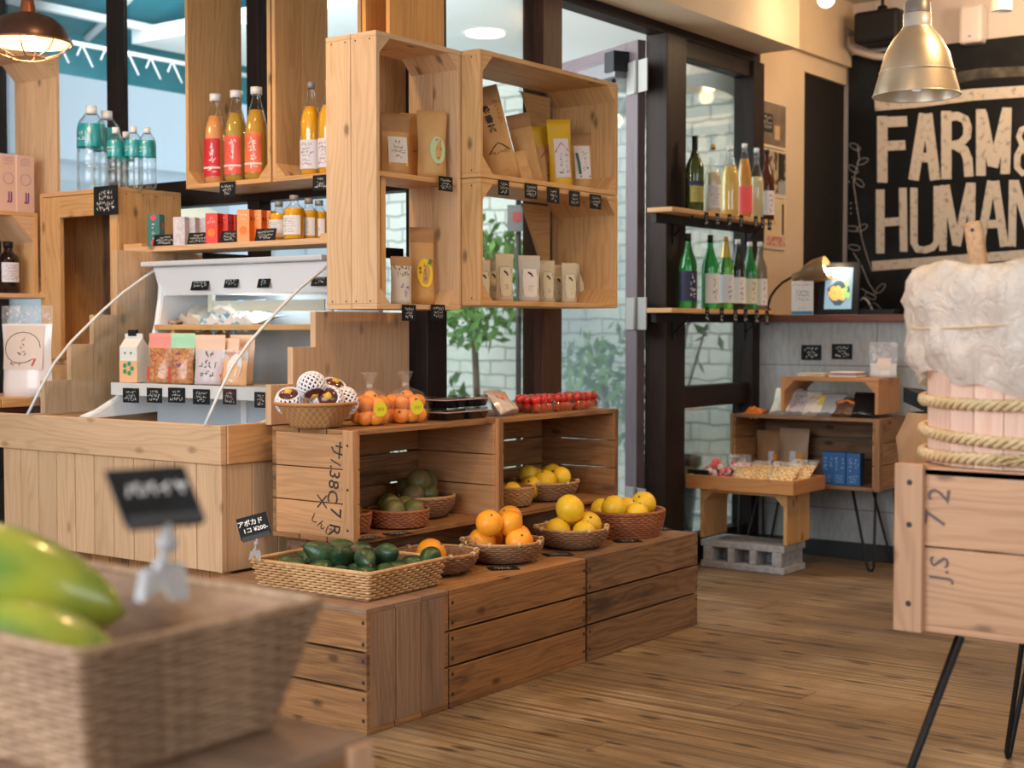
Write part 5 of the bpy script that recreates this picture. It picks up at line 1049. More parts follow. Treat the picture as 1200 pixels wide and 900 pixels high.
# inside the open crates
zf = .4185
B5 = round_basket('small light woven bowl inside the lemon crate, against its side', 3.735, 2.755, zf, .070, .050, .062, BAMBL, BAMBL, 9, 34)
put_citrus(YS, .034, 3.735, 2.755, zf+.045, 'lemon barely showing in the small light bowl', None)
B6 = round_basket('brown bamboo bowl of lemons inside the lemon crate', 3.945, 2.775, zf, .112, .07, .062, BAMB, BAMBL, 9, 42, ticks=7, rimr=.004)
for x, y, z, lb in ((-.065, .02, .085, 'lemon at the top back of the bowl in the crate'), (-.05, -.04, .068, 'lemon at the front of the bowl in the crate'), (-.01, .03, .075, 'lemon behind the front ones in the crate bowl'), (.03, -.045, .075, 'lemon near the rim on the door side of the crate bowl'), (.045, .0, .082, 'lemon with a stem mark in the crate bowl'), (-.09, -.01, .05, 'lemon half sunk in the crate bowl')):
    put_citrus(YS, .034, 3.945+x, 2.775+y, zf+z, lb, 'lemons in the crate bowl', random.uniform(.95, 1.15))
B7 = round_basket('red wicker bowl of greenish fruit inside the written apple crate', 3.155, 2.735, zf, .088, .078, .050, REDWICK, REDWICK, 8, 46, curve=.9)
B8 = round_basket('wide brown bowl of green-brown fruit deeper in the written crate', 3.36, 2.825, zf, .105, .06, .065, BAMB, BAMBL, 8, 42)
B9 = round_basket('red wicker bowl half hidden behind the written crate end', 2.975, 2.76, zf, .060, .050, .055, REDWICK, REDWICK, 8, 36, curve=.9)
pe = thing('green_pear', 'x', 'pear'); b = MB(); b.ball((0, 0, 0), .036, 18, 12, (1, 1, 1.18), fn=lambda p: 1-.16*max(0, p.z)**2); b.build('fruit_body', MANGO, pe); b = MB(); b.tube([(0, 0, .034), (.002, 0, .048)], .0025, 5); b.build('stem', STEMB, pe); PEAR = Proto(pe)
for bx, by, L in ((3.155, 2.735, [(-.04, -.02, .052, 'green-brown fruit at the card side of the red wicker bowl'), (.02, -.04, .045, 'yellowish fruit low at the front of the red wicker bowl'), (.045, .015, .05, 'green-brown fruit at the door side of the red wicker bowl'), (-.005, .03, .06, 'green-brown fruit at the back of the red wicker bowl')]),
                  (3.36, 2.825, [(-.055, -.02, .072, 'green-brown fruit low in the wide bowl, card side'), (.0, -.03, .07, 'green-brown fruit at the front of the wide bowl'), (-.025, .03, .085, 'green-brown fruit at the back of the wide bowl'), (.035, .01, .105, 'topmost green-brown fruit of the wide bowl'), (-.02, -.01, .11, 'green-brown fruit beside the topmost one')]),
                  (2.975, 2.76, [(0, 0, .058, 'brownish fruit in the half-hidden red bowl')])):
    for x, y, z, lb in L: PEAR.put((bx+x, by+y, zf+z), (random.uniform(-1.3, 1.3), random.uniform(-1, 1), random.uniform(0, 6)), lb, 'green-brown fruit in the written crate', random.uniform(.85, 1.05))
# on top of the open crates: foam-netted fruit in a pale bowl
TZ = .7155
def flared(label, x, y, z):
    t = thing('bamboo_bowl', label, 'bowl', (x, y, z), (0, 0, R(25)))
    def pt(tt, s):
        n = 8; a = tt*2*PI; k = PI/n; c = math.cos(k)/math.cos(((a+k*0) % (2*k))-k); r0 = .070+(.112-.070)*s**.9; return Vector((math.cos(a), math.sin(a), 0))*r0*(c*(1-s)+s)
    b = MB(); n = 64; R_ = []
    for j in range(9):
        s = j/8; R_.append([b.bm.verts.new(pt(i/n, s)*(1+.012*math.cos(PI*i*.5)*(j % 2*2-1)*.5)+Vector((0, 0, .002+s*.066))) for i in range(n)])
    for j in range(8):
        for i in range(n): b.face([R_[j][i], R_[j][(i+1) % n], R_[j+1][(i+1) % n], R_[j+1][i]], [(i*.011, j*.008), (i*.011+.011, j*.008), (i*.011+.011, j*.008+.008), (i*.011, j*.008+.008)], 0, True)
    b.face(R_[0][::-1]); b.build('woven_side', WEAVEB, t, solid=.004)
    b = MB(); b.tube([pt(i/64, 1)+Vector((0, 0, .068)) for i in range(64)], .0055, 7, True); b.build('rim', TRAYW, t); return t
t = NT('woven_bamboo'); uv = t.a('ShaderNodeUVMap').outputs[0]; ck = t.a('ShaderNodeTexChecker'); ck.inputs['Scale'].default_value = 90; t.put(ck.inputs[0], uv); t.base(t.mix(ck.outputs['Fac'], (.52, .28, .12), (.40, .20, .085))); t.rgh(.45); t.bump(ck.outputs['Fac'], .3, .002); WEAVEB = t.m
p = az(369, 502, TZ); flared('pale bamboo bowl of foam-netted purple fruit on the crate top', 2.90, 2.815, TZ)
pf = thing('netted_fruit', 'x', 'fruit'); b = MB(); b.ball((0, 0, 0), .037, 22, 14, (1, 1, .95)); b.build('fruit_body', PASSI, pf)
b = MB(); b.lathe([(0, .006), (.010, .004), (.012, 0)], (0, 0, .0335), 9, wob=lambda a, z: 1+.2*math.sin(5*a)); b.build('stem_cap', flat('yellow_cap', (.65, .42, .06), .6), pf)
b = MB(); nn = 16
for d_ in (1, -1):
    for k in range(nn):
        pts = []
        for j in range(13):
            th_ = PI*.98-(j/12)*PI*.72; a = 2*PI*k/nn+d_*j*.16; rr_ = .0395; pts.append((rr_*math.sin(th_)*math.cos(a), rr_*math.sin(th_)*math.sin(a), rr_*math.cos(th_)*.95))
        b.tube(pts, .0032, 4)
b.build('foam_net', flat('foam_white', (.84, .83, .88), .7), pf); PF = Proto(pf)
for x, y, z, rot, lb in ((-.055, .045, .074, (.3, -.5, 0), 'foam-netted purple fruit at the counter side of the pale bowl'), (-.035, -.02, .118, (2.6, .2, 0), 'foam-netted fruit on top, net fully closed'), (.0, -.05, .078, (1.2, .0, -.9), 'foam-netted fruit showing its yellow stem cap at the front'), (.03, .01, .082, (.6, .6, 0), 'foam-netted fruit with bare purple side in the middle'), (.055, -.012, .10, (.5, -.1, 0), 'foam-netted fruit with its cap up, beside the mandarin bags'), (.06, -.055, .072, (1.4, .3, 1.2), 'foam-netted fruit lying open-ended at the rim')):
    PF.put((2.90+x, 2.815+y, TZ+z), rot, lb, 'foam-netted purple fruit')
# bags of mandarins
md = citrus('mandarin', 'mandarin', .024, MANDM, .88, seg=16); MD = Proto(md)
BAGF = film('bag_film', (1, .98, .95), .08, 30)
def mand_bag(label, x, y, rx, n_, seedv, tie):
    rnd = random.Random(seedv); spots = []
    lay = [(0, .024, 7), (1, .060, 6)]
    for L, z, m in lay:
        for k in range(m):
            a = k*2*PI/m+L*.5; rr_ = rx*(.62 if L < 2 else .30); spots.append((x+rr_*math.cos(a), y+rr_*.85*math.sin(a), TZ+z))
    spots += [(x, y, TZ+.026), (x+.004, y, TZ+.075)]
    for i, (a, b_, c) in enumerate(spots):
        MD.put((a, b_, c), (rnd.uniform(-1, 1), rnd.uniform(-1, 1), rnd.uniform(0, 6)), 'small orange mandarin inside the %s' % tie, 'mandarins in the %s' % tie, rnd.uniform(.92, 1.08))
    t = thing('fruit_bag', label, 'bag', (x, y, TZ), group='clear bags of mandarins')
    b = MB(); b.lathe([(0, .001), (rx*.85, .002), (rx*1.03, .025), (rx*1.02, .065), (rx*.75, .090), (rx*.28, .102), (.008, .108), (.009, .116), (.018, .138), (.026, .150)], seg=26, wob=lambda a, z: 1+.05*math.sin(5*a+z*50)+.03*math.sin(11*a)); b.build('bag_film', BAGF, t)
    b = MB(); b.tube([(0, 0, .106), (0, 0, .117)], .010, 8); b.build('tie', FILM, t)
    b = MB(); q = Vector((-.35, -.94, 0)); ps = q*rx*1.06+Vector((0, 0, .048)); e = Vector((.94, -.35, 0)); b.poly([ps+e*.021*math.cos(k*PI/10)+Vector((0, 0, .021*math.sin(k*PI/10))) for k in range(20)]); b.build('round_sticker', flat('lime_sticker', (.74, .68, .02), .5), t)
    b = MB()
    for s in (-.008, -.003, .003, .009): b.stroke([ps+q*.001+e*s+Vector((0, 0, -.005)), ps+q*.001+e*(s+.002)+Vector((0, 0, .005))], .0014, q)
    b.build('sticker_print', flat('olive_ink', (.25, .20, .02), .7), t)
mand_bag('clear bag of mandarins with lime sticker beside the pale bamboo bowl', 3.068, 2.765, .060, 14, 3, 'bag beside the pale bamboo bowl')
mand_bag('clear bag of mandarins with lime sticker beside the black punnets', 3.212, 2.755, .066, 16, 5, 'bag beside the black punnets')
# black punnets
PUN = flat('punnet_black', (.012, .012, .014), .25, coat=.5); PINKE = flat('pink_lid_edge', (.70, .50, .46), .4)
pn = thing('punnet', 'x', 'punnet'); b = MB(); b.lathe([(0, 0), (.052, 0), (.060, .020), (.064, .022), (.062, .024), (.055, .016), (0, .006)], seg=4, M=Matrix.Rotation(PI/4, 3, 'Z')); b.build('tray_base', PUN, pn)
b = MB(); b.lathe([(.060, .024), (.058, .034), (0, .035)], seg=4, M=Matrix.Rotation(PI/4, 3, 'Z')); b.build('clear_lid', CLEAR, pn)
b = MB(); b.box((-.034, -.034, .008), (.034, .034, .022)); b.build('contents', mottled('dark_berries', (.05, .05, .10), (.14, .10, .12), 120, .3, .5, .4), pn, bev=.006)
b = MB(); b.tube([(s[0]*.0455, s[1]*.0455, .0235) for s in ((-1, -1), (1, -1), (1, 1), (-1, 1))], .0018, 5, True); b.build('lid_edge', PINKE, pn); PN = Proto(pn)
for i, (x, lbx) in enumerate(((3.385, 'beside the mandarin bags'), (3.495, 'beside the white packet'))):
    for k, s in enumerate(('bottom', 'top')): PN.put((x, 2.745, TZ+k*.037), (0, 0, R(2-3*k)), 'black clear-lidded punnet %s, %s of two' % (lbx, s), 'black punnets on the crate top', (1.12, 1.0, 1.0))
# white packet with salmon window
SAL = flat('salmon', (.80, .22, .10), .5)
p0 = pouch('white food packet with an orange window, leaning beside the tomato packs', (3.665, 2.715, TZ+.004), (R(-38), 0, R(12)), .12, .095, .05, mottled('white_film', (.74, .66, .62), (.62, .50, .44), 40, .3, .2, .4), None, .08, None, [('oval', SAL, -.05, .62, .028, .014)], None, wv=.3, name='food_packet', cat='packet')
pouch('pale food packet lying behind the orange-windowed one', (3.735, 2.77, TZ+.004), (R(-45), 0, R(-8)), .10, .09, .05, mottled('white_film2', (.72, .62, .54), (.60, .46, .38), 40, .3, .2, .4), None, .08, None, None, None, wv=.3, name='food_packet', cat='packet')
# tomato packs
tm = thing('cherry_tomato', 'x', 'tomato'); b = MB(); b.ball((0, 0, 0), .0165, 14, 10, (1, 1, .95)); b.build('fruit_body', CHERRY, tm)
b = MB()
for k in range(5): a = k*1.257; b.poly([(0, 0, .0162), (.005*math.cos(a-.4), .005*math.sin(a-.4), .0165), (.010*math.cos(a), .010*math.sin(a), .0155), (.005*math.cos(a+.4), .005*math.sin(a+.4), .0165)])
b.build('calyx', LEAF, tm); TM = Proto(tm)
tp = thing('tomato_pack', 'x', 'pack'); b = MB(); b.lathe([(0, 0), (.062, 0), (.072, .026), (.076, .027)], seg=4, M=Matrix.Rotation(PI/4, 3, 'Z')); b.build('clear_tray', CLEAR, tp)
b = MB(); b.lathe([(.076, .027), (.070, .038), (.055, .050), (0, .053)], seg=4, M=Matrix.Rotation(PI/4, 3, 'Z')); b.build('clear_lid', CLEAR, tp); TP = Proto(tp)
for i, (x, lb) in enumerate(((3.84, 'next to the white packets'), (3.96, 'second from the white packets'), (4.08, 'third, above the lemon crate'), (4.165, 'at the very end of the crate top'))):
    y = 2.75+(.02 if i == 3 else 0); TP.put((x+.01*(i == 0), y, TZ+(.0 if i != 3 else .0)), (0, 0, R(3*i-4)), 'clear pack of red cherry tomatoes %s' % lb, 'cherry tomato packs', (1.0 if i != 3 else .72, 1.05, 1.0))
    rnd = random.Random(i)
    for a in range(3 if i != 3 else 2):
        for c in range(3):
            for l in range(2):
                TM.put((x+.01*(i == 0)+(a-(1 if i != 3 else .5))*.033, y+(c-1)*.033, TZ+.018+l*.025), (rnd.uniform(-1, 1), rnd.uniform(-1, 1), rnd.uniform(0, 6)), 'red cherry tomato inside the pack %s' % lb, 'cherry tomatoes in the pack %s' % lb, rnd.uniform(.9, 1.05))
for x0, x1, lb in ((3.00, 3.12, 'black slate sheet under the mandarin bags'), (3.30, 3.54, 'black slate sheet under the black punnets'), (3.60, 3.98, 'black slate sheet under the tomato packs')):
    pass
# papayas
pp = thing('papaya', 'x', 'papaya'); b = MB(); b.lathe([(0, -.125)]+[(.064*math.sin(PI*(k/16))**.6*(1-.18*(k/16)), -.125+.25*k/16) for k in range(1, 16)]+[(0, .125)], seg=26, wob=lambda a, z: 1+.012*math.cos(5*a)); b.build('fruit_body', PAPA, pp)
b = MB(); b.tube([(0, 0, -.122), (.003, 0, -.135)], .007, 7); b.build('stem', STEMB, pp); PP = Proto(pp)
def along(u, v, k, d):
    d3 = (RT*d[0]+UP*d[1]+FW*d[2]).normalized(); r_ = ray(u, v); return CAMP+r_*(k/r_.dot(FW)), d3.to_track_quat('Z', 'Y').to_euler()
ax_ = lambda d: (RT*d[0]+UP*d[1]+FW*d[2]).normalized().to_track_quat('Z', 'Y').to_euler()
PP.put((.915, 1.335, .722), ax_((.93, -.30, .10)), 'green and yellow papaya on top in the big wicker basket', 'papayas in the front basket', (.95, .95, 1.0))
PP.put((.858, 1.215, .672), ax_((.90, -.20, .0)), 'yellower papaya along the outer side of the big basket', 'papayas in the front basket', (.82, .82, .80))
PP.put((.95, 1.45, .648), ax_((.7, -.1, .6)), 'papaya lying deeper in the big wicker basket, under the others', 'papayas in the front basket', .80)
# ================================================================ BARREL
bx, by, bz = 2.87, .845, .730
br_ = thing('barrel', 'pale wooden barrel bound with straw rope on the crate table', 'barrel', (bx, by, bz))
b = MB(); n = 22; R0, R1, HB = .205, .208, .34
for i in range(n):
    a0 = 2*PI*i/n+.004; a1 = 2*PI*(i+1)/n-.004; ps = []
    for r_, z in ((R0, 0), (R1, HB)): ps.append([(r_*math.cos(a0), r_*math.sin(a0), z), (r_*math.cos(a1), r_*math.sin(a1), z), ((r_-.016)*math.cos(a1), (r_-.016)*math.sin(a1), z), ((r_-.016)*math.cos(a0), (r_-.016)*math.sin(a0), z)])
    V = [[b.bm.verts.new(q) for q in r_] for r_ in ps]; ou = random.random()*9
    for k in range(4): b.face([V[0][k], V[0][(k+1) % 4], V[1][(k+1) % 4], V[1][k]], [(ou, ou), (ou, ou+.058), (ou+HB, ou+.058), (ou+HB, ou)])
    b.face(V[0][::-1]); b.face(V[1])
b.build('staves', BARRELW, br_)
b = MB(); b.lathe([(0, .01), (R0-.01, .01), (R0-.01, .02), (0, .02)], seg=30); b.build('barrel_base', BARRELW, br_)
STRAW = weave_mat('straw_rope', (.56, .40, .20), (.76, .60, .36))
def rope(zc, amp, label=None, ends=True, sd=1):
    b = MB()
    for k in range(3):
        pts = [];
        for i in range(150):
            a = 2*PI*i/150; ph = i*2*PI/150*26+k*2*PI/3; r_ = .2145+.0062*math.cos(ph); pts.append((r_*math.cos(a), r_*math.sin(a), zc+.0075*math.sin(ph)+amp*math.sin(a+sd)))
        b.tube(pts, .0054, 5, True)
    b.build('straw_rope', STRAW, br_)
rope(.125, .006, sd=2); rope(.055, .010, sd=.4); rope(.020, .004, sd=3)
b = MB()
for i in range(9):
    a = PI+.10*i+.1; q = Vector((.225*math.cos(a), .225*math.sin(a), .02)); b.tube([q, q+Vector((-.01, .03*math.cos(i), .012)), q+Vector((-.025, .05+.01*i % .03, -.008))], [.004, .003, .001], 4)
b.build('straw_ends', STRAW, br_)
LIN = NT('liner_plastic'); tc = LIN.a('ShaderNodeTexCoord').outputs['Object']; nn_ = LIN.noise(tc, 16, 4, .6, 1.5)
LIN.base((.90, .86, .80)); LIN.rgh(.25); LIN.bump(nn_, .9, .02); tr_ = LIN.a('ShaderNodeBsdfTransparent'); tl_ = LIN.a('ShaderNodeBsdfTranslucent'); tl_.inputs[0].default_value = (.92, .88, .80, 1)
m1 = LIN.a('ShaderNodeMixShader'); m1.inputs[0].default_value = .35; LIN.l.new(LIN.b.outputs[0], m1.inputs[1]); LIN.l.new(tl_.outputs[0], m1.inputs[2])
m2 = LIN.a('ShaderNodeMixShader'); LIN.put(m2.inputs[0], LIN.mr(nn_, .35, .7, .0, .25)); LIN.l.new(tr_.outputs[0], m2.inputs[2]); LIN.l.new(m1.outputs[0], m2.inputs[1]); LIN.l.new(m2.outputs[0], LIN.out.inputs[0])
# food mass inside (rice bran)
b = MB(); b.lathe([(0, .30), (.19, .30), (.19, .315), (.10, .335), (0, .34)], (bx, by, bz), 30); tag(b.build('rice_bran', mottled('bran', (.42, .26, .13), (.55, .37, .20), 60, .9, .5), None), 'brown pickling bran filling the barrel under the clear liner', 'food', kind='stuff')
ln = thing('plastic_liner', 'crumpled clear plastic liner folded over the rim of the barrel', 'bag', (bx, by, bz))
b = MB(); n = 96; L = []; rnd = random.Random(4)
prof = [(.222, .158), (.232, .175), (.240, .20), (.246, .23), (.236, .262), (.244, .29), (.254, .32), (.247, .35), (.238, .372), (.222, .384), (.20, .378), (.195, .34)]
for j, (r_, z) in enumerate(prof):
    row = []
    for i in range(n):
        a = 2*PI*i/n; wv = .007*math.sin(9*a+j*.9)+.005*math.sin(17*a-j*1.3)+.004*math.sin(31*a+j); zz = z+(.016*math.sin(3*a+1)+.008*math.sin(11*a) if j < 2 else .006*math.sin(7*a+j))
        row.append(b.bm.verts.new(((r_+wv)*math.cos(a), (r_+wv)*math.sin(a), zz)))
    L.append(row)
for j in range(len(prof)-1):
    for i in range(n): b.face([L[j][i], L[j][(i+1) % n], L[j+1][(i+1) % n], L[j+1][i]], None, 0, True)
b.build('liner_film', LIN.m, ln); b = MB(); b.tube([((.240+.004*math.sin(5*a))*math.cos(a), (.240+.004*math.sin(5*a))*math.sin(a), .266+.006*math.sin(2*a)) for a in [i*2*PI/80 for i in range(80)]], .0025, 5, True); b.build('elastic_band', flat('band_tan', (.70, .55, .35), .6), ln)
st = thing('wooden_paddle', 'wooden paddle handle sticking up out of the lined barrel', 'paddle', (2.86, .93, 1.06)); p = ax(1140, 262, 2.86); q = ax(1150, 330, 2.86)
b = MB(); E = Matrix.LocRotScale(Vector((2.86, (p.y+q.y)/2, (p.z+q.z)/2)), Euler((math.atan2(p.y-q.y, p.z-q.z)*-1, 0, 0)), None); b.box((-.008, -.018, -.20), (.008, .018, .062), 2, E)
b.build('handle', BAMBL, st, world=True, bev=.006); b = MB(); qq = E @ Vector((-.0085, 0, .045)); b.poly([qq+Vector((0, .004*math.cos(k), .004*math.sin(k))) for k in [i*PI/4 for i in range(8)]]); b.build('hanging_hole', INK, st, world=True)
SKP = CAMP+ray(1090, 600)*4.95; sk = thing('paper_sack', 'tall brown paper sack standing on the floor behind the barrel crate', 'bag', (SKP.x, SKP.y, 0))
b = MB(); L = []
for j in range(9):
    z = j*.088; r_ = .115+.004*math.sin(j*2.1)-(.035 if j > 7 else 0); L.append([b.bm.verts.new((r_*(1+.12*math.sin(4*a+j))*math.cos(a), r_*(1+.1*math.sin(5*a-j))*math.sin(a)*.9, z)) for a in [i*2*PI/24 for i in range(24)]])
for j in range(8):
    for i in range(24): b.face([L[j][i], L[j][(i+1) % 24], L[j+1][(i+1) % 24], L[j+1][i]], None, 0, True)
b.face(L[0][::-1]); b.build('sack_body', KRAFTD, sk)
b = MB(); b.prism([(-.09, -.04, .70), (.05, -.06, .70), (.07, .06, .73), (-.05, .08, .74)], (0, .0, .05)); b.build('dark_top', BLACK, sk)
# ================================================================ LAMPS, KITCHEN WALL
AGED = mottled('aged_aluminium', (.86, .76, .58), (.74, .64, .48), 7, .38, 0); AGED.node_tree.nodes['Principled BSDF'].inputs['Metallic'].default_value = .85
INNER = flat('lamp_inner', (.70, .68, .66), .3, .6)
c = ax(1074, 112, 4.86); zb = c.z
pl = thing('pendant_lamp', 'large bell-shaped brass-toned pendant lamp before the chalkboard', 'lamp', (4.86, c.y, zb))
P = [(.146, .0), (.143, .016), (.126, .075), (.124, .085), (.108, .145), (.080, .195), (.053, .225), (.050, .232)]
b = MB(); b.lathe(P, seg=40); b.lathe([(r-.003, z) for r, z in P][::-1], seg=40); o = b.build('lamp_shade', AGED, pl)
b = MB(); b.tube([(.146*math.cos(i*PI/24), .146*math.sin(i*PI/24), 0) for i in range(48)], .003, 6, True); b.tube([(.126*math.cos(i*PI/24), .126*math.sin(i*PI/24), .080) for i in range(48)], .002, 6, True); b.build('shade_rim', AGED, pl)
b = MB(); b.lathe([(.048, .228), (.048, .278), (.030, .282), (0, .283)], seg=24); b.build('socket_cup', flat('pale_socket', (.70, .68, .62), .35, .3), pl)
b = MB(); b.lathe([(.046, .280), (.044, .315), (.030, .330), (.018, .335), (.018, .352), (0, .355)], seg=20); b.build('lamp_cap', flat('grey_socket', (.34, .32, .30), .4, .5), pl)
b = MB(); b.tube([(0, 0, .35), (.01, 0, .42), (-.005, 0, .55), (0, 0, 2.62-zb)], .006); b.tube([(.012*math.cos(a), 0, .37+.02*math.sin(a)) for a in [i*PI/5 for i in range(10)]], .003, 5, True); b.build('cord', BLACKM, pl)
b = MB(); b.ball((0, 0, .06), .038, 16, 10, (1, 1, 1.2)); b.lathe([(.02, .09), (.02, .22), (0, .22)], seg=12); b.build('bulb', flat('cool_bulb', (.75, .80, 1.0), .2, emit=.6), pl)
# caged pendant
c = Vector((2.79, 3.967, 0)); p = ray(33, 50); k = 4.62; c = CAMP+p*(k/ (p.dot(FW))); 
cl = thing('caged_pendant_lamp', 'dark dome pendant lamp with wire cage, glowing above the shelf box', 'lamp', c)
b = MB(); D = [(.136, 0), (.135, .012), (.118, .045), (.085, .075), (.045, .090), (.022, .094)]; b.lathe(D, seg=36); b.build('lamp_shade', flat('bronze_shade', (.09, .045, .03), .35, .5), cl)
b = MB(); b.lathe([(r-.003, z-.003) for r, z in D[:-1]]+[(0, .086)], seg=36); b.build('shade_lining', flat('lining', (.75, .45, .25), .5), cl)
b = MB(); b.lathe([(0, .15), (.016, .15), (.022, .12), (.028, .09)], seg=16); b.tube([(0, 0, .14), (0, 0, 2.62-c.z)], .004); b.build('socket', flat('copper', (.45, .16, .08), .35, .8), cl)
b = MB()
b.tube([(.052*math.cos(i*PI/16), .052*math.sin(i*PI/16), -.050) for i in range(32)], .0022, 5, True); b.tube([(.136*math.cos(i*PI/20), .136*math.sin(i*PI/20), .0) for i in range(40)], .003, 5, True)
for i in range(8): a = i*PI/4; b.tube([(.134*math.cos(a), .134*math.sin(a), 0), (.11*math.cos(a), .11*math.sin(a), -.030), (.052*math.cos(a), .052*math.sin(a), -.050)], .0022, 5)
b.build('wire_cage', flat('cage_wire', (.30, .17, .10), .4, .6), cl)
b = MB(); b.ball((0, 0, .022), .024, 16, 10, (1, 1, 1.2)); b.build('bulb', flat('hot_bulb', (1, .78, .48), .3, emit=25), cl)
bulb_light('caged_lamp_light', c+Vector((0, 0, -.015)), 7, (1, .62, .32), .02)
# bare bulbs
for (u, v, x, r_, lb, em, mt) in ((968, -1, 5.6, .035, 'bare glowing bulb near the soffit corner', 22, (1, .80, .52)),):
    p = ax(u, v, x); t = thing('bare_bulb', lb, 'lamp', p); b = MB(); b.ball((0, 0, 0), r_, 18, 12); b.build('bulb', flat('bulb_glow', mt, .3, emit=em), t)
    b = MB(); b.lathe([(.018, .028), (.018, .07), (0, .072)], seg=14); b.tube([(0, 0, .07), (0, 0, 2.62-p.z)], .004); b.build('socket', WHITE, t); bulb_light('bare_bulb_light', p+Vector((0, 0, -.06)), 3, (1, .74, .45), .04)
p = ax(1174, 4, 6.5); t = thing('wall_lamp', 'small white lamp with a frosted shade high on the kitchen wall', 'lamp', p); b = MB(); b.lathe([(.045, -.035), (.045, .02), (.02, .05), (0, .055)], seg=20); b.build('lamp_shade', flat('frosted_shade', (.75, .70, .66), .3), t); b = MB(); b.tube([(0, 0, .05), (.15, 0, .12), (.43, 0, .12)], .008); b.build('arm', WHITE, t)
# chalkboard
BX = 6.90
cb = thing('chalkboard', 'big black chalkboard lettered FARM and HUMAN on the back wall', 'chalkboard', (BX, 2.2, 1.0))
def P2(u, v, off=.0): q = ax(u, v, BX-.001-off); return q
t = NT('chalkboard_black'); tc = t.a('ShaderNodeTexCoord').outputs['Object']; t.base(t.mix(t.mr(t.noise(tc, 2.4, 5, .6), .45, .75), (.004, .005, .006), (.018, .021, .023))); t.rgh(.6); t.b.inputs['Specular IOR Level'].default_value = .2; CBM = t.m
b = MB(); b.box((BX, 1.2, 1.05), (BX+.028, 2.985, 2.36)); b.build('board_panel', CBM, cb, world=True)
def px_stroke(mb, pts, wpx, off=0):
    n = len(pts); L = []
    for i, p in enumerate(pts):
        wpx = wpx*(.985 if i else .88); a, c_ = pts[max(i-1, 0)], pts[min(i+1, n-1)]; dx, dy = c_[0]-a[0], c_[1]-a[1]; l_ = math.hypot(dx, dy); ox, oy = -dy/l_*wpx/2, dx/l_*wpx/2
        L.append((mb.bm.verts.new(P2(p[0]+ox, p[1]+oy, off)), mb.bm.verts.new(P2(p[0]-ox, p[1]-oy, off))))
    for i in range(n-1): mb.face([L[i][0], L[i][1], L[i+1][1], L[i+1][0]])
LT = [([(1025, 123), (1075, 119), (1140, 111), (1215, 106)], 16), ([(1022, 312), (1100, 306), (1215, 297)], 13),
 ([(1034, 136), (1034, 214)], 14), ([(1040, 143), (1063, 142)], 14), ([(1040, 171), (1061, 170)], 13),
 ([(1070.5, 211), (1083, 133)], 14), ([(1096, 211), (1086.5, 133)], 14), ([(1078, 185), (1094, 184)], 13),
 ([(1109, 130), (1109, 210)], 14), ([(1112, 137), (1122, 136), (1131, 140), (1134, 149), (1133, 160), (1126, 168), (1112, 171)], 12), ([(1120, 170), (1130, 176), (1134, 186), (1135.5, 207)], 13),
 ([(1149.5, 128), (1149.5, 206)], 13), ([(1151, 132), (1163, 194)], 13), ([(1164, 196), (1180, 128)], 13), ([(1180, 126), (1178, 204)], 13),
 ([(1209, 154), (1203, 149), (1197, 152), (1194, 160), (1198, 170), (1214, 200)], 8), ([(1198, 172), (1192, 183), (1192, 196), (1198, 203), (1208, 200), (1214, 188)], 9),
 ([(1031.5, 222), (1031.5, 297)], 11.5), ([(1058, 220), (1059, 295)], 10.5), ([(1031, 261), (1059, 259)], 11),
 ([(1071, 220), (1071, 285), (1075, 292), (1084, 293), (1093, 290), (1098, 283), (1098, 218)], 10),
 ([(1106, 217), (1105, 294)], 10), ([(1108, 217), (1121, 287)], 11), ([(1121, 288), (1137, 215)], 11), ([(1139, 214), (1138, 292)], 10),
 ([(1148, 291), (1162, 212)], 11.5), ([(1177, 289), (1166, 212)], 11.5), ([(1152, 263), (1174, 262)], 11), ([(1187, 211), (1186, 289)], 10.5), ([(1189, 212), (1211, 287)], 11), ([(1213, 209), (1213, 287)], 10.5)]
b = MB()
for i, (pts, wp) in enumerate(LT): px_stroke(b, pts, wp, .0004*(i % 5))
b.build('chalk_lettering', CHALK, cb, world=True)
b = MB(); V1 = [(1005, 172), (1007, 185), (1003, 200), (1000, 214), (1004, 240), (1010, 280), (1016, 300), (1022, 318)]
px_stroke(b, V1, 1.0); px_stroke(b, [(1000, 296), (1010, 312), (1018, 332), (1027, 345)], 1.0); px_stroke(b, [(1009, 338), (1018, 343), (1026, 347)], .9)
def leaf(cx, cy, a, L=7, W=3.2): px_stroke(b, [(cx+L*math.cos(a)*math.cos(k)-W*math.sin(a)*math.sin(k), cy+L*math.sin(a)*math.cos(k)+W*math.cos(a)*math.sin(k)) for k in [i*PI/6 for i in range(13)]], .8)
for cx, cy, a in ((1002, 172, .5), (1011, 189, -.4), (1000, 198, .6), (1007, 214, .7), (999, 268, .1), (1010, 267, -.5), (1001, 290, .2), (1032, 338, -.8), (1020, 347, .4)): leaf(cx, cy, a)
for cx, cy in ((995, 213), (999, 208), (997, 238), (997, 244), (997, 250), (1003, 237), (1004, 244), (1005, 250), (1006, 332)): px_stroke(b, [(cx-.8, cy), (cx+.8, cy)], 1.6)
b.build('chalk_vine', flat('soft_chalk', (.42, .40, .38), .9), cb, world=True)
b = MB(); px_stroke(b, [(1122, 91), (1150, 86), (1185, 84), (1215, 83)], 14); o = b.build('chalk_smudge', NTsm := None, cb, world=True) if False else b.build('chalk_smudge', mottled('smudge', (.03, .03, .03), (.16, .14, .10), 9, .9, lo=.35, hi=.75), cb, world=True)
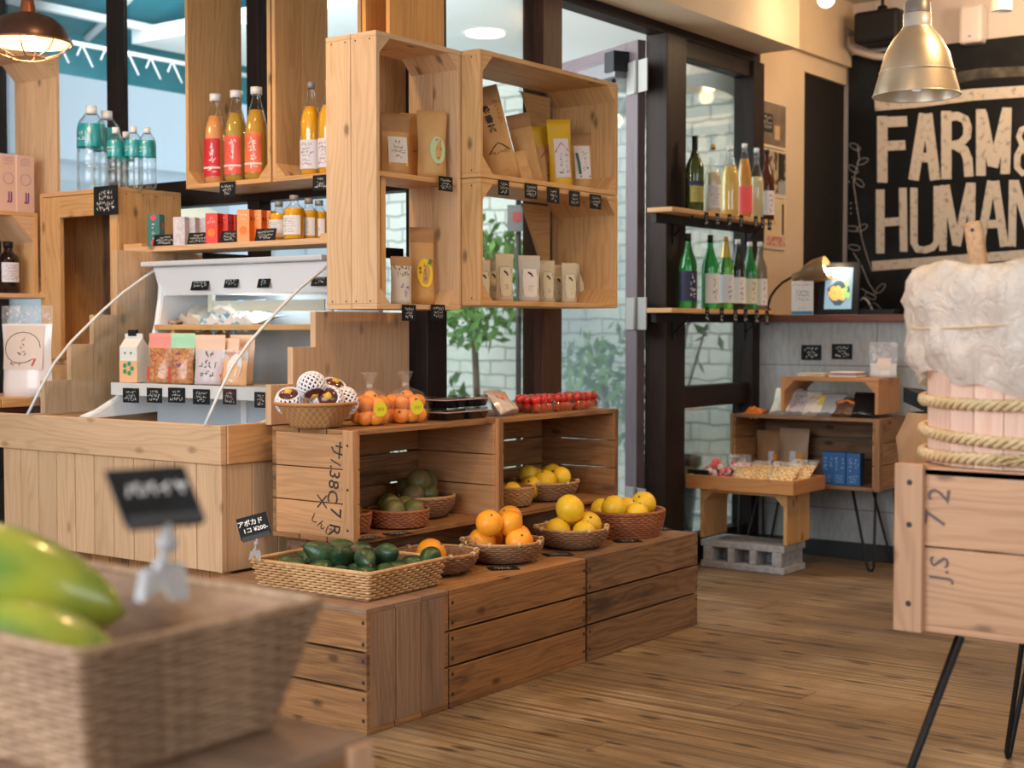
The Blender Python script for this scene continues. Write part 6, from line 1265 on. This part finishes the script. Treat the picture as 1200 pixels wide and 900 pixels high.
# kitchen wall fittings
p = ax(1034, 34, 6.80); t = thing('speaker', 'black box speaker hanging above the chalkboard', 'speaker', p); b = MB(); b.box((-.09, -.115, -.075), (.09, .115, .08)); b.build('cabinet', BLACKM, t, bev=.02); b = MB(); b.tube([(0, 0, .08), (0, 0, 2.62-p.z)], .008); b.lathe([(.03, .078), (.022, .11), (0, .12)], seg=12); b.build('hanger', BLACKM, t)
p = ax(1142, 53, 6.90); t = thing('wall_box', 'tall white plastic box on the wall above the chalkboard', 'box', p); b = MB(); b.box((-.07, -.055, 0), (.03, .055, .18)); b.build('housing', flat('box_white', (.66, .60, .58), .4), t, bev=.015); b = MB(); b.box((-.072, -.006, .03), (-.069, .006, .035)); b.build('switch', INK, t)
t = thing('wall_pipe', 'cream painted pipe bending along the top of the back wall corner', 'pipe', (6.88, 2.9, 2.3)); b = MB(); b.tube([ax(u, v, 6.86) for u, v in ((990, -40), (989, 5), (990, 40), (994, 52), (1003, 60), (1025, 66), (1060, 68))], .018, 10); b.build('pipe_run', flat('pipe_paint', (.58, .50, .42), .5), t, world=True); b = MB(); q = ax(990, 38, 6.86); b.box((6.85, q.y-.03, q.z-.01), (6.93, q.y+.03, q.z+.01)); b.build('clamp', STEEL, t, world=True)
t = thing('red_cable', 'thin red cable hanging behind the brass-toned lamp', 'cable', (6.85, 2.4, 2.4)); b = MB(); b.tube([ax(u, v, 6.85) for u, v in ((1092, -30), (1090, 0), (1086, 30), (1088, 50), (1104, 60))], .003, 5); b.build('cable_run', REDINK, t, world=True)
# ledge things: gooseneck lamp, menu card, tablet
LZ = 1.0505
def lz(u, x): q = ax(u, 372, x); return Vector((x, q.y, LZ))
q = lz(900, 5.92); g = thing('gooseneck_lamp', 'dark gooseneck reading lamp bending over the ledge, lit', 'lamp', q)
H1 = ax(934, 324, 5.92)-q
b = MB(); pts = [Vector((0, 0, -.0)), Vector((0, 0, .02))]+[ax(u, v, 5.92)-q for u, v in ((900, 358), (903, 348), (909, 339), (917, 331), (926, 326), (934, 322))]; b.tube(pts, .006, 8); b.build('neck', BLACKM, g)
b = MB(); b.lathe([(0, 0), (.025, 0), (.025, .012), (.010, .03), (0, .03)], seg=16); b.build('clamp_base', BLACKM, g)
hd = ax(955, 303, 5.92)-q; dirv = (hd-H1).normalized(); M_ = dirv.to_track_quat('Z', 'Y').to_matrix()
M_ = Euler((R(-62)*-1, 0, 0)).to_matrix() if False else M_
b = MB(); b.lathe([(.016, -.02), (.02, .02), (.040, .05), (.052, .09), (.054, .14), (.052, .145), (.050, .09), (.036, .05), (.012, .02)], H1, 24, M=Euler((R(75), R(15), 0)).to_matrix()); b.build('lamp_shade', mottled('bronze', (.20, .12, .05), (.30, .19, .08), 12, .35, 0), g)
b = MB(); b.ball(H1+Euler((R(75), R(15), 0)).to_matrix() @ Vector((0, 0, .11)), .025, 14, 8); b.build('bulb', flat('lamp_glow', (1, .85, .6), .3, emit=14), g)
bulb_light('gooseneck_light', q+H1+Euler((R(75), R(15), 0)).to_matrix() @ Vector((0, 0, .17)), 1.2, (1, .78, .5), .03)
q = lz(940, 5.90); t = thing('menu_card', 'small white standing card with coloured print on the ledge', 'card', q, (0, 0, R(-86))); t['category'] = 'menu card'
b = MB(); b.box((-.05, 0, 0), (.05, .004, .148)); b.build('card_panel', WHITEP, t); b = MB(); b.box((-.05, -.0008, .002), (.05, 0, .016)); b.build('blue_strip', flat('blue_strip', (.05, .25, .45), .6), t)
b = MB(); scribble(b, .08, .05, 3, 0, .085, -.0008); b.build('printed_text', INK, t); b = MB(); scribble(b, .09, .015, 1, 0, .132, -.0008); scribble(b, .07, .008, 1, 0, .03, -.0008); b.build('printed_heading', REDINK, t)
q = lz(981, 5.95); t = thing('tablet', 'black tablet on a stand showing a picture of a rice dish', 'tablet', q, (R(-8), 0, R(-86)))
b = MB(); b.box((-.094, 0, .0), (.094, .010, .235)); b.build('tablet_body', BLACKM, t, bev=.006)
SCR = flat('screen_blue', (.22, .34, .42), .3, emit=.9); b = MB(); b.box((-.062, -.0012, .025), (.062, -.0004, .208)); b.build('screen', SCR, t)
rnd = random.Random(9)
def blob(mb, cx, cz, rx, rz, y, n=14): mb.poly([(cx+rx*(1+.12*math.sin(3*k))*math.cos(k), y, cz+rz*(1+.12*math.cos(4*k))*math.sin(k)) for k in [i*2*PI/n for i in range(n)]])
b = MB(); blob(b, .0, .095, .050, .052, -.0016); b.build('plate_picture', flat('scr_plate', (.05, .09, .12), .3, emit=.8), t)
b = MB(); [blob(b, rnd.uniform(-.035, .03), rnd.uniform(.07, .12), .012, .012, -.0020-.0001*i) for i in range(18)]; b.build('food_picture', flat('scr_food', (.85, .42, .12), .3, emit=.9), t)
b = MB(); [blob(b, .035+rnd.uniform(-.01, .012), rnd.uniform(.08, .14), .010, .012, -.0040-.0001*i) for i in range(7)]; b.build('greens_picture', flat('scr_green', (.35, .55, .18), .3, emit=.9), t)
b = MB(); [blob(b, rnd.uniform(-.02, .03), rnd.uniform(.16, .19), .018, .010, -.0030-.0001*i) for i in range(4)]; b.build('pink_picture', flat('scr_pink', (.75, .22, .25), .3, emit=.8), t)
b = MB(); b.prism([(-.03, .01, 0), (.03, .01, 0), (.03, .10, 0), (-.03, .10, 0)], (0, 0, .006)); b.tube([(0, .09, .004), (0, .02, .15)], .005); b.build('stand', BLACKM, t)
t = thing('utensil_stand', 'dark bent metal utensils lying on the ledge beside the tablet', 'utensils', lz(1020, 6.0)); b = MB(); b.tube([ax(u, v, 6.0)-t.location for u, v in ((1008, 352), (1012, 349), (1017, 353), (1025, 368))], .005); b.build('bent_wire', STEEL, t); b = MB(); b.box((-.03, -.12, .001), (.03, .04, .022)); b.tube([(0, .06, .01), (0, -.02, .05), (0, -.05, .02)], .006); b.build('dark_tool', BLACKM, t, bev=.004)
# posters on the cream wall
def poster(label, u0, u1, v0, v1, parts):
    a = ay(u0, v0, 2.995); c_ = ay(u1, v0, 2.995); lo = ay((u0+u1)/2, (v1+v0)/2, 2.995); Z = (Vector((a.x, a.y, a.z))-CAMP).dot(FW)
    hgt = (v1-v0)*Z/F; wid = c_.x-a.x; t = thing('poster', label, 'poster', ((a.x+c_.x)/2, 2.994, a.z-hgt), group='posters on the cream wall')
    b = MB(); b.box((-wid/2, -.001, 0), (wid/2, .002, hgt)); b.build('sheet', flat('poster_sheet', (.70, .60, .46), .6), t)
    for k, (nm, m_, x0, x1, z0, z1) in enumerate(parts):
        b = MB(); b.box((x0*wid, -.0018-.0006*k, z0*hgt), (x1*wid, -.0012-.0006*k, z1*hgt)); b.build(nm, m_, t)
    return t, wid, hgt
PB = mottled('photo_brown', (.16, .12, .09), (.24, .19, .14), 12, .5); PD = flat('photo_dark', (.02, .018, .02), .5); PT = flat('photo_tan', (.62, .42, .24), .5); PG = flat('photo_grey', (.34, .36, .40), .5); PC = flat('photo_cream', (.70, .56, .36), .5)
t, w_, h_ = poster('topmost poster, a tall glass beside a black menu on a brown wall', 890, 921, 115, 170, [('photo', PB, -.46, .48, .06, .97), ('menu_photo', PD, -.46, -.02, .32, .72), ('glass_photo', PT, .05, .24, .2, .5)])
b = MB(); scribble(b, w_*.36, h_*.3, 3, -w_*.24, h_*.53, -.0045); b.build('menu_writing', WHITEINK, t)
t, w_, h_ = poster('middle poster with dark photograph of drinks, below the topmost', 889, 921, 172, 228, [('photo', mottled('photo_mix', (.05, .04, .04), (.5, .38, .26), 24, .5, detail=2, lo=.45, hi=.55), -.47, .48, .08, .97), ('pale_corner', PG, .2, .48, .08, .35), ('dark_band', PD, .2, .42, .4, .95)])
t, w_, h_ = poster('lowest poster with a pale photograph and pink flowers', 888, 921, 229, 290, [('photo', PC, -.47, .48, .06, .95), ('flower_photo', mottled('photo_flower', (.70, .52, .42), (.55, .16, .16), 50, .5, detail=1), -.2, .46, .07, .25), ('brush_photo', PD, .34, .40, .3, .9), ('bottle_photo', PD, -.45, -.3, .1, .8)])
# ================================================================ GOODS BY THE TILE WALL
GX = 'goods on the crates at the tile wall'
CLR = FILM
def tile_pouch(*a, **k): return pouch(*a, **k)
for k, (u, x, w_, lb) in enumerate(((901, 5.74, .12, 'kraft pouch with a slim window, nearest the glass wall'), (930, 5.72, .135, 'kraft pouch with pale label and orange window beside it'))):
    q = ax(u, 545, x); pouch(lb, (x, q.y, .3455), (R(-2), 0, R(-88)), w_, .215 if k else .20, .05, KRAFTD if not k else flat('kraft_pale', (.46, .30, .18), .5), None, .14, [('label', LABLIL, -.08 if k else .04, .12 if k else .25, .0, .55)], [('line', ORAN, [(.25, .5), (.25, .15)], .028), ('s', INK, .02, .3, .15, .3, 4), ('oval', BLACK, .27, .3, .012, .014)], 'kraft pouches in the hairpin-legged crate')
BLU = flat('blue_carton', (.015, .10, .30), .5)
for k, (u, x) in enumerate(((973, 5.62), (986, 5.622), (1002, 5.62))):
    q = ax(u, 571, x); t = carton(['blue patterned carton nearest the kraft pouches', 'blue patterned carton in the middle of three', 'blue patterned carton nearest the crate end'][k], (x, q.y, .3455), (0, 0, R(-88)), .052 if k < 2 else .060, .05, .132, BLU, group='blue cartons in the hairpin-legged crate',
      marks=[('print', flat('pale_blue_ink', (.45, .58, .70), .6), lambda b: (scribble(b, .012, .06, 4, -.012, .085, -.0258), scribble(b, .035, .035, 3, .0, .025, -.0258), scribble(b, .02, .05, 3, .014, .09, -.0258)))])
for k, (u, w_, h_, m_, lb, tx) in enumerate(((920, .12, .13, BEIGP, 'pale snack packet leaning at the open end of the upper box', None), (936, .11, .12, flat('lilac_pack2', (.55, .50, .52), .4), 'grey-lilac packet leaning behind the pale one', INK), (958, .12, .12, flat('white_yel_pack', (.74, .66, .56), .4), 'white packet with a yellow sun print in the upper box', YELS), (974, .11, .11, flat('silver_pack', (.40, .40, .42), .3), 'silvery packet leaning behind the yellow-printed one', None), (992, .12, .09, mottled('brown_pack', (.10, .06, .04), (.18, .10, .06), 20, .4), 'brown packet with an orange stroke in the upper box', ORAN), (1013, .11, .12, PUN, 'black packet at the inner end of the upper box', None), (886, .08, .02, FR1, 'small orange packet lying on the crate outside the upper box', None))):
    q = ax(u, 487, 5.63); T = None
    if tx is YELS: T = [('oval', YELS, .1, .55, .02, .03), ('s', REDINK, -.2, .5, .3, .4, 3)]
    elif tx is ORAN: T = [('line', FR1, [(-.3, .6), (0, .75), (.3, .6)], .012)]
    elif tx: T = [('s', tx, 0, .5, .5, .6, 4)]
    pouch(lb, (5.60, q.y, .6265), (R(-40 if h_ > .05 else -80), 0, R(-86)), w_, h_+.01 if h_ > .05 else .07, .045, m_, None, .14, None, T, 'packets in the shallow cedar box', wv=.4, name='snack_packet', cat='packet')
def flatpk(label, u, n_, m_):
    q = ax(u, 440, 5.68); t = thing('flat_packet_stack', label, 'packets', (5.68, q.y, .789)); 
    for i in range(n_): b = MB(); b.box((-.05, -.06+i*.002, i*.008), (.05, .06-i*.003, i*.008+.006)); b.build('flat_packet', m_[i % len(m_)], t, bev=.002)
flatpk('low stack of tan flat packets on the shallow box', 955, 2, [BEIGP, PC]); flatpk('low stack of white and red printed packets on the shallow box', 993, 3, [WHITEP, flat('red_print_pack', (.55, .25, .22), .5), WHITEP])
q = ax(1035, 440, 5.70); pouch('white plastic pouch standing at the box end, by the tile wall', (5.70, q.y, .789), (0, 0, R(-88)), .12, .145, .04, flat('milky_pouch', (.66, .62, .60), .35), FILM, .5, [('label', flat('note_cream', (.72, .60, .52), .6), -.2, .3, .25, .55)], None, None, name='pouch', wv=.3)
for u, v, lb, k in ((950, 422, 'black card on the tile wall, nearer the glass wall', 0), (986, 421, 'black card on the tile wall, nearer the white pouch', 1)):
    q = ax(u, v, 5.862); card(lb, (5.867, q.y, q.z), (0, 0, R(-90)), .094, .066, None, 3, 'black cards stuck on the tile wall', name='wall_card')
# tray goods
GRAN = mottled('granola', (.50, .28, .10), (.78, .60, .34), 110, .5, .5, .3, detail=1, lo=.42, hi=.55); CAND = mottled('candy_mix', (.70, .06, .12), (.80, .66, .64), 95, .25, .3, .6, detail=1, lo=.47, hi=.5)
t = bpy.data.materials  # keep names short
q = ax(838, 556, 5.34)
cd = thing('candy_bag', 'clear bag of pink and white wrapped candies on the wooden tray', 'bag', (5.34, q.y, .3465)); CT = [flat('candy_red', (.75, .02, .06), .25), flat('candy_white', (.80, .74, .74), .25), flat('candy_brown', (.20, .08, .06), .3), flat('candy_pink', (.85, .16, .26), .3)]
for k in range(42):
    cn_ = MB(); a = random.uniform(0, 6.28); rr = random.uniform(0, .062); z = .015+random.random()*.10*(1-rr/.10); cn_.ball((0, 0, 0), .013, 10, 6, (1.2, 1, .8)); 
    o = cn_.build('wrapped_candy', CT[k % 4], None); o.location = (5.34+rr*math.cos(a), q.y+rr*math.sin(a)*1.2, .3465+z); o.rotation_euler = (a, rr*50, a*2); tag(o, '%s wrapped candy inside the clear bag on the tray' % ['red', 'white', 'brown', 'pink'][k % 4], 'candy', 'wrapped candies in the bag')
b = MB(); b.lathe([(0, .001), (.06, .002), (.072, .03), (.066, .08), (.030, .105), (.045, .13)], seg=24, wob=lambda a, z: 1+.07*math.sin(6*a+z*60)); b.build('bag_film', BAGF, cd)
q = ax(866, 552, 5.40); pouch('small clear bag of pink candies behind the candy bag', (5.40, q.y, .3465), (R(-8), 0, R(-85)), .10, .12, .05, CAND, FILM, .2, None, None, None, wv=.4, name='candy_bag', cat='bag')
for k, (u, x, w_, lb) in enumerate(((872, 5.30, .11, 'clear bag of pale crackers nearest the candy bag'), (890, 5.33, .12, 'clear bag of cracker pieces in the middle of the tray'), (912, 5.28, .13, 'large clear bag of golden crackers at the front of the tray'), (930, 5.36, .13, 'clear bag of crackers leaning at the tray end'))):
    q = ax(u, 562, x); pouch(lb, (x-.03, q.y, .348), (R(-55+k*3), R(0), R(-80-k*6)), w_, .155, .06, GRAN, FILM, .16, None, None, 'clear cracker bags on the wooden tray', wv=.35, name='cracker_bag', cat='bag')
q = ax(826, 556, 5.24); t = thing('price_holder', 'low black card holder at the glass-wall end of the wooden tray', 'card holder', (5.24, q.y+.03, .3465+.04)); b = MB(); b.box((-.01, -.045, 0), (.01, .045, .022)); b.build('holder_body', BLACK, t, bev=.002); b = MB(); b.box((-.006, -.03, -.04), (.006, .03, 0)); b.build('holder_foot', BLACK, t)
# ================================================================ PRICE CARDS
def edge_y(u0, u1, v0, v1, y, label, **k):
    q = ay((u0+u1)/2, v1, y); Z = (q-CAMP).dot(FW); h_ = (v1-v0)*Z/F; w_ = (ay(u1, v1, y).x-ay(u0, v1, y).x)
    return card(label, q, (0, 0, R(k.pop('rz', 0))), w_*.95, h_, **k)
def edge_x(u0, u1, v0, v1, x, label, rz=-90, **k):
    q = ax((u0+u1)/2, v1, x); Z = (q-CAMP).dot(FW); h_ = (v1-v0)*Z/F; w_ = abs(ax(u1, v1, x).y-ax(u0, v1, x).y)
    return card(label, q, (0, 0, R(rz)), w_*.95, h_, **k)
GH = 'price cards clipped to the tea crates'
edge_y(514, 531, 207, 224, 2.743, 'black price card at the end of the upright crate shelf', group=GH)
edge_y(471, 488, 357, 376, 2.743, 'black price card under the upright crate, below the white pouch', group=GH); edge_y(505, 522, 357, 375, 2.743, 'black price card under the upright crate, below the yellow-sticker pouch', group=GH)
for (u0, u1, v0, v1, s) in ((584, 597, 211, 229, 'first along the wide crate, below the big leaning pouch'), (615, 630, 215, 233, 'second along the wide crate edge'), (641, 656, 220, 238, 'third along the wide crate, in the middle'), (667, 680, 224, 242, 'fourth along the wide crate, below the label pouch'), (691, 705, 228, 245, 'last along the wide crate, at its door end')):
    edge_y(u0, u1, v0, v1, 2.675, 'black price card %s' % s, group=GH)
edge_x(257, 276, 213, 231, 3.345, 'black price card hanging below the red-labelled juice bottles', group=GH); edge_x(366, 386, 205, 223, 3.345, 'black price card hanging below the orange juice bottles', group=GH)
edge_x(109, 139, 218, 252, 3.205, 'larger black price card hanging below the water bottles', rows=4)
for (u0, u1, lb, gx) in ((180, 203, 'faded grey card leaning by the tomato juice carton', 3.235), (220, 241, 'black card leaning before the white cartons', 3.235), (258, 277, 'black card leaning before the red cartons', 3.235), (299, 320, 'black card leaning before the orange cartons', 3.235)):
    q = ax((u0+u1)/2, 287, gx); card(lb, (gx+.002, q.y, 1.2685), (R(-14), 0, R(-82)), abs(ax(u1, 287, gx).y-ax(u0, 287, gx).y), .040, None, 3, 'black cards on the drinks shelf')
for (u0, u1, v0, v1, lb) in ((221, 241, 323, 340, 'tilted black card on the canopy of the case, nearest the clear side'), (260, 276, 320, 337, 'black card on the canopy, second of the row'), (299, 313, 320, 337, 'small black card on the canopy, third of the row'), (362, 382, 320, 335, 'black card on the canopy seen through the curved clear side')):
    q = ax((u0+u1)/2, v1, 3.205); card(lb, (3.2115, q.y, q.z), (R(-17), 0, R(-90)), abs(ax(u1, 330, 3.2).y-ax(u0, 330, 3.2).y), .052, None, 3, 'black cards on the case canopy')
for (u0, u1, v0, lb) in ((144, 162, 455, 'below the clover-print carton'), (172, 189, 455, 'below the pink-topped crackers'), (197, 216, 455, 'below the mint-topped crackers'), (226, 245, 457, 'below the packet with green characters'), (261, 276, 457, 'below the oval-labelled packet'), (298, 312, 461, 'at the inner end, behind the clear side')):
    q = ax((u0+u1)/2, v0+17, 3.005); card('black price card on the rack edge %s' % lb, (3.006, q.y, q.z), (0, 0, R(-88)), abs(ax(u1, 460, 3).y-ax(u0, 460, 3).y), .047, None, 3, 'black cards on the case rack')
# cards lying flat
def lying(u0, u1, v0, v1, z, label, rz, w_=.085, h_=.055, **k):
    q = az((u0+u1)/2, (v0+v1)/2, z); t = card(label, (q.x+.02, q.y-.02, z+.0018), (R(-90), 0, R(rz)), w_, h_, group='black cards lying before the fruit bowls', **k); return t
lying(556, 606, 664, 673, .3105, 'black card lying before the heaped bowl of oranges', -38); lying(621, 671, 647, 657, .3105, 'black card lying on the crate joint before the yellow citrus bowl', -38)
lying(707, 749, 632, 640, .3105, 'black card lying before the deep red-brown bowl', -40); lying(752, 782, 618, 626, .3105, 'black card lying at the door end of the lower crates', -30)
for (u0, u1, v, lb) in ((418, 442, 631, 'black card lying at the sill of the written crate, by its end'), (448, 484, 626, 'black card lying before the green fruit in the written crate')):
    q = az((u0+u1)/2, v, .419); card(lb, (q.x, q.y-.02, .4205), (R(-90), 0, R(-15)), .075, .05, group='black cards lying before the fruit bowls')
# bottle shelf cards
for i, u in enumerate((828, 841, 855, 869, 886, 894, 902)):
    q = ay(u, 265+i*.8, 2.835); card('slim black tag below the %s bottle on the upper window shelf' % ['pale gold-capped', 'glowing yellow', 'space beside the yellow', 'pink-labelled', 'cloudy', 'brown', 'last brown'][i], (q.x, 2.836, q.z), (0, 0, R(-20)), .022, .055, None, 3, 'black tags on the bottle shelves')
for i, u in enumerate((829, 846, 862, 874, 887, 899)):
    q = ay(u, 378+i*.5, 2.835); card('slim black tag hanging below the %s on the lower window shelf' % ['first green bottle', 'gold-necked bottle', 'black bottle', 'tagged green bottle', 'smoky bottle', 'lamp end'][i], (q.x, 2.836, q.z), (0, 0, R(-20)), .022, .062, None, 3, 'black tags on the bottle shelves')
# avocado price card on clip
def clip_card(label, q, rz, w_, h_, lines, tilt, hstem, lean=0, name='price_sign', bigclip=1.0, foot=0):
    t = thing(name, label, 'price sign', q, (0, 0, R(rz)))
    T = Matrix.Translation((0, 0, hstem)) @ Euler((R(-tilt), R(lean), 0)).to_matrix().to_4x4()
    b = MB(); b.box((-w_/2, 0, 0), (w_/2, .0018, h_), M=T); b.build('card_panel', BLACK, t)
    m = MB()
    for i, (s, sz, cx, cz) in enumerate(lines): add_text(m, s, sz*h_, cx*w_, cz*h_, -.001, bold=.02, wmax=w_*.8)
    bmesh.ops.transform(m.bm, matrix=T, verts=m.bm.verts); m.build('writing', WHITEINK, t)
    CLP = flat('clip_plastic', (.72, .72, .74), .15, trans=.55); GRP = flat('grip_plastic', (.07, .07, .08), .15, trans=.3)
    b = MB(); b.box((-w_*.46, -.003, -.004), (w_*.46, .004, .008), M=T); b.build('card_grip', GRP, t)
    b = MB(); s = bigclip; b.tube([(0, 0, hstem), (.002, 0, hstem*.72)], .0035*s, 8); b.ball((0, 0, hstem*.74), .007*s, 10, 8); b.tube([(0, 0, hstem*.72), (-.004*s, 0, hstem*.45)], .003*s, 8); b.ball((-.004*s, 0, hstem*.45), .006*s, 10, 8)
    b.prism([(-.016*s, -.006*s, hstem*.42), (.010*s, -.006*s, hstem*.46), (.012*s, -.006*s, hstem*.02-foot), (.004*s, -.006*s, hstem*.02-foot), (-.004*s, -.006*s, hstem*.25), (-.020*s, -.006*s, hstem*.05-foot)], (0, .012*s, 0)); b.build('clip', CLP, t)
    return t
q = az(291, 657, .385); clip_card('black price card reading avocado, clipped to the rattan tray rim', (q.x+.01, q.y-.02, .385), -44, .080, .060, [('アボカド', .30, -.08, .68), ('1コ ¥200-', .26, .04, .36)], 20, .062, -14)
k = 1.30; d = ray(196, 705); q = CAMP+d*(k/d.dot(FW)); clip_card('large out-of-focus black price card reading papaya over the wicker basket', q, -13.6, .078, .062, [('パパイヤ', .28, .04, .58)], 43, .072, 0, bigclip=1.4, foot=.0)
